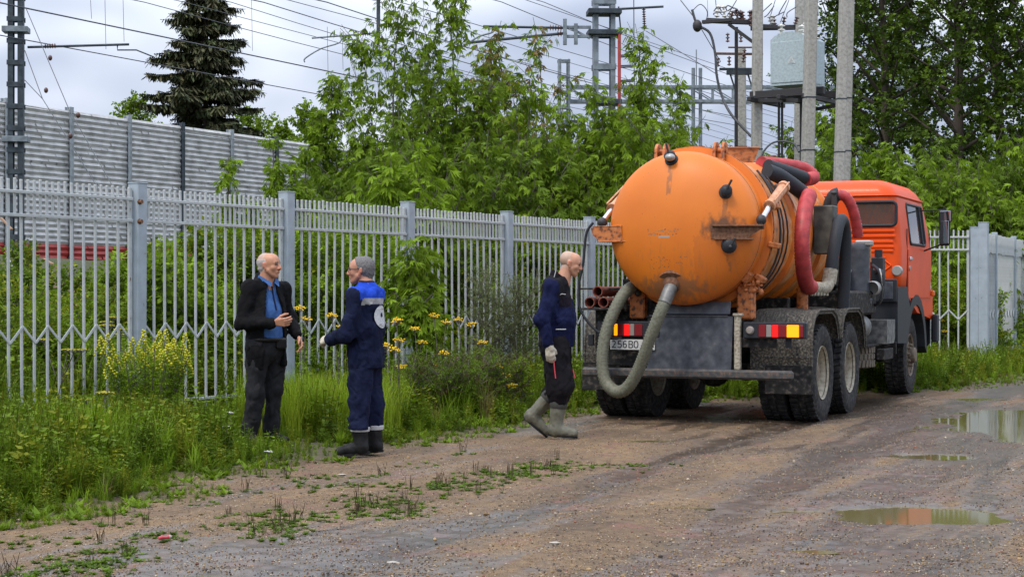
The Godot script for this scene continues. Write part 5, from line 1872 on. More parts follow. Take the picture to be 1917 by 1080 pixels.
func tyre_mesh() -> ArrayMesh:
	var mb := MB.new()
	mb.lathe([Vector2(0.275, -0.105), Vector2(0.30, -0.125), Vector2(0.36, -0.143), Vector2(0.43, -0.147), Vector2(0.485, -0.138), Vector2(0.505, -0.125), Vector2(0.508, 0.125), Vector2(0.485, 0.138), Vector2(0.43, 0.147), Vector2(0.36, 0.143), Vector2(0.30, 0.125), Vector2(0.275, 0.105)], 64, Transform3D.IDENTITY)
	for i in 46:
		for s in [-1, 1]:
			var a := TAU * (i + (0.25 if s > 0 else 0.0)) / 46.0
			var b := Basis(Vector3.UP, -a) * Basis(Vector3.RIGHT, 0.22 * s)
			mb.box(Basis(Vector3.UP, -a) * Vector3(0.513, s * 0.088, 0), Vector3(0.022, 0.085, 0.046), 0.004, b)
	for i in 40:
		var a := TAU * i / 40.0
		mb.box(Basis(Vector3.UP, -a) * Vector3(0.512, 0, 0), Vector3(0.02, 0.06, 0.05), 0.004, Basis(Vector3.UP, -a))
	return mb.done()

func lid_image() -> ImageTexture:
	var n := 640
	var im := Image.create(n, n, false, Image.FORMAT_RGB8)
	var q := RandomNumberGenerator.new()
	q.seed = 77
	for j in n:
		for i in n:
			var x := (i / float(n) - 0.5) * 1.7
			var y := (0.5 - j / float(n)) * 1.7
			var k := 0.5 + 0.5 * nz.get_noise_2d(x * 1.6, y * 1.6 + 3.0)
			var f := 0.5 + 0.5 * nz.get_noise_2d(x * 14.0, y * 9.0)
			var v := 0.5 + 0.5 * nz2.get_noise_2d(x * 26.0, y * 2.2)
			var c := Color(0.68, 0.180, 0.008).lerp(Color(0.60, 0.145, 0.007), k)
			c = c.lerp(Color(0.60, 0.16, 0.012), smoothstep(0.55, 0.9, f) * 0.35)
			# the repainted patch at lower right with its straight edge, and runs of dirt
			if x > 0.20 + 0.012 * nz2.get_noise_1d(y * 20.0) and y < -0.08 + 0.03 * nz2.get_noise_1d(x * 30.0):
				c = c.lerp(Color(0.50, 0.12, 0.010), 0.55)
			var run := smoothstep(0.62, 0.85, v) * smoothstep(0.35, 0.6, f)
			c = c.lerp(Color(0.28, 0.12, 0.04), run * 0.4 * smoothstep(0.1, -0.5, y + 0.3 * (k - 0.5)))
			# grease round the clamp and below the valves
			var d := Vector2((x - 0.50) / 0.24, (y + 0.01) / 0.15).length() + (f - 0.5) * 0.9
			c = c.lerp(Color(0.055, 0.035, 0.022), 0.85 * smoothstep(1.15, 0.35, d))
			for s in [[0.51, 0.33, 0.30], [-0.08, 0.68, 0.35], [0.55, -0.2, 0.25]]:
				if y < s[1] and y > s[1] - s[2]:
					var e: float = absf(x - s[0]) / 0.035 + (v - 0.5) * 1.4
					c = c.lerp(Color(0.16, 0.07, 0.03), 0.6 * smoothstep(1.0, 0.2, e) * smoothstep(0.3, 0.6, f))
			var low := Vector2((x + 0.05) / 0.42, (y + 0.62) / 0.16).length() + (f - 0.5) * 1.1
			c = c.lerp(Color(0.20, 0.10, 0.05), 0.75 * smoothstep(1.1, 0.4, low))
			im.set_pixel(i, j, Color(c.r, c.g, c.b).linear_to_srgb())
	var dab := func(x: float, y: float, w: float, h: float, col: Color) -> void:
		im.fill_rect(Rect2i(int((x / 1.7 + 0.5) * n), int((0.5 - y / 1.7) * n), maxi(1, int(w / 1.7 * n)), maxi(1, int(h / 1.7 * n))), col.linear_to_srgb())
	# what is left of old stuck-on lettering
	for i in 46:
		dab.call(q.randf_range(-0.30, 0.04), -0.04 + q.randf_range(-0.035, 0.03), q.randf_range(0.006, 0.02), q.randf_range(0.004, 0.016), Color(0.10, 0.055, 0.04).lerp(Color(0.30, 0.19, 0.13), q.randf()))
	dab.call(-0.17, -0.085, 0.12, 0.022, Color(0.36, 0.30, 0.27))
	for i in 40:
		dab.call(q.randf_range(-0.3, 0.12), q.randf_range(-0.42, -0.30), q.randf_range(0.004, 0.016), q.randf_range(0.004, 0.012), Color(0.16, 0.09, 0.06))
	for i in 60:
		dab.call(q.randf_range(-0.7, 0.7), q.randf_range(-0.7, 0.7), q.randf_range(0.003, 0.009), q.randf_range(0.003, 0.009), Color(0.20, 0.08, 0.03))
	return ImageTexture.create_from_image(im)

func dome_z(x: float, y: float) -> float:
	var r2 := (x * x + y * y) / 0.64
	return 1.12 + 0.34 * sqrt(maxf(1.0 - r2, 0.0))

func dome_n(x: float, y: float) -> Vector3:
	return Vector3(x / 0.64, y / 0.64, (dome_z(x, y) - 1.12) / 0.1156).normalized()

func build_truck() -> void:
	var t := thing("vacuum_truck", "orange vacuum tank truck with red suction hoses standing on the dirt road", "truck", Vector3(2.226, 0, -19.35), deg_to_rad(-22.7))
	var mb := MB.new()
	# ---- tank ----
	var prof := []
	for k in 9:
		var a := PI / 2 * k / 8.0
		prof.append(Vector2(0.8 * sin(a), -2.55 - 0.36 * cos(a)))
	prof.append_array([Vector2(0.8, -1.0), Vector2(0.8, 0.76)])
	var ctr := Transform3D(ZAX, Vector3(0, 2.05, 0))
	mb.lathe(prof, 64, ctr)
	var tank := put("tank", mb.done(), M.tank_side, t)
	for z in [-2.35, -1.75, -1.08, -0.42]:
		mb = MB.new()
		mb.lathe([Vector2(0.797, z - 0.07), Vector2(0.845, z - 0.05), Vector2(0.85, z), Vector2(0.845, z + 0.05), Vector2(0.797, z + 0.07)], 64, ctr)
		put("hoop", mb.done(), M.tank, tank)
	mb = MB.new()
	mb.lathe([Vector2(0.79, 0.745), Vector2(0.875, 0.745), Vector2(0.88, 0.755), Vector2(0.88, 0.785), Vector2(0.80, 0.79)], 64, ctr)
	for i in 28:
		var a := TAU * i / 28.0
		mb.ball(Vector3(cos(a) * 0.85, 2.05 + sin(a) * 0.85, 0.735), Vector3(0.016, 0.016, 0.02), 6, 4)
	put("flange", mb.done(), M.orange_iron, tank)
	mb = MB.new()
	prof = [Vector2(0.79, 0.795), Vector2(0.872, 0.797), Vector2(0.872, 0.83), Vector2(0.803, 0.84), Vector2(0.80, 1.10), Vector2(0.803, 1.115), Vector2(0.80, 1.13)]
	for k in 15:
		var a := PI / 2 * (k + 1) / 15.0
		prof.append(Vector2(0.8 * cos(a), 1.13 + 0.33 * sin(a)))
	mb.use_uv = true
	mb.lathe(prof, 72, ctr)
	for i in mb.v.size():
		mb.uv[i] = Vector2(mb.v[i].x / 1.7 + 0.5, 0.5 - (mb.v[i].y - 2.05) / 1.7)
	var lm := StandardMaterial3D.new()
	lm.albedo_texture = lid_image()
	lm.roughness = 0.56
	lm.clearcoat_enabled = true
	lm.clearcoat = 0.05
	lm.clearcoat_roughness = 0.3
	var lid := put("tank_lid", mb.done(), lm, t)
	mb = MB.new()
	mb.lathe([Vector2(0.799, 1.012), Vector2(0.8035, 1.015), Vector2(0.8035, 1.021), Vector2(0.799, 1.024)], 72, ctr)
	put("weld_seam", mb.done(), M.rust, lid)
	# fittings on the lid
	for f in [[-0.08, 0.70, 0.062], [0.51, 0.35, 0.06], [0.55, -0.19, 0.07]]:
		var p := Vector3(f[0], 2.05 + f[1], dome_z(f[0], f[1]))
		var n := dome_n(f[0], f[1])
		mb = MB.new()
		var r: float = f[2]
		mb.lathe([Vector2(r * 1.15, -0.03), Vector2(r * 1.15, 0.015), Vector2(r * 0.8, 0.02), Vector2(r * 0.8, 0.05), Vector2(r, 0.055), Vector2(r, 0.085), Vector2(r * 0.6, 0.11), Vector2(0, 0.115)], 18, axis_frame(n, p))
		var v := put("valve", mb.done(), M.black_plastic, lid)
		mb = MB.new()
		mb.beam(p + n * 0.11 + Vector3(0, 0.0, 0), p + n * 0.13 + Vector3(0.05 if f[1] < 0.5 else -0.02, 0.09, 0), 0.02, 0.02, 0.004)
		if f[1] < 0.0:
			mb.ball(p + n * 0.12, Vector3(0.02, 0.02, 0.015), 8, 6)
		put("valve_handle", mb.done(), M.black_iron, lid)
	mb = MB.new()
	mb.ball(Vector3(-0.07, 2.775, 1.37), Vector3(0.055, 0.04, 0.05), 14, 10)
	put("valve_float", mb.done(), M.alu, lid)
	# clamps
	mb = MB.new()
	mb.prism(PackedVector2Array([Vector2(0.40, -0.07), Vector2(0.76, -0.07), Vector2(0.93, 0.04), Vector2(0.93, 0.055), Vector2(0.40, 0.055)]), 0.012, Transform3D(Basis(Vector3.UP, 0.30), Vector3(0.0, 2.0, 1.54)))
	mb.box(Vector3(0.64, 2.06, 1.33), Vector3(0.52, 0.014, 0.12), 0.003, Basis(Vector3.UP, 0.30))
	mb.box(Vector3(0.60, 1.925, 1.33), Vector3(0.40, 0.014, 0.10), 0.003, Basis(Vector3.UP, 0.30))
	mb.box(Vector3(0.42, 1.99, 1.36), Vector3(0.016, 0.15, 0.10), 0.003, Basis(Vector3.UP, 0.30))
	put("clamp", mb.done(), M.rust, lid)
	mb = MB.new()
	mb.prism(PackedVector2Array([Vector2(-1.0, 0.06), Vector2(-0.97, -0.02), Vector2(-0.88, -0.085), Vector2(-0.6, -0.085), Vector2(-0.6, 0.07), Vector2(-0.8, 0.075)]), 0.014, Transform3D(Basis(Vector3.UP, -0.2), Vector3(0, 2.0, 1.46)))
	mb.box(Vector3(-0.74, 2.075, 1.27), Vector3(0.42, 0.014, 0.10), 0.003, Basis(Vector3.UP, -0.2))
	mb.box(Vector3(-0.70, 1.915, 1.27), Vector3(0.38, 0.014, 0.12), 0.003, Basis(Vector3.UP, -0.2))
	mb.box(Vector3(-0.60, 1.99, 1.30), Vector3(0.016, 0.18, 0.12), 0.003, Basis(Vector3.UP, -0.2))
	put("clamp", mb.done(), M.orange_iron, lid)
	for s in [1.0, -1.0]:
		var a := Vector3(s * 0.87, 2.50, 0.35)
		var b := Vector3(s * 0.86, 2.27, 0.93)
		var c := Vector3(s * 0.86, 2.12, 1.24)
		mb = MB.new()
		mb.tube([a, b], 0.055, 14)
		mb.tube([a - (b - a) * 0.03, a + (b - a) * 0.06], 0.068, 14)
		mb.tube([b - (b - a) * 0.06, b], 0.066, 14)
		mb.tube([a + Vector3(s * 0.06, 0.05, 0), b + Vector3(s * 0.06, 0.06, 0)], 0.01, 6)
		var cyl := put("hydraulic_cylinder", mb.done(), M.orange_pale, t)
		mb = MB.new()
		mb.tube([b, c], 0.032, 12)
		put("piston_rod", mb.done(), M.chrome, cyl)
		mb = MB.new()
		mb.ball(c, Vector3(0.055, 0.055, 0.055), 12, 8)
		mb.box(c - Vector3(0, 0.05, 0), Vector3(0.05, 0.09, 0.08), 0.01)
		mb.ball(a, Vector3(0.06, 0.06, 0.06), 12, 8)
		mb.box(a + Vector3(-s * 0.05, -0.02, -0.02), Vector3(0.1, 0.1, 0.1), 0.01)
		put("clevis", mb.done(), M.black_iron, cyl)
	# hinges and fittings on top
	for x in [-0.33, 0.31]:
		mb = MB.new()
		for dx in [-0.045, 0.045]:
			var pl := PackedVector2Array()
			for k in 9:
				var a := PI * k / 8.0
				pl.append(Vector2(0.09 * cos(a), 0.055 + 0.09 * sin(a)))
			pl.append(Vector2(-0.11, -0.14))
			pl.append(Vector2(0.11, -0.14))
			mb.prism(pl, 0.03, Transform3D(Basis(Vector3.UP, PI / 2), Vector3(x + dx, 2.82, 0.82)))
		mb.tube([Vector3(x - 0.07, 2.875, 0.82), Vector3(x + 0.07, 2.875, 0.82)], 0.03, 10)
		put("hinge", mb.done(), M.orange_iron, tank)
	mb = MB.new()
	mb.box(Vector3(0, 2.855, 0.66), Vector3(0.6, 0.06, 0.10), 0.01)
	mb.prism(PackedVector2Array([Vector2(-0.14, -0.09), Vector2(0.14, -0.09), Vector2(0.2, 0.07), Vector2(-0.16, 0.07)]), 0.012, Transform3D(Basis(Vector3.UP, 0.4), Vector3(0.42, 2.86, 0.42)))
	mb.box(Vector3(0.42, 2.93, 0.36), Vector3(0.36, 0.012, 0.16), 0.003, Basis(Vector3.UP, 0.4))
	put("hinge_beam", mb.done(), M.orange_iron, tank)
	mb = MB.new()
	var ring := []
	for k in 13:
		var a := TAU * k / 12.0
		ring.append(Vector3(0.0 + 0.045 * cos(a), 2.91 + 0.045 * sin(a), 0.45))
	mb.tube(ring, 0.009, 6)
	put("lifting_eye", mb.done(), M.black_iron, tank)
	mb = MB.new()
	mb.lathe([Vector2(0.20, 0.78), Vector2(0.20, 0.86), Vector2(0.25, 0.865), Vector2(0.25, 0.885), Vector2(0.1, 0.90), Vector2(0, 0.90)], 28, Transform3D(Basis.IDENTITY, Vector3(0.0, 2.02, -1.5)))
	put("manhole", mb.done(), M.rust, tank)
	mb = MB.new()
	mb.tube([Vector3(0.1, 2.8, -2.2), Vector3(0.1, 3.02, -2.2)], 0.015, 6)
	mb.box(Vector3(0.1, 3.03, -2.2), Vector3(0.1, 0.03, 0.06), 0.008)
	put("vent_pipe", mb.done(), M.rust, tank)
	# strap, chain and clutter along the flange on the right
	mb = MB.new()
	for a in [-0.62, -0.75, -0.2, 0.25]:
		var c := Vector3(cos(a) * 0.90, 2.05 + sin(a) * 0.90, 0.78)
		mb.box(c, Vector3(0.11, 0.06, 0.15), 0.01, Basis(Vector3.BACK, a))
	put("flange_clamp", mb.done(), M.orange_iron, tank)
	mb = MB.new()
	for k in 9:
		mb.ball(Vector3(0.66 + R(-0.07, 0.1), 1.47 + R(-0.1, 0.1), 0.86 + R(-0.06, 0.1)), Vector3(R(0.015, 0.04), R(0.015, 0.04), 0.03), 8, 6)
	mb.box(Vector3(0.60, 1.56, 0.95), Vector3(0.15, 0.12, 0.14), 0.012, Basis(Vector3.BACK, -0.6))
	put("latch", mb.done(), M.orange_iron, tank)
	for q in [[0.62, 0.905, 0.012], [0.34, 0.87, 0.01], [0.12, 0.86, 0.01]]:
		mb = MB.new()
		var arc := []
		for k in 15:
			var a := lerpf(0.75, -1.05, k / 14.0)
			arc.append(Vector3(cos(a) * q[1], 2.05 + sin(a) * q[1], q[0] + 0.05 * sin(a * 3.0)))
		mb.tube(arc, q[2], 6)
		put("pipe_line", mb.done(), M.black_iron, tank)
	# legs under the tank
	for x in [-0.59, 0.59]:
		mb = MB.new()
		mb.box(Vector3(x, 1.28, 0.82), Vector3(0.17, 0.36, 0.16), 0.015)
		mb.box(Vector3(x, 1.46, 0.82), Vector3(0.21, 0.02, 0.2), 0.004)
		put("tank_leg", mb.done(), M.orange_iron, t)
	for z in [-0.8, -2.2]:
		mb = MB.new()
		mb.box(Vector3(0, 1.22, z), Vector3(1.3, 0.2, 0.12), 0.01)
		put("saddle", mb.done(), M.chassis, t)
	# ---- hoses ----
	mb = MB.new()
	mb.lathe([Vector2(0.15, -0.03), Vector2(0.15, 0.02), Vector2(0.10, 0.03), Vector2(0.085, 0.09), Vector2(0.075, 0.1)], 22, axis_frame(Vector3(0, -0.75, 0.66), Vector3(-0.06, 1.50, 1.30)))
	put("outlet", mb.done(), M.rust, lid)
	mb = MB.new()
	mb.tube([Vector3(-0.06, 1.44, 1.36), Vector3(-0.07, 1.38, 1.42), Vector3(-0.10, 1.27, 1.47)], [0.07, 0.07, 0.068], 16)
	put("coupling", mb.done(), M.worn_steel, lid)
	hose("suction_hose", [Vector3(-0.09, 1.31, 1.455), Vector3(-0.14, 1.16, 1.50), Vector3(-0.24, 0.92, 1.50), Vector3(-0.38, 0.60, 1.45), Vector3(-0.52, 0.395, 1.40), Vector3(-0.66, 0.345, 1.36), Vector3(-0.80, 0.45, 1.31), Vector3(-0.845, 0.68, 1.28), Vector3(-0.82, 0.95, 1.24), Vector3(-0.74, 1.20, 1.18), Vector3(-0.66, 1.38, 1.08), Vector3(-0.60, 1.46, 0.9)], 0.068, M.hose_grey, t, 0.03, 0.009)
	hose("red_hose", [Vector3(0.88, 2.43, -0.62), Vector3(0.98, 2.44, -0.36), Vector3(1.02, 2.32, -0.04), Vector3(1.03, 2.08, 0.16), Vector3(1.03, 1.84, 0.18), Vector3(1.02, 1.60, 0.05), Vector3(0.99, 1.46, -0.22), Vector3(0.95, 1.44, -0.56)], 0.088, M.hose_red, t, 0.036, 0.011)
	hose("black_hose", [Vector3(0.60, 2.70, 0.0), Vector3(0.70, 2.65, -0.18), Vector3(0.83, 2.53, -0.42), Vector3(0.93, 2.42, -0.62)], 0.085, M.hose_black, t, 0.04, 0.002)
	hose("black_hose", [Vector3(0.52, 2.78, -0.35), Vector3(0.66, 2.73, -0.65), Vector3(0.78, 2.68, -0.95)], 0.078, M.hose_black, t, 0.04, 0.002)
	hose("red_hose", [Vector3(0.42, 2.82, -0.45), Vector3(0.58, 2.82, -0.85), Vector3(0.74, 2.79, -1.15), Vector3(0.84, 2.70, -1.18), Vector3(0.80, 2.66, -0.95)], 0.08, M.hose_red, t, 0.036, 0.009)
	hose("black_hose", [Vector3(0.78, 2.20, -2.35), Vector3(0.78, 2.40, -2.30), Vector3(0.84, 2.53, -2.26), Vector3(0.90, 2.56, -2.26)], 0.085, M.hose_black, t, 0.04, 0.002)
	hose("red_hose", [Vector3(0.88, 2.55, -2.26), Vector3(0.97, 2.53, -2.3), Vector3(1.04, 2.40, -2.36), Vector3(1.075, 2.2, -2.44), Vector3(1.08, 2.06, -2.5)], 0.068, M.hose_red, t, 0.036, 0.009)
	hose("black_hose", [Vector3(1.06, 1.46, -0.98), Vector3(1.09, 1.75, -1.04), Vector3(1.115, 2.02, -1.12), Vector3(1.125, 2.17, -1.23), Vector3(1.13, 2.21, -1.37), Vector3(1.13, 2.10, -1.52), Vector3(1.12, 1.8, -1.6), Vector3(1.08, 1.2, -1.66)], 0.072, M.hose_black, t, 0.04, 0.002)
	mb = MB.new()
	mb.tube(curve([Vector3(0.95, 1.44, -0.5), Vector3(0.98, 1.43, -0.72), Vector3(1.05, 1.44, -0.92), Vector3(1.07, 1.56, -1.0)], 4), 0.07, 14)
	mb.tube([Vector3(1.06, 1.48, -0.985), Vector3(1.075, 1.64, -1.02)], 0.082, 14)
	for k in 6:
		mb.box(Vector3(0.97 + k * 0.018, 1.365, -0.52 - k * 0.075), Vector3(0.03, 0.05, 0.05), 0.008)
	put("elbow_pipe", mb.done(), M.pale_pipe, t)
	mb = MB.new()
	mb.tube([Vector3(0.9, 1.42, -0.38), Vector3(0.9, 1.08, -0.38)], 0.065, 12)
	put("down_pipe", mb.done(), M.orange_iron, t)
	mb = MB.new()
	mb.box(Vector3(0.86, 2.46, -2.2), Vector3(0.07, 0.2, 0.05), 0.01)
	mb.ball(Vector3(0.86, 2.57, -2.2), Vector3(0.05, 0.03, 0.04), 8, 6)
	put("hose_clip", mb.done(), M.black_iron, t)
	# ---- pump group between tank and cab ----
	mb = MB.new()
	mb.box(Vector3(0.93, 2.10, -1.42), Vector3(0.23, 0.56, 0.26), 0.012)
	put("oil_box", mb.done(), M.box_grey, t)
	mb = MB.new()
	mb.box(Vector3(0.72, 1.62, -2.6), Vector3(0.24, 0.36, 0.26), 0.02)
	mb.box(Vector3(0.85, 1.25, -2.6), Vector3(0.5, 0.30, 1.9), 0.03)
	mb.box(Vector3(0.62, 1.5, -2.9), Vector3(0.4, 0.5, 0.6), 0.03)
	put("pump_housing", mb.done(), M.chassis, t)
	mb = MB.new()
	mb.lathe([Vector2(0.21, 0.0), Vector2(0.22, 0.05), Vector2(0.19, 0.08), Vector2(0.18, 0.66), Vector2(0.19, 0.70), Vector2(0.17, 0.75), Vector2(0, 0.76)], 24, Transform3D(Basis.IDENTITY, Vector3(0.90, 1.24, -3.2)))
	put("pump_drum", mb.done(), M.dark_panel, t)
	mb = MB.new()
	mb.box(Vector3(1.02, 1.99, -3.2), Vector3(0.2, 0.07, 0.18), 0.015)
	put("drum_bracket", mb.done(), M.alu, t)
	mb = MB.new()
	mb.box(Vector3(1.05, 1.86, -3.3), Vector3(0.06, 0.22, 0.1), 0.01)
	put("orange_bracket", mb.done(), M.orange_iron, t)
	mb = MB.new()
	mb.ball(Vector3(0.83, 1.62, -2.95), Vector3(0.07, 0.06, 0.07), 14, 10)
	put("valve_cap", mb.done(), M.hose_red, t)
	mb = MB.new()
	mb.ball(Vector3(0.86, 1.645, -2.94), Vector3(0.055, 0.045, 0.06), 14, 10)
	put("valve_top", mb.done(), M.alu, t)
	mb = MB.new()
	mb.lathe([Vector2(0, 0.0), Vector2(0.085, 0.0), Vector2(0.09, 0.02), Vector2(0.09, 0.16), Vector2(0.08, 0.18)], 20, Transform3D(ZAX, Vector3(1.12, 1.43, -3.35)))
	put("filter_cap", mb.done(), M.alu, t)
	for k in 3:
		mb = MB.new()
		mb.tube(curve([Vector3(1.05 + k * 0.02, 1.72 - k * 0.05, -3.6), Vector3(1.16 + k * 0.02, 1.64, -3.4), Vector3(1.22, 1.45, -3.35), Vector3(1.17, 1.25, -3.4), Vector3(1.0, 1.2, -3.5)], 5), 0.022, 8)
		put("coolant_pipe", mb.done(), M.alu if k == 1 else M.black_plastic, t)
	mb = MB.new()
	mb.box(Vector3(1.08, 1.66, -3.75), Vector3(0.16, 0.34, 0.2), 0.02)
	mb.tube([Vector3(1.1, 1.8, -3.7), Vector3(1.1, 1.92, -3.7)], 0.05, 10)
	put("filter_housing", mb.done(), M.black_plastic, t)
	# ---- chassis ----
	for x in [-0.4, 0.4]:
		mb = MB.new()
		mb.box(Vector3(x, 0.98, -2.9), Vector3(0.08, 0.26, 7.8), 0.01)
		mb.box(Vector3(x, 1.125, -0.8), Vector3(0.10, 0.03, 3.6), 0.006)
		put("frame_rail", mb.done(), M.chassis, t)
	mb = MB.new()
	for z in [0.93, -0.7, -2.2, -3.6]:
		mb.box(Vector3(0, 0.97, z), Vector3(0.72, 0.2, 0.1), 0.01)
	mb.box(Vector3(0, 0.86, 0.97), Vector3(1.9, 0.1, 0.06), 0.008)
	mb.box(Vector3(-0.75, 1.0, 0.75), Vector3(0.7, 0.5, 0.1), 0.01)
	mb.box(Vector3(-0.62, 0.68, 0.95), Vector3(0.6, 0.16, 0.03), 0.006)
	mb.box(Vector3(-0.62, 0.86, 0.70), Vector3(0.75, 0.5, 0.04), 0.006)
	put("cross_member", mb.done(), M.chassis, t)
	for z in [0.0, -1.4]:
		mb = MB.new()
		mb.tube([Vector3(-0.85, 0.53, z), Vector3(0.85, 0.53, z)], 0.075, 12)
		mb.ball(Vector3(0.0, 0.55, z), Vector3(0.2, 0.21, 0.24), 16, 10)
		put("axle", mb.done(), M.chassis, t)
	mb = MB.new()
	mb.tube([Vector3(-0.9, 0.48, -5.6), Vector3(0.9, 0.48, -5.6)], 0.06, 10)
	mb.box(Vector3(0, 0.75, -5.7), Vector3(0.6, 0.6, 1.2), 0.05)
	put("front_axle", mb.done(), M.chassis, t)
	for x in [-0.52, 0.52]:
		mb = MB.new()
		for k in 5:
			mb.box(Vector3(x, 0.66 + k * 0.025, -0.7), Vector3(0.09, 0.02, 1.5 - k * 0.2), 0.003)
		put("leaf_spring", mb.done(), M.chassis, t)
	# ---- wheels ----
	var ty := tyre_mesh()
	mb = MB.new()
	mb.lathe([Vector2(0.0, -0.05), Vector2(0.13, -0.05), Vector2(0.215, -0.075), Vector2(0.235, -0.06), Vector2(0.245, 0.06), Vector2(0.262, 0.095), Vector2(0.277, 0.102), Vector2(0.292, 0.118), Vector2(0.288, 0.132), Vector2(0.268, 0.112)], 40, Transform3D.IDENTITY)
	var rim_rear := mb.done()
	mb = MB.new()
	mb.lathe([Vector2(0.12, -0.05), Vector2(0.11, 0.06), Vector2(0.095, 0.075), Vector2(0.0, 0.08)], 20, Transform3D.IDENTITY)
	for k in 10:
		var a := TAU * k / 10.0
		mb.lathe([Vector2(0.017, -0.06), Vector2(0.017, -0.02), Vector2(0, -0.02)], 6, Transform3D(Basis.IDENTITY, Vector3(cos(a) * 0.165, 0, sin(a) * 0.165)))
	var hub_rear := mb.done()
	mb = MB.new()
	mb.lathe([Vector2(0.10, 0.115), Vector2(0.155, 0.11), Vector2(0.20, 0.085), Vector2(0.232, 0.03), Vector2(0.25, 0.045), Vector2(0.262, 0.095), Vector2(0.277, 0.102), Vector2(0.292, 0.118), Vector2(0.288, 0.132), Vector2(0.268, 0.112)], 40, Transform3D.IDENTITY)
	var rim_front := mb.done()
	mb = MB.new()
	mb.lathe([Vector2(0.11, 0.09), Vector2(0.105, 0.19), Vector2(0.09, 0.205), Vector2(0.0, 0.21)], 20, Transform3D.IDENTITY)
	for k in 10:
		var a := TAU * k / 10.0
		mb.lathe([Vector2(0.022, 0.09), Vector2(0.02, 0.15), Vector2(0, 0.155)], 6, Transform3D(Basis.IDENTITY, Vector3(cos(a) * 0.145, 0, sin(a) * 0.145)))
	var hub_front := mb.done()
	for s in [1.0, -1.0]:
		var turn := Basis(Vector3.BACK, -PI / 2 * s)
		for w in [[1.085, 0.0, 0], [0.765, 0.0, 1], [1.085, -1.4, 0], [0.765, -1.4, 1], [1.04, -5.6, 2]]:
			var o := put("wheel", ty, M.tyre, t)
			o.transform = Transform3D(turn * Basis(Vector3.UP, R(0, 1)), Vector3(s * w[0], 0.517, w[1]))
			if w[2] == 1:
				o.transform.basis = Basis(Vector3.BACK, PI / 2 * s)
			put("rim", rim_front if w[2] == 2 else rim_rear, M.rim_front if w[2] == 2 else M.rim, o)
			put("hub", hub_front if w[2] == 2 else hub_rear, M.rim_front, o)
	var sp := put("spare_wheel", ty, M.tyre_dusty, t)
	sp.position = Vector3(0.62, 0.58, -3.2)
	put("rim", rim_rear, M.rim, sp)
	# ---- mudguards over the rear wheels ----
	for s in [1.0, -1.0]:
		for g in [[[0.70, 0.56], [0.71, 0.80], [0.66, 1.02], [0.52, 1.16], [0.36, 1.20], [-0.32, 1.20], [-0.50, 1.14], [-0.62, 1.0], [-0.66, 0.88]], [[-0.76, 0.88], [-0.80, 1.02], [-0.92, 1.15], [-1.08, 1.20], [-1.72, 1.20], [-1.90, 1.14], [-2.04, 0.98], [-2.12, 0.74]]]:
			mb = MB.new()
			var rows := []
			var rows2 := []
			for p in g:
				var r := []
				var r2 := []
				for k in 7:
					var x := lerpf(0.60, 1.25, k / 6.0)
					var sag := 0.012 * sin(k * 1.1)
					r.append(Vector3(s * x, p[1] + sag, p[0]))
					r2.append(Vector3(s * x, p[1] + sag - 0.012, p[0] * 0.99 - 0.005))
				rows.append(r)
				rows2.append(r2)
			mb.sheet(rows)
			mb.sheet(rows2)
			# rolled edge
			var lip := []
			for p in g:
				lip.append(Vector3(s * 1.255, p[1] - 0.01, p[0]))
			mb.tube(lip, 0.014, 8)
			for i in g.size() - 1:
				var c := Vector2(0.0 if g[0][0] > 0 else -1.42, 0.55)
				var a := Vector2(g[i][0], g[i][1])
				var b := Vector2(g[i + 1][0], g[i + 1][1])
				var a2 := a.lerp(c, 0.075)
				var b2 := b.lerp(c, 0.075)
				mb.flat([Vector3(s * 1.25, a.y, a.x), Vector3(s * 1.25, b.y, b.x), Vector3(s * 1.25, b2.y, b2.x), Vector3(s * 1.25, a2.y, a2.x)], Vector3(s, 0, 0))
			put("mudguard", mb.done(), M.mud_fender, t)
		mb = MB.new()
		mb.box(Vector3(s * 1.02, 0.47, 0.74), Vector3(0.5, 0.30, 0.018), 0.006, Basis(Vector3.RIGHT, -0.08))
		put("mud_flap", mb.done(), M.chassis, t)
		mb = MB.new()
		mb.box(Vector3(s * 1.02, 0.705, 0.78), Vector3(0.46, 0.03, 0.03), 0.006)
		mb.box(Vector3(s * 1.08, 0.80, 0.78), Vector3(0.05, 0.2, 0.04), 0.006)
		put("flap_rail", mb.done(), M.mud_fender, t)
	# ---- rear end ----
	mb = MB.new()
	mb.box(Vector3(0, 0.53, 1.06), Vector3(2.3, 0.10, 0.07), 0.022)
	put("rear_bumper", mb.done(), M.mud_bar, t)
	mb = MB.new()
	for x in [-0.5, 0.5]:
		mb.box(Vector3(x, 0.72, 0.98), Vector3(0.08, 0.4, 0.06), 0.008)
	put("bumper_bracket", mb.done(), M.chassis, t)
	mb = MB.new()
	mb.prism(PackedVector2Array([Vector2(-0.43, 0.575), Vector2(0.49, 0.575), Vector2(0.51, 1.13), Vector2(-0.31, 1.13)]), 0.012, Transform3D(Basis.IDENTITY, Vector3(0, 0, 1.05)))
	mb.box(Vector3(0.03, 1.135, 1.06), Vector3(0.85, 0.018, 0.02), 0.004)
	put("rear_panel", mb.done(), M.dark_panel, t)
	mb = MB.new()
	mb.box(Vector3(0.10, 1.22, 1.0), Vector3(0.74, 0.14, 0.012), 0.004, Basis(Vector3.RIGHT, -0.25))
	put("upper_panel", mb.done(), M.dark_panel, t)
	mb = MB.new()
	mb.box(Vector3(0.555, 0.86, 1.03), Vector3(0.065, 0.56, 0.06), 0.008)
	mb.box(Vector3(0.56, 1.15, 1.03), Vector3(0.1, 0.03, 0.08), 0.006)
	put("panel_post", mb.done(), M.pale_pipe, t)
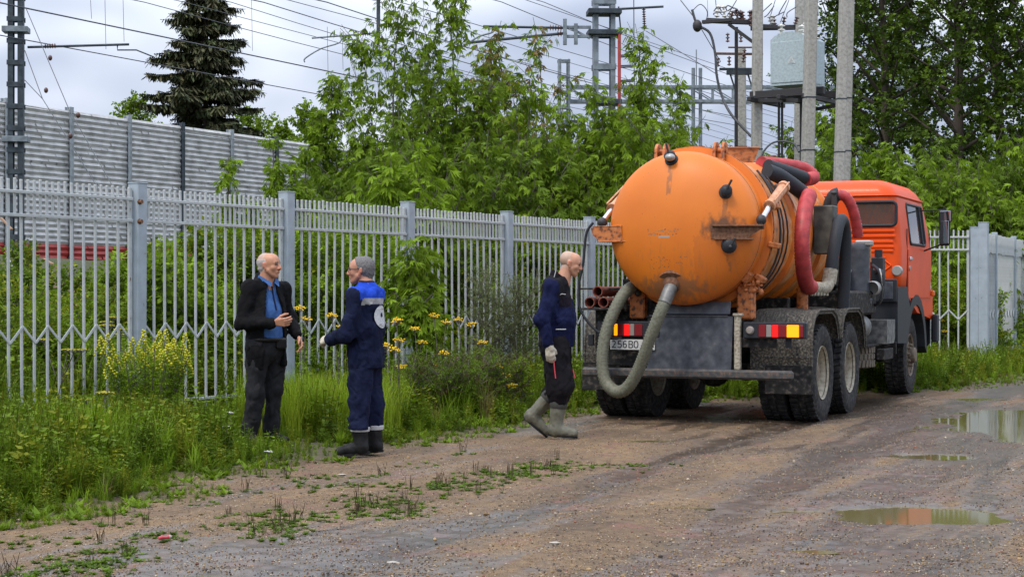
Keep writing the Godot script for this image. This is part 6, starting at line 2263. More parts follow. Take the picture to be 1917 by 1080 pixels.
	# lamps
	for s in [1.0, -1.0]:
		var lamp := MB.new()
		var x0 := 0.62 if s > 0 else -0.98
		var w := 0.66 if s > 0 else 0.70
		lamp.box(Vector3(x0 + w / 2, 0.99, 1.02), Vector3(w, 0.17, 0.09), 0.012)
		lamp.box(Vector3(s * 1.08, 0.87, 0.98), Vector3(0.06, 0.12, 0.04), 0.006)
		var ln := put("tail_lamp", lamp.done(), M.black_plastic, t)
		var segs := [[M.lens_red, 0.08], [M.lens_clear, 0.06], [M.lens_red_lit, 0.07], [M.lens_red, 0.085], [M.lens_amber, 0.13], [M.lens_red, 0.045]]
		var x := 0.785 if s > 0 else -0.79
		if s < 0:
			segs = [[M.lens_amber, 0.04], [M.lens_red, 0.07], [M.lens_red_lit, 0.07], [M.lens_clear, 0.05], [M.lens_red, 0.09]]
		for q in segs:
			mb = MB.new()
			mb.box(Vector3(x + q[1] / 2, 0.985, 1.068), Vector3(q[1] - 0.004, 0.125, 0.02), 0.005)
			put("lamp_lens", mb.done(), q[0], ln)
			x += q[1]
	mb = MB.new()
	mb.lathe([Vector2(0.0, 0.03), Vector2(0.03, 0.028), Vector2(0.042, 0.015), Vector2(0.045, 0.0)], 18, Transform3D(ZAX, Vector3(0.695, 0.99, 1.065)))
	put("reflector", mb.done(), M.lens_clear, t)
	# number plate
	mb = MB.new()
	mb.box(Vector3(-0.58, 0.828, 1.075), Vector3(0.50, 0.11, 0.008), 0.003)
	var plate := put("number_plate", mb.done(), M.white_paint, t)
	var tm := TextMesh.new()
	var sf := SystemFont.new()
	sf.font_names = PackedStringArray(["Droid Sans Mono"])
	tm.font = sf
	tm.text = "256BO"
	tm.font_size = 32
	tm.pixel_size = 0.0032
	tm.depth = 0.003
	var tx := put("plate_characters", tm, M.black_plastic, plate)
	tx.position = Vector3(-0.66, 0.828, 1.081)
	# pipes on the left rack
	for p in [Vector2(-0.95, 1.39), Vector2(-1.04, 1.275), Vector2(-0.885, 1.275)]:
		mb = MB.new()
		mb.lathe([Vector2(0.048, -1.6), Vector2(0.048, 1.14), Vector2(0.058, 1.14), Vector2(0.058, 1.06), Vector2(0.053, 1.05), Vector2(0.053, -1.6)], 16, Transform3D(ZAX, Vector3(p.x, p.y, 0)))
		put("steel_pipe", mb.done(), M.rust_pipe, t)
	mb = MB.new()
	mb.box(Vector3(-0.93, 1.205, 0.2), Vector3(0.42, 0.025, 1.9), 0.005)
	mb.box(Vector3(-0.72, 1.35, 0.9), Vector3(0.04, 0.35, 0.06), 0.005)
	mb.tube([Vector3(-1.25, 1.42, 0.9), Vector3(-0.7, 1.42, 0.9)], 0.012, 6)
	put("pipe_rack", mb.done(), M.chassis, t)
	mb = MB.new()
	mb.tube(curve([Vector3(-0.97, 2.12, 1.22), Vector3(-1.04, 2.0, 1.24), Vector3(-1.07, 1.7, 1.25), Vector3(-1.12, 1.45, 1.25), Vector3(-1.1, 1.2, 1.26), Vector3(-0.95, 1.0, 1.25), Vector3(-0.78, 0.9, 1.22), Vector3(-0.7, 0.9, 1.1)], 6), 0.014, 8)
	put("hydraulic_line", mb.done(), M.black_plastic, t)
	mb = MB.new()
	for k in 8:
		mb.ball(Vector3(-0.66 + R(-0.08, 0.1), 1.42 + R(-0.08, 0.1), 0.85 + R(-0.1, 0.1)), Vector3(0.04, 0.04, 0.05), 8, 6)
	mb.box(Vector3(-0.55, 1.3, 0.7), Vector3(0.25, 0.4, 0.2), 0.02)
	put("valve_block", mb.done(), M.chassis, t)
	# ---- side boxes before the front wheel ----
	mb = MB.new()
	mb.prism(PackedVector2Array([Vector2(-0.27, 0.13), Vector2(0.27, 0.13), Vector2(0.27, -0.10), Vector2(0.18, -0.17), Vector2(-0.27, -0.17)]), 0.30, Transform3D(Basis(Vector3.UP, PI / 2), Vector3(1.10, 0.90, -3.75)))
	put("tool_box", mb.done(), M.worn_steel, t)
	mb = MB.new()
	mb.lathe([Vector2(0, -0.35), Vector2(0.15, -0.34), Vector2(0.16, -0.3), Vector2(0.16, 0.3), Vector2(0.15, 0.34), Vector2(0, 0.35)], 20, Transform3D(ZAX, Vector3(0.98, 0.95, -2.75)))
	put("air_tank", mb.done(), M.worn_steel, t)
	mb = MB.new()
	mb.box(Vector3(0.9, 0.72, -3.2), Vector3(0.5, 0.03, 0.9), 0.006)
	mb.box(Vector3(1.2, 0.60, -3.6), Vector3(0.1, 0.14, 0.6), 0.01)
	put("side_step", mb.done(), M.chassis, t)
	# ---- cab ----
	build_cab(t)

func cab_ring(y: float, w: float, zr: float, zf: float, rc: float) -> Array:
	var out := []
	for c in [[1, 0], [-1, 0], [-1, 1], [1, 1]]:
		for k in 5:
			var a: float = PI / 2 * k / 4.0
			var cx: float = c[0] * (w - rc)
			var cz: float = zr - rc if c[1] == 0 else zf + rc
			var d := Vector2.ZERO
			if c == [1, 0]: d = Vector2(cos(a), sin(a))
			elif c == [-1, 0]: d = Vector2(-sin(a), cos(a))
			elif c == [-1, 1]: d = Vector2(-cos(a), -sin(a))
			else: d = Vector2(sin(a), -cos(a))
			out.append(Vector3(cx + d.x * rc, y, cz + d.y * rc))
	return out

func loft(rings: Array) -> ArrayMesh:
	var mb := MB.new()
	var n: int = rings[0].size()
	for r in rings:
		for p in r:
			mb.vert(p, Vector3.UP)
	for j in rings.size() - 1:
		for i in n:
			var a := j * n + i
			var b := j * n + (i + 1) % n
			mb.ix.append_array(PackedInt32Array([a, a + n, b + n, a, b + n, b]))
	for e in [0, rings.size() - 1]:
		var c := Vector3.ZERO
		for p in rings[e]:
			c += p / n
		var k := mb.vert(c, Vector3.UP)
		for i in n:
			var a: int = e * n + i
			var b: int = e * n + (i + 1) % n
			if e == 0: mb.ix.append_array(PackedInt32Array([k, a, b]))
			else: mb.ix.append_array(PackedInt32Array([k, b, a]))
	mb.smooth()
	return mb.done()

func rounded_loop(c: Vector3, u: Vector3, v: Vector3, w: float, h: float, r: float) -> Array:
	var out := []
	for q in 4:
		for k in 6:
			var a := PI / 2 * (q + k / 5.0)
			var sx := 1.0 if q == 0 or q == 3 else -1.0
			var sy := 1.0 if q < 2 else -1.0
			out.append(c + u * (sx * (w - r) + r * cos(a)) + v * (sy * (h - r) + r * sin(a)))
	return out

func window(parent: Node, called: String, loop: Array, rim := 0.02) -> void:
	var mb := MB.new()
	var l := loop.duplicate()
	l.append(loop[0])
	mb.tube(l, rim, 8)
	var f := put(called, mb.done(), M.black_plastic, parent)
	mb = MB.new()
	mb.flat(loop)
	put("pane", mb.done(), M.glass, f)

func build_cab(t: Node3D) -> void:
	var levels := [[1.42, 1.225, -4.46, -7.05, 0.14], [1.6, 1.235, -4.45, -7.07, 0.15], [1.95, 1.24, -4.45, -7.05, 0.15], [2.25, 1.215, -4.46, -6.92, 0.16], [2.60, 1.17, -4.47, -6.72, 0.17], [2.66, 1.16, -4.475, -6.68, 0.17], [2.76, 1.12, -4.51, -6.5, 0.2], [2.83, 1.05, -4.58, -6.3, 0.22], [2.87, 0.93, -4.72, -6.0, 0.25], [2.885, 0.6, -5.0, -5.6, 0.25]]
	var outer := []
	var inner := []
	for l in levels:
		outer.append(cab_ring(l[0], l[1], l[2], l[3], l[4]))
	for l in levels.slice(0, 8):
		inner.append(cab_ring(l[0] + (0.05 if l[0] < 1.5 else 0.0), l[1] - 0.045, l[2] - 0.045, l[3] + 0.045, l[4]))
	var csg := CSGCombiner3D.new()
	var shell := CSGMesh3D.new()
	shell.mesh = loft(outer)
	shell.name = "shell"
	csg.add_child(shell)
	var hollow := CSGMesh3D.new()
	hollow.mesh = loft(inner)
	hollow.operation = CSGShape3D.OPERATION_SUBTRACTION
	hollow.name = "hollow"
	csg.add_child(hollow)
	for b in [[0.895, 2.41, -4.46, 0.56, 0.29, 0.3], [-0.895, 2.41, -4.46, 0.56, 0.29, 0.3], [0, 2.28, -6.86, 2.0, 0.58, 0.5], [1.2, 2.30, -5.8, 0.3, 0.52, 1.2], [-1.2, 2.30, -5.8, 0.3, 0.52, 1.2]]:
		var cut := CSGBox3D.new()
		cut.size = Vector3(b[3], b[4], b[5])
		cut.position = Vector3(b[0], b[1], b[2])
		cut.operation = CSGShape3D.OPERATION_SUBTRACTION
		cut.name = "opening"
		csg.add_child(cut, true)
	var lining := CSGCombiner3D.new()
	lining.name = "cab_lining"
	lining.material_override = M.cab_inside
	var a1 := []
	var a2 := []
	for l in levels.slice(0, 8):
		a1.append(cab_ring(l[0] + (0.055 if l[0] < 1.5 else 0.0), l[1] - 0.047, l[2] - 0.047, l[3] + 0.047, l[4]))
		a2.append(cab_ring(l[0] + (0.03 if l[0] > 2.8 else 0.09 if l[0] < 1.5 else 0.0) - (0.04 if l[0] > 2.8 else 0.0), l[1] - 0.062, l[2] - 0.062, l[3] + 0.062, l[4]))
	var s1 := CSGMesh3D.new()
	s1.name = "shell"
	s1.mesh = loft(a1)
	lining.add_child(s1)
	var s2 := CSGMesh3D.new()
	s2.name = "hollow"
	s2.mesh = loft(a2)
	s2.operation = CSGShape3D.OPERATION_SUBTRACTION
	lining.add_child(s2)
	for c in csg.get_children():
		if c is CSGBox3D:
			lining.add_child(c.duplicate(), true)
	t.add_child(lining, true)
	csg.name = "cab"
	csg.material_override = M.cab
	t.add_child(csg, true)
	var body: Node3D = csg
	for s in [1.0, -1.0]:
		window(body, "rear_window", rounded_loop(Vector3(s * 0.895, 2.41, -4.455), Vector3.RIGHT, Vector3.UP, 0.29, 0.155, 0.06), 0.022)
		window(body, "side_window", rounded_loop(Vector3(s * 1.205, 2.30, -5.8), Vector3.BACK, Vector3(-s * 0.12, 1, 0), 0.605, 0.27, 0.06), 0.02)
	window(body, "windscreen", rounded_loop(Vector3(0, 2.28, -6.89), Vector3.RIGHT, Vector3(0, 1, 0.55), 1.01, 0.30, 0.1), 0.03)
	# pressings on the rear wall
	var mb := MB.new()
	for x in [0.86, -0.86]:
		for q in [[2.185, 0.62], [2.115, 0.64], [2.04, 0.58], [1.975, 0.60], [1.92, 0.58]]:
			mb.box(Vector3(x, q[0], -4.45), Vector3(q[1], 0.044, 0.024), 0.011)
		var hex := []
		for k in 7:
			var a := TAU * k / 6.0
			hex.append(Vector3(x + 0.1 + 0.16 * cos(a), 1.73 + 0.075 * sin(a), -4.447))
		mb.tube(hex, 0.011, 6)
	mb.box(Vector3(0, 1.835, -4.447), Vector3(2.1, 0.016, 0.02), 0.006)
	put("pressed_rib", mb.done(), M.cab, body)
	mb = MB.new()
	var gut := []
	for p in cab_ring(2.655, 1.172, -4.462, -6.69, 0.17):
		gut.append(p)
	gut.append(gut[0])
	mb.tube(gut, 0.014, 6)
	put("rain_gutter", mb.done(), M.cab, body)
	for s in [1.0, -1.0]:
		mb = MB.new()
		# door skin: proud of the side, with a dark gap round it
		mb.prism(PackedVector2Array([Vector2(4.98, 1.30), Vector2(6.75, 1.30), Vector2(6.78, 1.95), Vector2(4.98, 1.95)]), 0.02, Transform3D(Basis(Vector3.UP, PI / 2), Vector3(s * 1.243, 0, 0)))
		var door := put("door", mb.done(), M.cab, body)
		mb = MB.new()
		mb.box(Vector3(s * 1.262, 1.83, -5.12), Vector3(0.03, 0.05, 0.14), 0.012)
		put("door_handle", mb.done(), M.chrome, door)
		mb = MB.new()
		mb.lathe([Vector2(0.035, 0), Vector2(0.035, 0.012), Vector2(0.02, 0.016), Vector2(0, 0.016)], 14, Transform3D(Basis(Vector3.BACK, -PI / 2 * s), Vector3(s * 1.252, 1.70, -5.05)))
		put("door_badge", mb.done(), M.alu, door)
		mb = MB.new()
		for z in [-4.965, -6.8]:
			mb.box(Vector3(s * (1.236 if z > -5 else 1.23), 1.75, z), Vector3(0.012, 0.95, 0.014))
		put("door_gap", mb.done(), M.black_plastic, body)
		mb = MB.new()
		mb.box(Vector3(s * 1.215, 2.3, -6.12), Vector3(0.03, 0.54, 0.035), 0.006, Basis(Vector3.BACK, s * 0.12))
		put("window_post", mb.done(), M.black_plastic, body)
		mb = MB.new()
		mb.box(Vector3(s * 1.27, 1.36, -6.85), Vector3(0.05, 0.08, 0.12), 0.015)
		put("turn_signal", mb.done(), M.lens_orange, body)
		# sill of the cab over the wheel
		mb = MB.new()
		mb.prism(PackedVector2Array([Vector2(5.75, 1.10), Vector2(7.05, 0.98), Vector2(7.05, 1.42), Vector2(4.9, 1.42), Vector2(5.1, 1.3)]), 0.10, Transform3D(Basis(Vector3.UP, PI / 2), Vector3(s * 1.185, 0, 0)))
		put("cab_sill", mb.done(), M.cab, body)
		# black front mudguard
		mb = MB.new()
		var arch := PackedVector2Array([Vector2(4.18, 0.72), Vector2(4.18, 1.38), Vector2(4.24, 1.45), Vector2(4.9, 1.45)])
		for k in 9:
			var a := deg_to_rad(lerpf(128.0, 0.0, k / 8.0))
			arch.append(Vector2(5.6 + 0.83 * cos(a), 0.52 + 0.83 * sin(a)))
		for k in 11:
			var a := deg_to_rad(lerpf(8.0, 165.0, k / 10.0))
			arch.append(Vector2(5.6 + 0.69 * cos(a), 0.52 + 0.69 * sin(a)))
		mb.prism(arch, 0.34, Transform3D(Basis(Vector3.UP, PI / 2), Vector3(s * 1.085, 0, 0)))
		var mg := put("front_mudguard", mb.done(), M.black_plastic, t)
		mb = MB.new()
		mb.box(Vector3(s * 1.10, 1.40, -4.16), Vector3(0.30, 0.30, 0.05), 0.012)
		put("cover_frame", mb.done(), M.black_plastic, mg)
		mb = MB.new()
		mb.box(Vector3(s * 1.12, 1.40, -4.128), Vector3(0.17, 0.22, 0.014), 0.004)
		put("cover_panel", mb.done(), M.dark_panel, mg)
		mb = MB.new()
		mb.box(Vector3(s * 1.10, 0.92, -4.17), Vector3(0.26, 0.06, 0.03), 0.01)
		mb.box(Vector3(s * 1.02, 0.66, -4.15), Vector3(0.45, 0.16, 0.05), 0.01)
		put("mudguard_rail", mb.done(), M.chassis, mg)
		mb = MB.new()
		mb.box(Vector3(s * 1.29, 0.86, -6.95), Vector3(0.08, 0.4, 0.2), 0.02)
		put("bumper_end", mb.done(), M.black_plastic, t)
		# mirrors: glass looks back
		mb = MB.new()
		mb.tube([Vector3(s * 1.17, 2.52, -6.2), Vector3(s * 1.58, 2.52, -6.1)], 0.012, 6)
		mb.tube([Vector3(s * 1.22, 1.95, -6.3), Vector3(s * 1.56, 2.06, -6.1)], 0.012, 6)
		mb.tube([Vector3(s * 1.56, 2.52, -6.1), Vector3(s * 1.56, 2.06, -6.1)], 0.012, 6)
		var mr := put("mirror_arm", mb.done(), M.black_plastic, t)
		mb = MB.new()
		mb.box(Vector3(s * 1.57, 2.43, -6.06), Vector3(0.18, 0.17, 0.06), 0.025)
		mb.box(Vector3(s * 1.56, 2.20, -6.06), Vector3(0.15, 0.36, 0.06), 0.025)
		put("mirror_housing", mb.done(), M.black_plastic, mr)
		mb = MB.new()
		mb.box(Vector3(s * 1.57, 2.43, -6.031), Vector3(0.15, 0.14, 0.006), 0.002, Basis(Vector3.UP, -0.16 * s))
		mb.box(Vector3(s * 1.56, 2.21, -6.031), Vector3(0.12, 0.31, 0.006), 0.002, Basis(Vector3.UP, -0.16 * s))
		put("mirror_glass", mb.done(), M.mirror_glass, mr)
	mb = MB.new()
	mb.lathe([Vector2(0.0, 0.05), Vector2(0.06, 0.05), Vector2(0.068, 0.04), Vector2(0.068, -0.02)], 18, Transform3D(ZAX, Vector3(1.205, 1.66, -4.44)))
	put("filler_cap", mb.done(), M.alu, t)
	mb = MB.new()
	mb.box(Vector3(0, 1.44, -5.7), Vector3(2.3, 0.06, 2.4), 0.01)
	mb.box(Vector3(0, 1.95, -6.75), Vector3(2.2, 0.3, 0.3), 0.05)
	put("cab_floor", mb.done(), M.cab_inside, t)
	for x in [0.86, -0.80]:
		mb = MB.new()
		mb.box(Vector3(x, 1.72, -5.3), Vector3(0.42, 0.14, 0.5), 0.05)
		mb.box(Vector3(x, 2.08, -5.05), Vector3(0.40, 0.62, 0.12), 0.05, Basis(Vector3.RIGHT, 0.12))
		mb.box(Vector3(x + 0.01, 2.47, -5.0), Vector3(0.30, 0.20, 0.1), 0.04)
		put("seat", mb.done(), M.seat_cloth, t)
	mb = MB.new()
	mb.box(Vector3(0, 0.85, -7.05), Vector3(2.4, 0.5, 0.14), 0.04)
	put("front_bumper", mb.done(), M.black_plastic, t)
	mb = MB.new()
	mb.box(Vector3(0, 1.3, -6.98), Vector3(2.2, 0.4, 0.12), 0.03)
	put("front_panel", mb.done(), M.cab, t)

func build_litter() -> void:
	# scraps on the road and planks beyond the fence
	var t := thing("crushed_can", "tiny crushed red and white drink can at the grass edge, lower left", "can", Vector3(-1.93, 0.02, -9.72), 0.6)
	var mb := MB.new()
	mb.tube([Vector3(-0.03, 0.012, 0), Vector3(-0.012, 0.016, 0.003), Vector3(0.012, 0.013, 0), Vector3(0.03, 0.015, 0)], [0.009, 0.011, 0.008, 0.010], 12)
	put("body", mb.done(), M.litter_red, t)
	mb = MB.new()
	mb.tube([Vector3(0.03, 0.015, 0), Vector3(0.045, 0.015, 0)], [0.010, 0.008], 12)
	put("end", mb.done(), M.litter_white, t)
	var bits := [[1040, 1017, "pale flat scrap lying on the road, lower middle"], [735, 1053, "small white scrap on the road near the bottom edge"], [640, 890, "pale flat stone below the grey-haired man"], [1283, 650, "light stone under the tank"]]
	for b in bits.slice(0, 3):
		mb = MB.new()
		mb.ball(Vector3.ZERO, Vector3(0.032, 0.006, 0.018), 9, 5)
		for i in mb.v.size():
			mb.v[i] += mb.v[i] * 0.35 * nz2.get_noise_3d(mb.v[i].x * 60.0, 0, mb.v[i].z * 60.0)
		mb.smooth()
		var d: float = 4604.6 / (b[1] - 544.0)
		var x: float = (b[0] - 958.5) / 3289.0 * d
		var o := put("stone_scrap", mb.done(), M.litter_white)
		tag(o, b[2], "scrap")
		o.position = Vector3(x, road_height(x, -d) + 0.006, -d)
	var planks := [[Vector3(-7.87, 2.52, -27.00), Vector3(-7.70, 2.34, -27.00), "orange board end at the left edge beyond the fence"], [Vector3(-5.56, 1.29, -22.00), Vector3(-5.31, 1.08, -22.00), "broken orange board leaning on the earth mound"], [Vector3(-6.68, 1.85, -25.00), Vector3(-6.46, 1.73, -25.00), "pale board on the earth mound near the mast"], [Vector3(-7.51, 1.91, -26.00), Vector3(-7.39, 1.75, -26.00), "white board at the far left beyond the fence"]]
	for p in planks:
		mb = MB.new()
		mb.beam(p[0] - p[0], p[1] - p[0], 0.09, 0.025, 0.003)
		var o := put("board", mb.done(), M.plank if not "white" in p[2] else M.white_paint)
		tag(o, p[2], "board")
		o.position = p[0]

# ---------------------------------------------------------------- people
# A bone is [a, b, radius at a, radius at b, (axis, factor)]: a tapered capsule, stretched along the axis.
func bone_dist(b: Array, p: Vector3) -> float:
	var e: Vector3 = b[1] - b[0]
	var l := e.length_squared()
	var t := clampf((p - b[0]).dot(e) / l, 0.0, 1.0) if l > 1e-9 else 0.0
	var w: Vector3 = p - b[0] - e * t
	if b.size() > 4:
		w -= b[4] * w.dot(b[4]) * (1.0 - 1.0 / b[5])
	return w.length() - lerpf(b[2], b[3], t)

func field_at(bones: Array, p: Vector3, k: float) -> float:
	var s := 0.0
	for b in bones:
		s += exp(clampf(-bone_dist(b, p) / k, -30.0, 30.0))
	return k * log(maxf(s, 1e-12))

# surface nets over the smooth union of the bones
func nets(mb: MB, bones: Array, cell: float, k: float, rough := 0.0, post = null, tint = null, freq := 9.0) -> void:
	var lo := Vector3.ONE * 1e9
	var hi := -lo
	for b in bones:
		var r: float = maxf(b[2], b[3]) * (maxf(b[5], 1.0) if b.size() > 4 else 1.0) + k * 2.0 + cell * 2.0
		for p in [b[0], b[1]]:
			lo = lo.min(p - Vector3.ONE * r)
			hi = hi.max(p + Vector3.ONE * r)
	var nx := int((hi.x - lo.x) / cell) + 2
	var ny := int((hi.y - lo.y) / cell) + 2
	var nzz := int((hi.z - lo.z) / cell) + 2
	var f := PackedFloat32Array()
	f.resize(nx * ny * nzz)
	for b in bones:
		var a: Vector3 = b[0]
		var e: Vector3 = b[1] - a
		var l := maxf(e.length_squared(), 1e-9)
		var ra: float = b[2]
		var dr: float = b[3] - ra
		var st: bool = b.size() > 4
		var ax: Vector3 = b[4] if st else Vector3.ZERO
		var fc: float = 1.0 - 1.0 / b[5] if st else 0.0
		var r: float = maxf(ra, b[3]) * (maxf(b[5], 1.0) if st else 1.0) + k * 5.0
		var p0: Vector3 = a.min(b[1]) - Vector3.ONE * r - lo
		var p1: Vector3 = a.max(b[1]) + Vector3.ONE * r - lo
		for y in range(maxi(0, int(p0.y / cell)), mini(ny, int(p1.y / cell) + 1)):
			for z in range(maxi(0, int(p0.z / cell)), mini(nzz, int(p1.z / cell) + 1)):
				var row := (y * nzz + z) * nx
				for x in range(maxi(0, int(p0.x / cell)), mini(nx, int(p1.x / cell) + 1)):
					var d := lo + Vector3(x, y, z) * cell - a
					var t := clampf(d.dot(e) / l, 0.0, 1.0)
					d -= e * t
					if st: d -= ax * (d.dot(ax) * fc)
					var v := d.length() - ra - dr * t
					if v < k * 5.0:
						f[row + x] += exp(-v / k)
	var pv: bool = post != null
	for y in ny:
		for z in nzz:
			var row := (y * nzz + z) * nx
			for x in nx:
				var s := f[row + x]
				if s < 0.02:
					f[row + x] = -k * 4.0
					continue
				var v := k * log(s)
				if rough > 0.0 or pv:
					var p := lo + Vector3(x, y, z) * cell
					if rough > 0.0 and v < 0.06:
						v += rough * nz.get_noise_3d(p.x * freq, p.y * freq * 0.55, p.z * freq)
						var cr := absf(nz2.get_noise_3d(p.x * freq * 0.7 + p.y * freq * 0.5, p.y * freq * 0.9 - p.z * freq * 0.4, p.z * freq * 0.7))
						v -= rough * 0.2 * maxf(0.0, 1.0 - cr * 6.0)
					if pv: v = post.call(p, v)
				f[row + x] = v
	var id := PackedInt32Array()
	id.resize(f.size())
	id.fill(-1)
	var offs := [0, 1, nx, nx + 1, nx * nzz, nx * nzz + 1, nx * nzz + nx, nx * nzz + nx + 1]
	var cor := [Vector3(0, 0, 0), Vector3(1, 0, 0), Vector3(0, 0, 1), Vector3(1, 0, 1), Vector3(0, 1, 0), Vector3(1, 1, 0), Vector3(0, 1, 1), Vector3(1, 1, 1)]
	var edges := [[0, 1], [2, 3], [4, 5], [6, 7], [0, 2], [1, 3], [4, 6], [5, 7], [0, 4], [1, 5], [2, 6], [3, 7]]
	var first := mb.v.size()
	for y in ny - 1:
		for z in nzz - 1:
			var row := (y * nzz + z) * nx
			for x in nx - 1:
				var i := row + x
				var s0 := f[i] > 0.0
				if s0 == (f[i + 1] > 0.0) and s0 == (f[i + offs[2]] > 0.0) and s0 == (f[i + offs[3]] > 0.0) and s0 == (f[i + offs[4]] > 0.0) and s0 == (f[i + offs[5]] > 0.0) and s0 == (f[i + offs[6]] > 0.0) and s0 == (f[i + offs[7]] > 0.0):
					continue
				var c := Vector3.ZERO
				var n := 0
				for e in edges:
					var va := f[i + offs[e[0]]]
					var vb := f[i + offs[e[1]]]
					if (va > 0.0) != (vb > 0.0):
						c += cor[e[0]].lerp(cor[e[1]], va / (va - vb))
						n += 1
				var p := lo + (Vector3(x, y, z) + c / n) * cell
				if tint != null: mb.col = tint.call(p)
				id[i] = mb.vert(p, Vector3.UP)
	var sy := nx * nzz
	for y in range(1, ny - 1):
		for z in range(1, nzz - 1):
			for x in range(1, nx - 1):
				var i := (y * nzz + z) * nx + x
				if id[i] < 0: continue
				var s := f[i] > 0.0
				if s != (f[i + 1] > 0.0):
					quad(mb, id[i], id[i - nx], id[i - nx - sy], id[i - sy], s)
				if s != (f[i + nx] > 0.0):
					quad(mb, id[i], id[i - sy], id[i - sy - 1], id[i - 1], s)
				if s != (f[i + sy] > 0.0):
					quad(mb, id[i], id[i - 1], id[i - 1 - nx], id[i - nx], s)
	mb.col = Color.WHITE

func quad(mb: MB, a: int, b: int, c: int, d: int, s: bool) -> void:
	if a < 0 or b < 0 or c < 0 or d < 0: return
	if s: mb.ix.append_array(PackedInt32Array([a, b, c, a, c, d]))
	else: mb.ix.append_array(PackedInt32Array([a, c, b, a, d, c]))

func cloth(bones: Array, cell: float, k: float, rough: float, post = null, tint = null, freq := 9.0) -> ArrayMesh:
	var mb := MB.new()
	nets(mb, bones, cell, k, rough, post, tint, freq)
	mb.smooth()
	return mb.done()

func hand_bones(w: Vector3, dir: Vector3, palm: Vector3, thumb: Vector3, curl: float) -> Array:
	var out := []
	var d := dir.normalized()
	var n := (palm - d * palm.dot(d)).normalized()
	var s := (thumb - d * thumb.dot(d) - n * thumb.dot(n)).normalized()
	for i in 4:
		var o := s * (0.028 - 0.019 * i)
		var k := w + d * (0.088 - 0.005 * absf(i - 1.2)) + o
		out.append([w + o * 0.55 + d * 0.005, k, 0.016, 0.0125, n, 0.85])
		var p := k
		var len: Array = [[0.038, 0.024, 0.02], [0.043, 0.027, 0.021], [0.040, 0.025, 0.02], [0.031, 0.02, 0.018]][i]
		for j in 3:
			var a := curl * (0.55 + 0.75 * j) * (1.0 + 0.12 * i) + 0.1
			var q: Vector3 = p + (d * cos(a) + n * sin(a) + s * (0.10 - 0.07 * i) * 0.5) * len[j]
			out.append([p, q, 0.0098 - 0.001 * j, 0.0088 - 0.001 * j])
			p = q
	var t0 := w + d * 0.022 + s * 0.024 + n * 0.006
	var t1 := t0 + d * 0.030 + s * 0.026 + n * 0.012
	var t2 := t1 + d * 0.031 + s * 0.010 + n * (0.010 + 0.012 * curl)
	var t3 := t2 + d * 0.024 + n * (0.006 + 0.012 * curl)
	out.append([t0, t1, 0.017, 0.0125])
	out.append([t1, t2, 0.0115, 0.0105])
	out.append([t2, t3, 0.0105, 0.008])
	return out

func head_bones(c: Vector3, b: Basis, jowl := 1.0) -> Array:
	var out := []
	var q := [[0, 0.036, -0.040, 0, 0.036, 0.022, 0.081, 0.077], [0, 0.0, 0.0, 0, -0.03, 0.03, 0.066, 0.06], [0, -0.01, 0.048, 0, -0.075, 0.052, 0.045, 0.036], [0, -0.05, 0.02, 0, -0.092, 0.058, 0.05 * jowl, 0.026], [0, -0.099, 0.070, 0, -0.100, 0.070, 0.020, 0.020], [0, 0.014, 0.094, 0, -0.026, 0.115, 0.009, 0.0115], [-0.011, -0.033, 0.104, 0.011, -0.033, 0.104, 0.010, 0.010], [-0.034, 0.024, 0.076, 0.034, 0.024, 0.076, 0.017, 0.017], [-0.014, -0.062, 0.088, 0.014, -0.062, 0.088, 0.011, 0.011], [-0.036, -0.022, 0.060, 0.036, -0.022, 0.060, 0.026, 0.026], [0.074, 0.012, -0.008, 0.076, -0.032, 0.0, 0.013, 0.010], [-0.074, 0.012, -0.008, -0.076, -0.032, 0.0, 0.013, 0.010], [0.083, 0.016, -0.016, 0.083, -0.012, -0.018, 0.009, 0.009], [-0.083, 0.016, -0.016, -0.083, -0.012, -0.018, 0.009, 0.009], [-0.05 * jowl, -0.05, 0.012, -0.028, -0.085, 0.045, 0.022, 0.018], [0.05 * jowl, -0.05, 0.012, 0.028, -0.085, 0.045, 0.022, 0.018]]
	for e in q:
		var bn := [c + b * Vector3(e[0], e[1], e[2]) * 0.95, c + b * Vector3(e[3], e[4], e[5]) * 0.95, e[6] * 0.95, e[7] * 0.95]
		if out.size() == 0:
			bn.append(b.x)
			bn.append(0.93)
		out.append(bn)
	return out

func skin_tint(c: Vector3, b: Basis, skin: Color, brow: Color, scalp: Color, scalp_z: float, scalp_y: float):
	return func(p: Vector3) -> Color:
		var q: Vector3 = b.inverse() * (p - c) / 0.95
		var k := nz.get_noise_3d(p.x * 18.0, p.y * 18.0, p.z * 18.0)
		var o := skin * (1.0 + 0.14 * k)
		if q.y < -0.13: return o
		if q.z > 0.08 and absf(q.y + 0.064) < 0.005 and absf(q.x) < 0.019: o = Color(skin.r * 0.85, skin.g * 0.7, skin.b * 0.7)
		if q.z > 0.066 and absf(q.y - 0.029 + absf(q.x) * 0.1) < 0.008 and absf(q.x) > 0.012 and absf(q.x) < 0.05: o = brow
		if q.z > 0.06 and absf(q.y - 0.006) < 0.0075 and absf(absf(q.x) - 0.033) < 0.013: o = Color(0.06, 0.04, 0.035)
		if q.z > 0.095 and q.y < -0.036 and q.y > -0.046 and absf(q.x) > 0.004: o = skin * 0.35
		if absf(q.x) > 0.08 or (q.z > 0.09 and q.y < 0.0 and q.y > -0.04): o = Color(o.r * 1.04, o.g * 0.84, o.b * 0.82)
		if q.y > scalp_y + 0.6 * maxf(q.z - scalp_z, 0.0) and q.z < scalp_z + 0.02 * k and absf(q.x) < 0.082: o = o.lerp(scalp, 0.6 + 0.25 * k)
		return o

func limb(joints: Array, radii: Array) -> Array:
	var out := []
	for i in joints.size() - 1:
		out.append([joints[i], joints[i + 1], radii[i], radii[i + 1]])
	return out

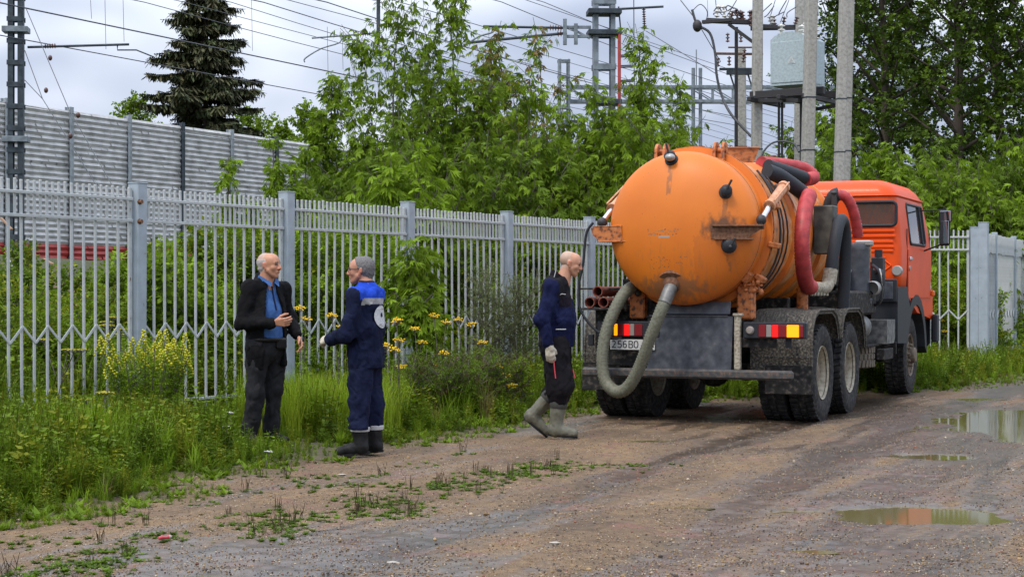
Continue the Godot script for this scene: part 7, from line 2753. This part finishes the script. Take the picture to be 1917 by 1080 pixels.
# the whole unclothed figure as one surface: coarse trunk and limbs, finer head and hands
func figure(t: Node3D, J: Dictionary, tint, hands: Array) -> void:
	var mb := MB.new()
	var X := Vector3.RIGHT
	var b := [[J.chest, J.waist, 0.10, 0.085, X, 1.35], [J.waist, J.hip, 0.085, 0.09, X, 1.35], [J.neck - Vector3(0, 0.05, 0), J.neck, 0.064, 0.060], [J.neck, J.head + J.hb * Vector3(0, -0.03, -0.02), 0.062, 0.058]]
	for s in ["l", "r"]:
		b.append_array(limb([J["sh" + s], J["el" + s], J["wr" + s]], [0.048, 0.038, 0.026]))
		b.append_array(limb([J["hp" + s], J["kn" + s], J["an" + s]], [0.078, 0.05, 0.038]))
		b.append([J["an" + s], J["to" + s], 0.036, 0.026])
		b.append([J.chest + Vector3(0, 0.04, 0), J["sh" + s], 0.06, 0.05])
	nets(mb, b, 0.013, 0.012, 0.0, null, tint)
	nets(mb, head_bones(J.head, J.hb, J.get("jowl", 1.0)), 0.0045, 0.006, 0.0, null, tint)
	for h in hands:
		nets(mb, h, 0.0042, 0.003, 0.0, null, tint)
	mb.smooth()
	put("body", mb.done(), M.skin, t)

func eyes(t: Node3D, J: Dictionary) -> void:
	for s in [-1.0, 1.0]:
		var mb := MB.new()
		mb.ball(J.head + J.hb * Vector3(s * 0.032, 0.006, 0.0735) * 0.95, Vector3.ONE * 0.0095, 10, 8)
		put("eye", mb.done(), M.eye, t)

func boot(called: String, t: Node3D, kn: Vector3, an: Vector3, to: Vector3, mat: Material, shaft: float, r: float) -> MeshInstance3D:
	var heel := an + (an - to).normalized() * 0.05
	heel.y = minf(an.y - 0.03, heel.y)
	var up := an.lerp(kn, shaft / an.distance_to(kn))
	var mid := an.lerp(to, 0.5)
	var dn := (an - kn).normalized()
	var b := [[an, up, r * 0.92, r * 1.12], [an + dn * 0.02, mid + dn * 0.01, r * 0.85, r * 0.72], [mid + dn * 0.01, to, r * 0.74, r * 0.68], [an + dn * 0.035 + (an - to).normalized() * 0.02, an + dn * 0.04, r * 0.68, r * 0.7]]
	var low := minf(an.y, to.y) - 0.09
	var fwd := (to - heel).normalized()
	var sole := func(p: Vector3, v: float) -> float:
		# a flat top edge
		return minf(v, (up - p).dot((kn - an).normalized()))
	var o := put(called, cloth(b, 0.009, 0.012, 0.010, sole, null, 14.0), mat, t)
	var mb := MB.new()
	var side := fwd.cross(Vector3.UP).normalized()
	var nn := side.cross(fwd).normalized()
	var outl := PackedVector2Array()
	for k in 20:
		var a := TAU * k / 20.0
		outl.append(Vector2(cos(a) * 0.148 + 0.005, sin(a) * (0.046 + 0.008 * cos(a))))
	var c := (an + to) / 2.0 + dn * 0.0
	c = (heel + to) / 2.0
	c -= nn * (r * 0.55)
	mb.prism(outl, 0.022, Transform3D(Basis(fwd, side, nn), c))
	put("sole", mb.done(), M.black_boot, o)
	return o

func march(bones: Array, from: Vector3, dir: Vector3, k: float) -> Vector3:
	var p := from
	for i in 60:
		var v := field_at(bones, p, k)
		if v > -0.002: break
		p += dir * clampf(-v * 0.8, 0.002, 0.03)
	return p

func strip(bones: Array, pts: Array, dir: Vector3, k: float, w: float, lift := 0.004) -> ArrayMesh:
	# a narrow ribbon laid on cloth
	var mb := MB.new()
	var on := []
	for p in pts:
		on.append(march(bones, p - dir * 0.3, dir, k) - dir * lift)
	mb.tube(on, w, 6)
	return mb.done()

func build_people() -> void:
	man_black_jacket()
	man_blue_yoke()
	man_walking()

func man_black_jacket() -> void:
	var at := Vector3(-2.17, road_height(-2.17, -15.45), -15.45)
	var t := thing("person", "bald man in an open black jacket and blue shirt, talking with one hand raised", "person", at, deg_to_rad(44))
	t.scale = Vector3.ONE * 0.985
	var J := {"head": Vector3(0.0, 1.615, 0.055), "hb": Basis(Vector3.UP, deg_to_rad(26)), "neck": Vector3(0, 1.49, 0.015), "chest": Vector3(0, 1.33, 0), "waist": Vector3(0, 1.08, 0.02), "hip": Vector3(0, 0.93, 0), "jowl": 1.12,
		"shl": Vector3(0.185, 1.41, 0), "ell": Vector3(0.265, 1.14, -0.01), "wrl": Vector3(0.235, 0.985, 0.165), "shr": Vector3(-0.185, 1.41, 0), "elr": Vector3(-0.26, 1.10, 0.0), "wrr": Vector3(-0.09, 1.105, 0.235),
		"hpl": Vector3(0.09, 0.90, 0), "knl": Vector3(0.11, 0.50, -0.02), "anl": Vector3(0.11, 0.10, -0.09), "tol": Vector3(0.16, 0.05, 0.08), "hpr": Vector3(-0.09, 0.90, 0), "knr": Vector3(-0.115, 0.50, 0.0), "anr": Vector3(-0.13, 0.10, -0.07), "tor": Vector3(-0.17, 0.05, 0.10)}
	var skin := Color(0.47, 0.225, 0.135)
	var hr := hand_bones(J.wrr + Vector3(0.012, 0.004, 0.02), Vector3(0.45, 0.05, 0.9), Vector3(0.8, 0.25, -0.4), Vector3(0, 1, 0.2), 0.75)
	var hl := hand_bones(J.wrl + Vector3(-0.005, -0.02, 0.015), Vector3(-0.12, -0.7, 0.6), Vector3(-0.9, -0.1, -0.3), Vector3(0, 0.3, 1), 0.45)
	figure(t, J, skin_tint(J.head, J.hb, skin, Color(0.16, 0.11, 0.09), Color(0.40, 0.33, 0.29), -0.02, -0.06), [hr, hl])
	eyes(t, J)
	var X := Vector3.RIGHT
	var hb: Array = head_bones(J.head, J.hb)
	var hair := [[hb[0][0], hb[0][1], hb[0][2] + 0.005, hb[0][3] + 0.004, J.hb.x, 0.94], [J.head + J.hb * Vector3(0, -0.03, -0.045), J.head + J.hb * Vector3(0, -0.05, -0.04), 0.062, 0.05]]
	var hc: Vector3 = J.head
	var hbi: Basis = J.hb.inverse()
	put("hair", cloth(hair, 0.006, 0.006, 0.004, func(p: Vector3, v: float) -> float:
		var q: Vector3 = hbi * (p - hc)
		return minf(v, minf(0.012 - q.z - 0.25 * absf(q.y), minf(0.055 - q.y, q.y + 0.075))), null, 60.0), M.white_hair, t)
	var shirt := [[Vector3(0, 1.40, 0.0), Vector3(0, 1.20, 0.035), 0.092, 0.112, X, 1.1], [Vector3(0, 1.20, 0.035), Vector3(0, 0.97, 0.045), 0.112, 0.122, X, 1.05], [Vector3(0, 1.46, 0.0), Vector3(0, 1.49, 0.01), 0.07, 0.066], [J.chest + Vector3(0, 0.06, 0), J.shl * 0.8 + J.chest * 0.2, 0.055, 0.04], [J.chest + Vector3(0, 0.06, 0), J.shr * 0.8 + J.chest * 0.2, 0.055, 0.04]]
	var st := put("shirt", cloth(shirt, 0.01, 0.015, 0.010, func(p: Vector3, v: float) -> float: return minf(minf(v, p.y - 0.935), 1.53 - p.y - maxf(p.z, 0.0) * 0.9 + (0.0 if absf(p.x) > 0.028 else -0.06))), M.denim_shirt, t)
	put("placket", strip(shirt, [Vector3(0, 1.43, 0.1), Vector3(0, 1.36, 0.12), Vector3(0, 1.28, 0.14), Vector3(0, 1.22, 0.16)], Vector3(0, 0, -1), 0.015, 0.007, 0.002), M.navy, st)
	var coll := MB.new()
	for s in [-1.0, 1.0]:
		coll.flat([Vector3(s * 0.012, 1.46, 0.115), Vector3(s * 0.075, 1.515, 0.045), Vector3(s * 0.085, 1.475, 0.085), Vector3(s * 0.045, 1.425, 0.14)])
		coll.flat([Vector3(s * 0.075, 1.515, 0.045), Vector3(s * 0.085, 1.475, 0.085), Vector3(s * 0.09, 1.47, 0.0), Vector3(s * 0.075, 1.53, -0.01)])
	put("collar", coll.done(), M.denim_shirt, st)
	var jk := [[Vector3(0, 1.39, -0.01), Vector3(0, 1.15, 0.015), 0.122, 0.152, X, 1.32], [Vector3(0, 1.15, 0.015), Vector3(0, 0.76, 0.015), 0.152, 0.158, X, 1.24], [Vector3(0, 1.46, -0.03), Vector3(0, 1.50, -0.03), 0.075, 0.07]]
	for s in ["l", "r"]:
		jk.append([J.chest + Vector3(0, 0.07, -0.01), J["sh" + s], 0.07, 0.062])
		var wr: Vector3 = J["wr" + s]
		var el: Vector3 = J["el" + s]
		jk.append_array([[J["sh" + s], el, 0.067, 0.058], [el, wr.lerp(el, 0.08), 0.060, 0.047]])
	var jp := func(p: Vector3, v: float) -> float:
		v = minf(v, p.y - 0.70 - 0.015 * sin(p.x * 14.0))
		var arm := absf(p.x) > 0.2 or p.z > 0.19 and p.x < -0.02
		if not arm or (p.x > -0.16 and p.x < 0.14 and p.z < 0.19):
			# open front
			if p.z > 0.0:
				var w := 0.044 + 0.062 * smoothstep(1.48, 1.15, p.y)
				v = minf(v, maxf(absf(p.x + 0.005) - w, 0.03 - p.z))
		return v
	put("jacket", cloth(jk, 0.0095, 0.016, 0.022, jp, null, 8.0), M.black_cloth, t)
	var tr := [[Vector3(0, 1.0, 0.03), Vector3(0, 0.88, 0.01), 0.125, 0.13, X, 1.25]]
	for s in ["l", "r"]:
		tr.append_array([[J["hp" + s], J["kn" + s], 0.105, 0.082], [J["kn" + s], J["an" + s], 0.080, 0.068]])
	put("trousers", cloth(tr, 0.011, 0.016, 0.03, func(p: Vector3, v: float) -> float: return minf(minf(v, 0.985 - p.y), p.y - 0.05), null, 7.0), M.trouser_grey, t)
	var belt := MB.new()
	var ring := []
	for k in 25:
		var a := TAU * k / 24.0
		ring.append(Vector3(cos(a) * 0.163, 0.955, 0.03 + sin(a) * 0.132))
	belt.tube(ring, 0.019, 8)
	belt.box(Vector3(0.06, 0.92, 0.15), Vector3(0.11, 0.10, 0.05), 0.015)
	put("belt", belt.done(), M.leather, t)
	for s in ["l", "r"]:
		boot("shoe", t, J["kn" + s], J["an" + s], J["to" + s], M.black_boot, 0.06, 0.052)

func man_blue_yoke() -> void:
	var at := Vector3(-1.235, road_height(-1.235, -14.85) - 0.005, -14.85)
	var t := thing("person", "grey-haired man with glasses in navy work suit with bright blue yoke, back half turned", "person", at, deg_to_rad(-112))
	t.scale = Vector3.ONE * 0.985
	var J := {"head": Vector3(0.01, 1.60, 0.05), "hb": Basis(Vector3.UP, deg_to_rad(20)), "neck": Vector3(0, 1.47, 0.0), "chest": Vector3(0, 1.30, 0), "waist": Vector3(0, 1.05, 0.03), "hip": Vector3(0, 0.91, 0), "jowl": 1.12,
		"shl": Vector3(0.185, 1.385, 0), "ell": Vector3(0.27, 1.06, 0.05), "wrl": Vector3(0.125, 1.005, 0.285), "shr": Vector3(-0.185, 1.385, 0), "elr": Vector3(-0.27, 1.06, 0.05), "wrr": Vector3(-0.06, 1.01, 0.29),
		"hpl": Vector3(0.09, 0.88, 0), "knl": Vector3(0.11, 0.49, 0.015), "anl": Vector3(0.12, 0.11, -0.01), "tol": Vector3(0.17, 0.055, 0.16), "hpr": Vector3(-0.09, 0.88, 0), "knr": Vector3(-0.11, 0.49, 0.0), "anr": Vector3(-0.11, 0.11, -0.035), "tor": Vector3(-0.14, 0.055, 0.13)}
	var skin := Color(0.46, 0.215, 0.135)
	var hl := hand_bones(J.wrl + Vector3(-0.01, 0.0, 0.015), Vector3(-0.45, -0.05, 0.85), Vector3(-0.6, -0.5, -0.3), Vector3(0.2, 0.8, 0.2), 0.6)
	var hr := hand_bones(J.wrr + Vector3(0.01, 0.005, 0.015), Vector3(0.5, 0.0, 0.85), Vector3(0.5, -0.6, -0.2), Vector3(-0.2, 0.8, 0.2), 0.6)
	figure(t, J, skin_tint(J.head, J.hb, skin, Color(0.14, 0.12, 0.11), skin, -0.2, 9.0), [hl, hr])
	eyes(t, J)
	for h in [hl, hr]:
		var g := []
		for b in h:
			g.append([b[0], b[1], b[2] + 0.003, b[3] + 0.003])
		put("glove", cloth(g, 0.005, 0.005, 0.003, null, null, 40.0), M.glove, t)
	var X := Vector3.RIGHT
	var hc: Vector3 = J.head
	var hbi: Basis = J.hb.inverse()
	var hb: Array = head_bones(J.head, J.hb)
	var hair := [[hb[0][0], hb[0][1], hb[0][2] + 0.014, hb[0][3] + 0.012, J.hb.x, 0.95], [J.head + J.hb * Vector3(0, -0.02, -0.05), J.head + J.hb * Vector3(0, -0.06, -0.045), 0.072, 0.055]]
	put("hair", cloth(hair, 0.006, 0.006, 0.010, func(p: Vector3, v: float) -> float:
		var q: Vector3 = hbi * (p - hc)
		var front := 0.018 - q.z + 0.35 * maxf(q.y - 0.03, 0.0) if q.y > 0.015 else -0.012 - q.z + 0.0 * q.y
		return minf(v, minf(front, q.y + 0.085)), null, 70.0), M.hair, t)
	var gl := MB.new()
	for s in [-1.0, 1.0]:
		gl.tube(rounded_loop(J.head + J.hb * Vector3(s * 0.034, 0.003, 0.101) * 0.95, J.hb.x, Vector3.UP, 0.027, 0.019, 0.012) + [J.head + J.hb * Vector3(s * 0.034 + 0.0284, 0.003, 0.101) * 0.95], 0.0022, 5)
		gl.tube([J.head + J.hb * Vector3(s * 0.066, 0.012, 0.098) * 0.95, J.head + J.hb * Vector3(s * 0.080, 0.012, 0.03) * 0.95, J.head + J.hb * Vector3(s * 0.084, 0.010, -0.012) * 0.95], 0.003, 5)
	put("glasses", gl.done(), M.black_plastic, t)
	# jacket
	var jk := [[Vector3(0, 1.375, -0.015), Vector3(0, 1.10, 0.01), 0.115, 0.142, X, 1.36], [Vector3(0, 1.10, 0.01), Vector3(0, 0.80, 0.0), 0.142, 0.148, X, 1.25], [Vector3(0, 1.44, -0.01), Vector3(0, 1.50, 0.0), 0.078, 0.068]]
	for s in ["l", "r"]:
		jk.append([J.chest + Vector3(0, 0.075, -0.01), J["sh" + s], 0.075, 0.078])
		var wr: Vector3 = J["wr" + s]
		var el: Vector3 = J["el" + s]
		jk.append_array([[J["sh" + s], el, 0.072, 0.064], [el, wr.lerp(el, 0.06), 0.066, 0.052]])
	var navy := Color(0.0085, 0.0125, 0.042)
	var tint := func(p: Vector3) -> Color:
		if p.y > 1.50: return Color(0.012, 0.014, 0.03)
		var line := 1.365 - 0.16 * maxf(absf(p.x) - 0.15, 0.0)
		if p.y > line and absf(p.x) < 0.235: return Color(0.022, 0.075, 0.56)
		if p.y > line - 0.055 and p.z < 0.0 and absf(p.x) < 0.20: return Color(0.42, 0.42, 0.43)
		return navy
	put("jacket", cloth(jk, 0.0085, 0.016, 0.024, func(p: Vector3, v: float) -> float: return minf(minf(v, p.y - 0.765), 1.515 - p.y), tint, 8.0), M.cloth_vc, t)
	# round emblem on the back
	var em := MB.new()
	var mark := MB.new()
	var rows := []
	var rows2 := []
	for j in 9:
		var r := []
		var r2 := []
		for i in 21:
			var a := TAU * i / 20.0
			var q := Vector3(sin(a) * 0.098 * j / 8.0, 1.205 + cos(a) * 0.098 * j / 8.0, -0.4)
			r.append(march(jk, q, Vector3(0, 0, 1), 0.016) + Vector3(0, 0, -0.013))
			var q2 := Vector3(sin(a) * 0.017 * j / 8.0, 1.222 + cos(a) * 0.019 * j / 8.0, -0.4)
			r2.append(march(jk, q2, Vector3(0, 0, 1), 0.016) + Vector3(0, 0, -0.017))
		rows.append(r)
		rows2.append(r2)
	em.sheet(rows)
	em.smooth()
	mark.sheet(rows2)
	mark.smooth()
	var e := put("emblem", em.done(), M.emblem, t)
	put("emblem_mark", mark.done(), M.navy, e)
	for q in [[0.062, 0.03, 0.010], [0.062, -0.03, 0.008], [-0.05, 0.0, 0.012], [-0.062, 0.03, 0.006]]:
		var pts := []
		for k in 7:
			var x: float = lerpf(-0.045, 0.045, k / 6.0) + q[1] * 0.2
			pts.append(Vector3(x, 1.205 + q[0] + 0.012 * cos(x * 30.0) * signf(q[0]), -0.12))
		put("emblem_line", strip(jk, pts, Vector3(0, 0, 1), 0.016, 0.0035, 0.014), M.grey_thread, e)
	var tr := [[Vector3(0, 0.92, 0.0), Vector3(0, 0.86, 0.0), 0.125, 0.13, X, 1.25]]
	for s in ["l", "r"]:
		tr.append_array([[J["hp" + s], J["kn" + s], 0.108, 0.094], [J["kn" + s], J["an" + s].lerp(J["kn" + s], 0.35), 0.092, 0.086]])
	put("trousers", cloth(tr, 0.011, 0.016, 0.035, func(p: Vector3, v: float) -> float: return minf(minf(v, 0.95 - p.y), p.y - 0.245), null, 6.0), M.navy, t)
	for s in ["l", "r"]:
		var c: Vector3 = J["an" + s].lerp(J["kn" + s], 0.36)
		var b := boot("boot", t, J["kn" + s], J["an" + s], J["to" + s], M.black_boot, 0.15, 0.062)
		var mb := MB.new()
		mb.lathe([Vector2(0.080, -0.012), Vector2(0.084, 0.0), Vector2(0.085, 0.022), Vector2(0.080, 0.026)], 20, Transform3D(Basis.IDENTITY, c + Vector3(0, -0.005, 0)))
		put("reflective_band", mb.done(), M.grey_thread, b)

func man_walking() -> void:
	var at := Vector3(0.425, 0.0, -16.7)
	at.y = road_height(at.x, at.z) + 0.005
	var t := thing("person", "bald man in dark navy work suit, white glove and olive rubber boots, walking right", "person", at, deg_to_rad(84))
	var J := {"head": Vector3(0, 1.66, 0.135), "hb": Basis(Vector3.RIGHT, 0.24), "neck": Vector3(0, 1.515, 0.065), "chest": Vector3(0, 1.33, 0.0), "waist": Vector3(0, 1.08, -0.02), "hip": Vector3(0, 0.93, -0.02), "jowl": 1.0,
		"shl": Vector3(0.19, 1.435, 0.0), "ell": Vector3(0.25, 1.13, -0.06), "wrl": Vector3(0.22, 0.90, -0.02), "shr": Vector3(-0.19, 1.435, -0.03), "elr": Vector3(-0.265, 1.13, -0.11), "wrr": Vector3(-0.26, 0.905, -0.065),
		"hpl": Vector3(0.09, 0.90, -0.02), "knl": Vector3(0.10, 0.48, 0.02), "anl": Vector3(0.10, 0.215, -0.235), "tol": Vector3(0.11, 0.065, -0.12), "hpr": Vector3(-0.09, 0.90, -0.02), "knr": Vector3(-0.10, 0.50, 0.045), "anr": Vector3(-0.10, 0.105, 0.0), "tor": Vector3(-0.12, 0.06, 0.17)}
	var skin := Color(0.49, 0.245, 0.155)
	var hr := hand_bones(J.wrr + Vector3(0, -0.025, 0.01), Vector3(0.1, -0.95, 0.2), Vector3(0.9, 0.05, -0.2), Vector3(0.1, 0.2, 0.9), 0.4)
	var hl := hand_bones(J.wrl + Vector3(0, -0.02, 0.015), Vector3(-0.1, -0.7, 0.6), Vector3(-0.9, 0, -0.2), Vector3(0, 0.3, 0.9), 0.5)
	figure(t, J, skin_tint(J.head, J.hb, skin, Color(0.25, 0.17, 0.12), Color(0.42, 0.33, 0.26), -0.012, -0.05), [hr, hl])
	eyes(t, J)
	for h in [hr, hl]:
		var g := []
		for b in h:
			g.append([b[0], b[1], b[2] + 0.0035, b[3] + 0.0035])
		var d: Vector3 = (h[0][1] - h[0][0]).normalized()
		g.append([h[0][0] - d * 0.02, h[0][0] + d * 0.02, 0.032, 0.03])
		put("glove", cloth(g, 0.005, 0.005, 0.003, null, null, 40.0), M.glove, t)
	var X := Vector3.RIGHT
	var jk := [[Vector3(0, 1.43, 0.0), Vector3(0, 1.12, 0.01), 0.130, 0.170, X, 1.25], [Vector3(0, 1.12, 0.01), Vector3(0, 0.88, -0.01), 0.170, 0.170, X, 1.15], [Vector3(-0.06, 1.445, -0.03), Vector3(0.06, 1.445, -0.03), 0.085, 0.085]]
	for s in ["l", "r"]:
		jk.append([J.chest + Vector3(0, 0.085, -0.01), J["sh" + s], 0.075, 0.078])
		var wr: Vector3 = J["wr" + s]
		var el: Vector3 = J["el" + s]
		jk.append_array([[J["sh" + s], el, 0.074, 0.066], [el, wr.lerp(el, 0.05), 0.068, 0.054]])
	var collar := [[Vector3(0, 1.44, -0.005), Vector3(0, 1.615, 0.055), 0.105, 0.090]]
	var tint := func(p: Vector3) -> Color:
		if p.y > 1.345 and absf(p.x) < 0.225: return Color(0.013, 0.012, 0.018)
		if p.z > 0.04 and p.y > 1.25 and p.y < 1.345 and p.x < -0.04: return Color(0.012, 0.011, 0.016)
		return Color(0.0095, 0.0155, 0.052)
	var neckcut := func(p: Vector3, v: float) -> float:
		v = minf(v, p.y - 0.865 - 0.01 * sin(p.z * 20.0))
		if p.z > 0.02: v = minf(v, maxf(absf(p.x) - 0.028, 1.36 - p.y + 0.2 * absf(p.x)) )
		return v
	var jo := put("jacket", cloth(jk, 0.0085, 0.016, 0.024, neckcut, tint, 8.0), M.cloth_vc, t)
	put("collar", cloth(collar, 0.007, 0.012, 0.006, func(p: Vector3, v: float) -> float:
		var q := Vector2(p.x, p.z - 0.045).length()
		v = minf(minf(v, q - 0.066), 1.60 - p.y - 0.75 * maxf(p.z + 0.02, 0.0))
		if p.z > 0.08: v = minf(v, absf(p.x) - 0.025)
		return v), M.black_work, t)
	var neckwear := [[Vector3(0, 1.33, 0.02), Vector3(0, 1.42, 0.02), 0.09, 0.075, X, 1.1]]
	put("undershirt", cloth(neckwear, 0.01, 0.012, 0.0), M.pale_blue, t)
	var side := Vector3(1, 0, 0)
	put("piping", strip(jk, [Vector3(-0.2, 1.365, 0.045), Vector3(-0.2, 1.372, 0.08), Vector3(-0.15, 1.368, 0.10)], Vector3(0.8, 0, -0.6), 0.016, 0.005, 0.006), M.grey_thread, jo)
	put("piping", strip(jk, [Vector3(-0.2, 1.04, 0.0), Vector3(-0.2, 1.04, 0.05), Vector3(-0.18, 1.04, 0.1)], Vector3(0.85, 0, -0.5), 0.016, 0.005, 0.008), M.grey_thread, jo)
	var pp := MB.new()
	pp.tube([Vector3(-0.098, 1.49, -0.03), Vector3(-0.095, 1.55, -0.01), Vector3(-0.085, 1.595, 0.0)], 0.004, 5)
	put("piping", pp.done(), M.grey_thread, jo)
	var tr := [[Vector3(0, 0.95, -0.02), Vector3(0, 0.87, -0.02), 0.12, 0.13, X, 1.25]]
	tr.append_array([[J.hpr, J.knr, 0.135, 0.132], [J.knr, J.anr.lerp(J.knr, 0.72), 0.130, 0.100], [J.hpl, J.knl, 0.135, 0.125], [J.knl, J.anl.lerp(J.knl, 0.7), 0.120, 0.095]])
	var tro := put("trousers", cloth(tr, 0.011, 0.016, 0.035, null, null, 6.0), M.black_work, t)
	put("red_trim", strip(tr, [Vector3(-0.2, 0.76, -0.01), Vector3(-0.2, 0.66, 0.0), Vector3(-0.2, 0.58, 0.01)], side, 0.016, 0.006, 0.008), M.litter_red, tro)
	put("red_trim", strip(tr, [Vector3(-0.12, 0.66, 0.2), Vector3(-0.12, 0.58, 0.2)], Vector3(0.3, 0, -1), 0.016, 0.006, 0.008), M.litter_red, tro)
	for s in ["l", "r"]:
		var b := boot("rubber_boot", t, J["kn" + s], J["an" + s], J["to" + s], M.rubber_boot, 0.24, 0.066)
		var d: Vector3 = (J["kn" + s] - J["an" + s]).normalized()
		var mb := MB.new()
		mb.lathe([Vector2(0.078, -0.045), Vector2(0.084, -0.03), Vector2(0.086, 0.02), Vector2(0.08, 0.03)], 20, axis_frame(d, J["an" + s] + d * 0.235))
		put("folded_top", mb.done(), M.boot_lining, b)
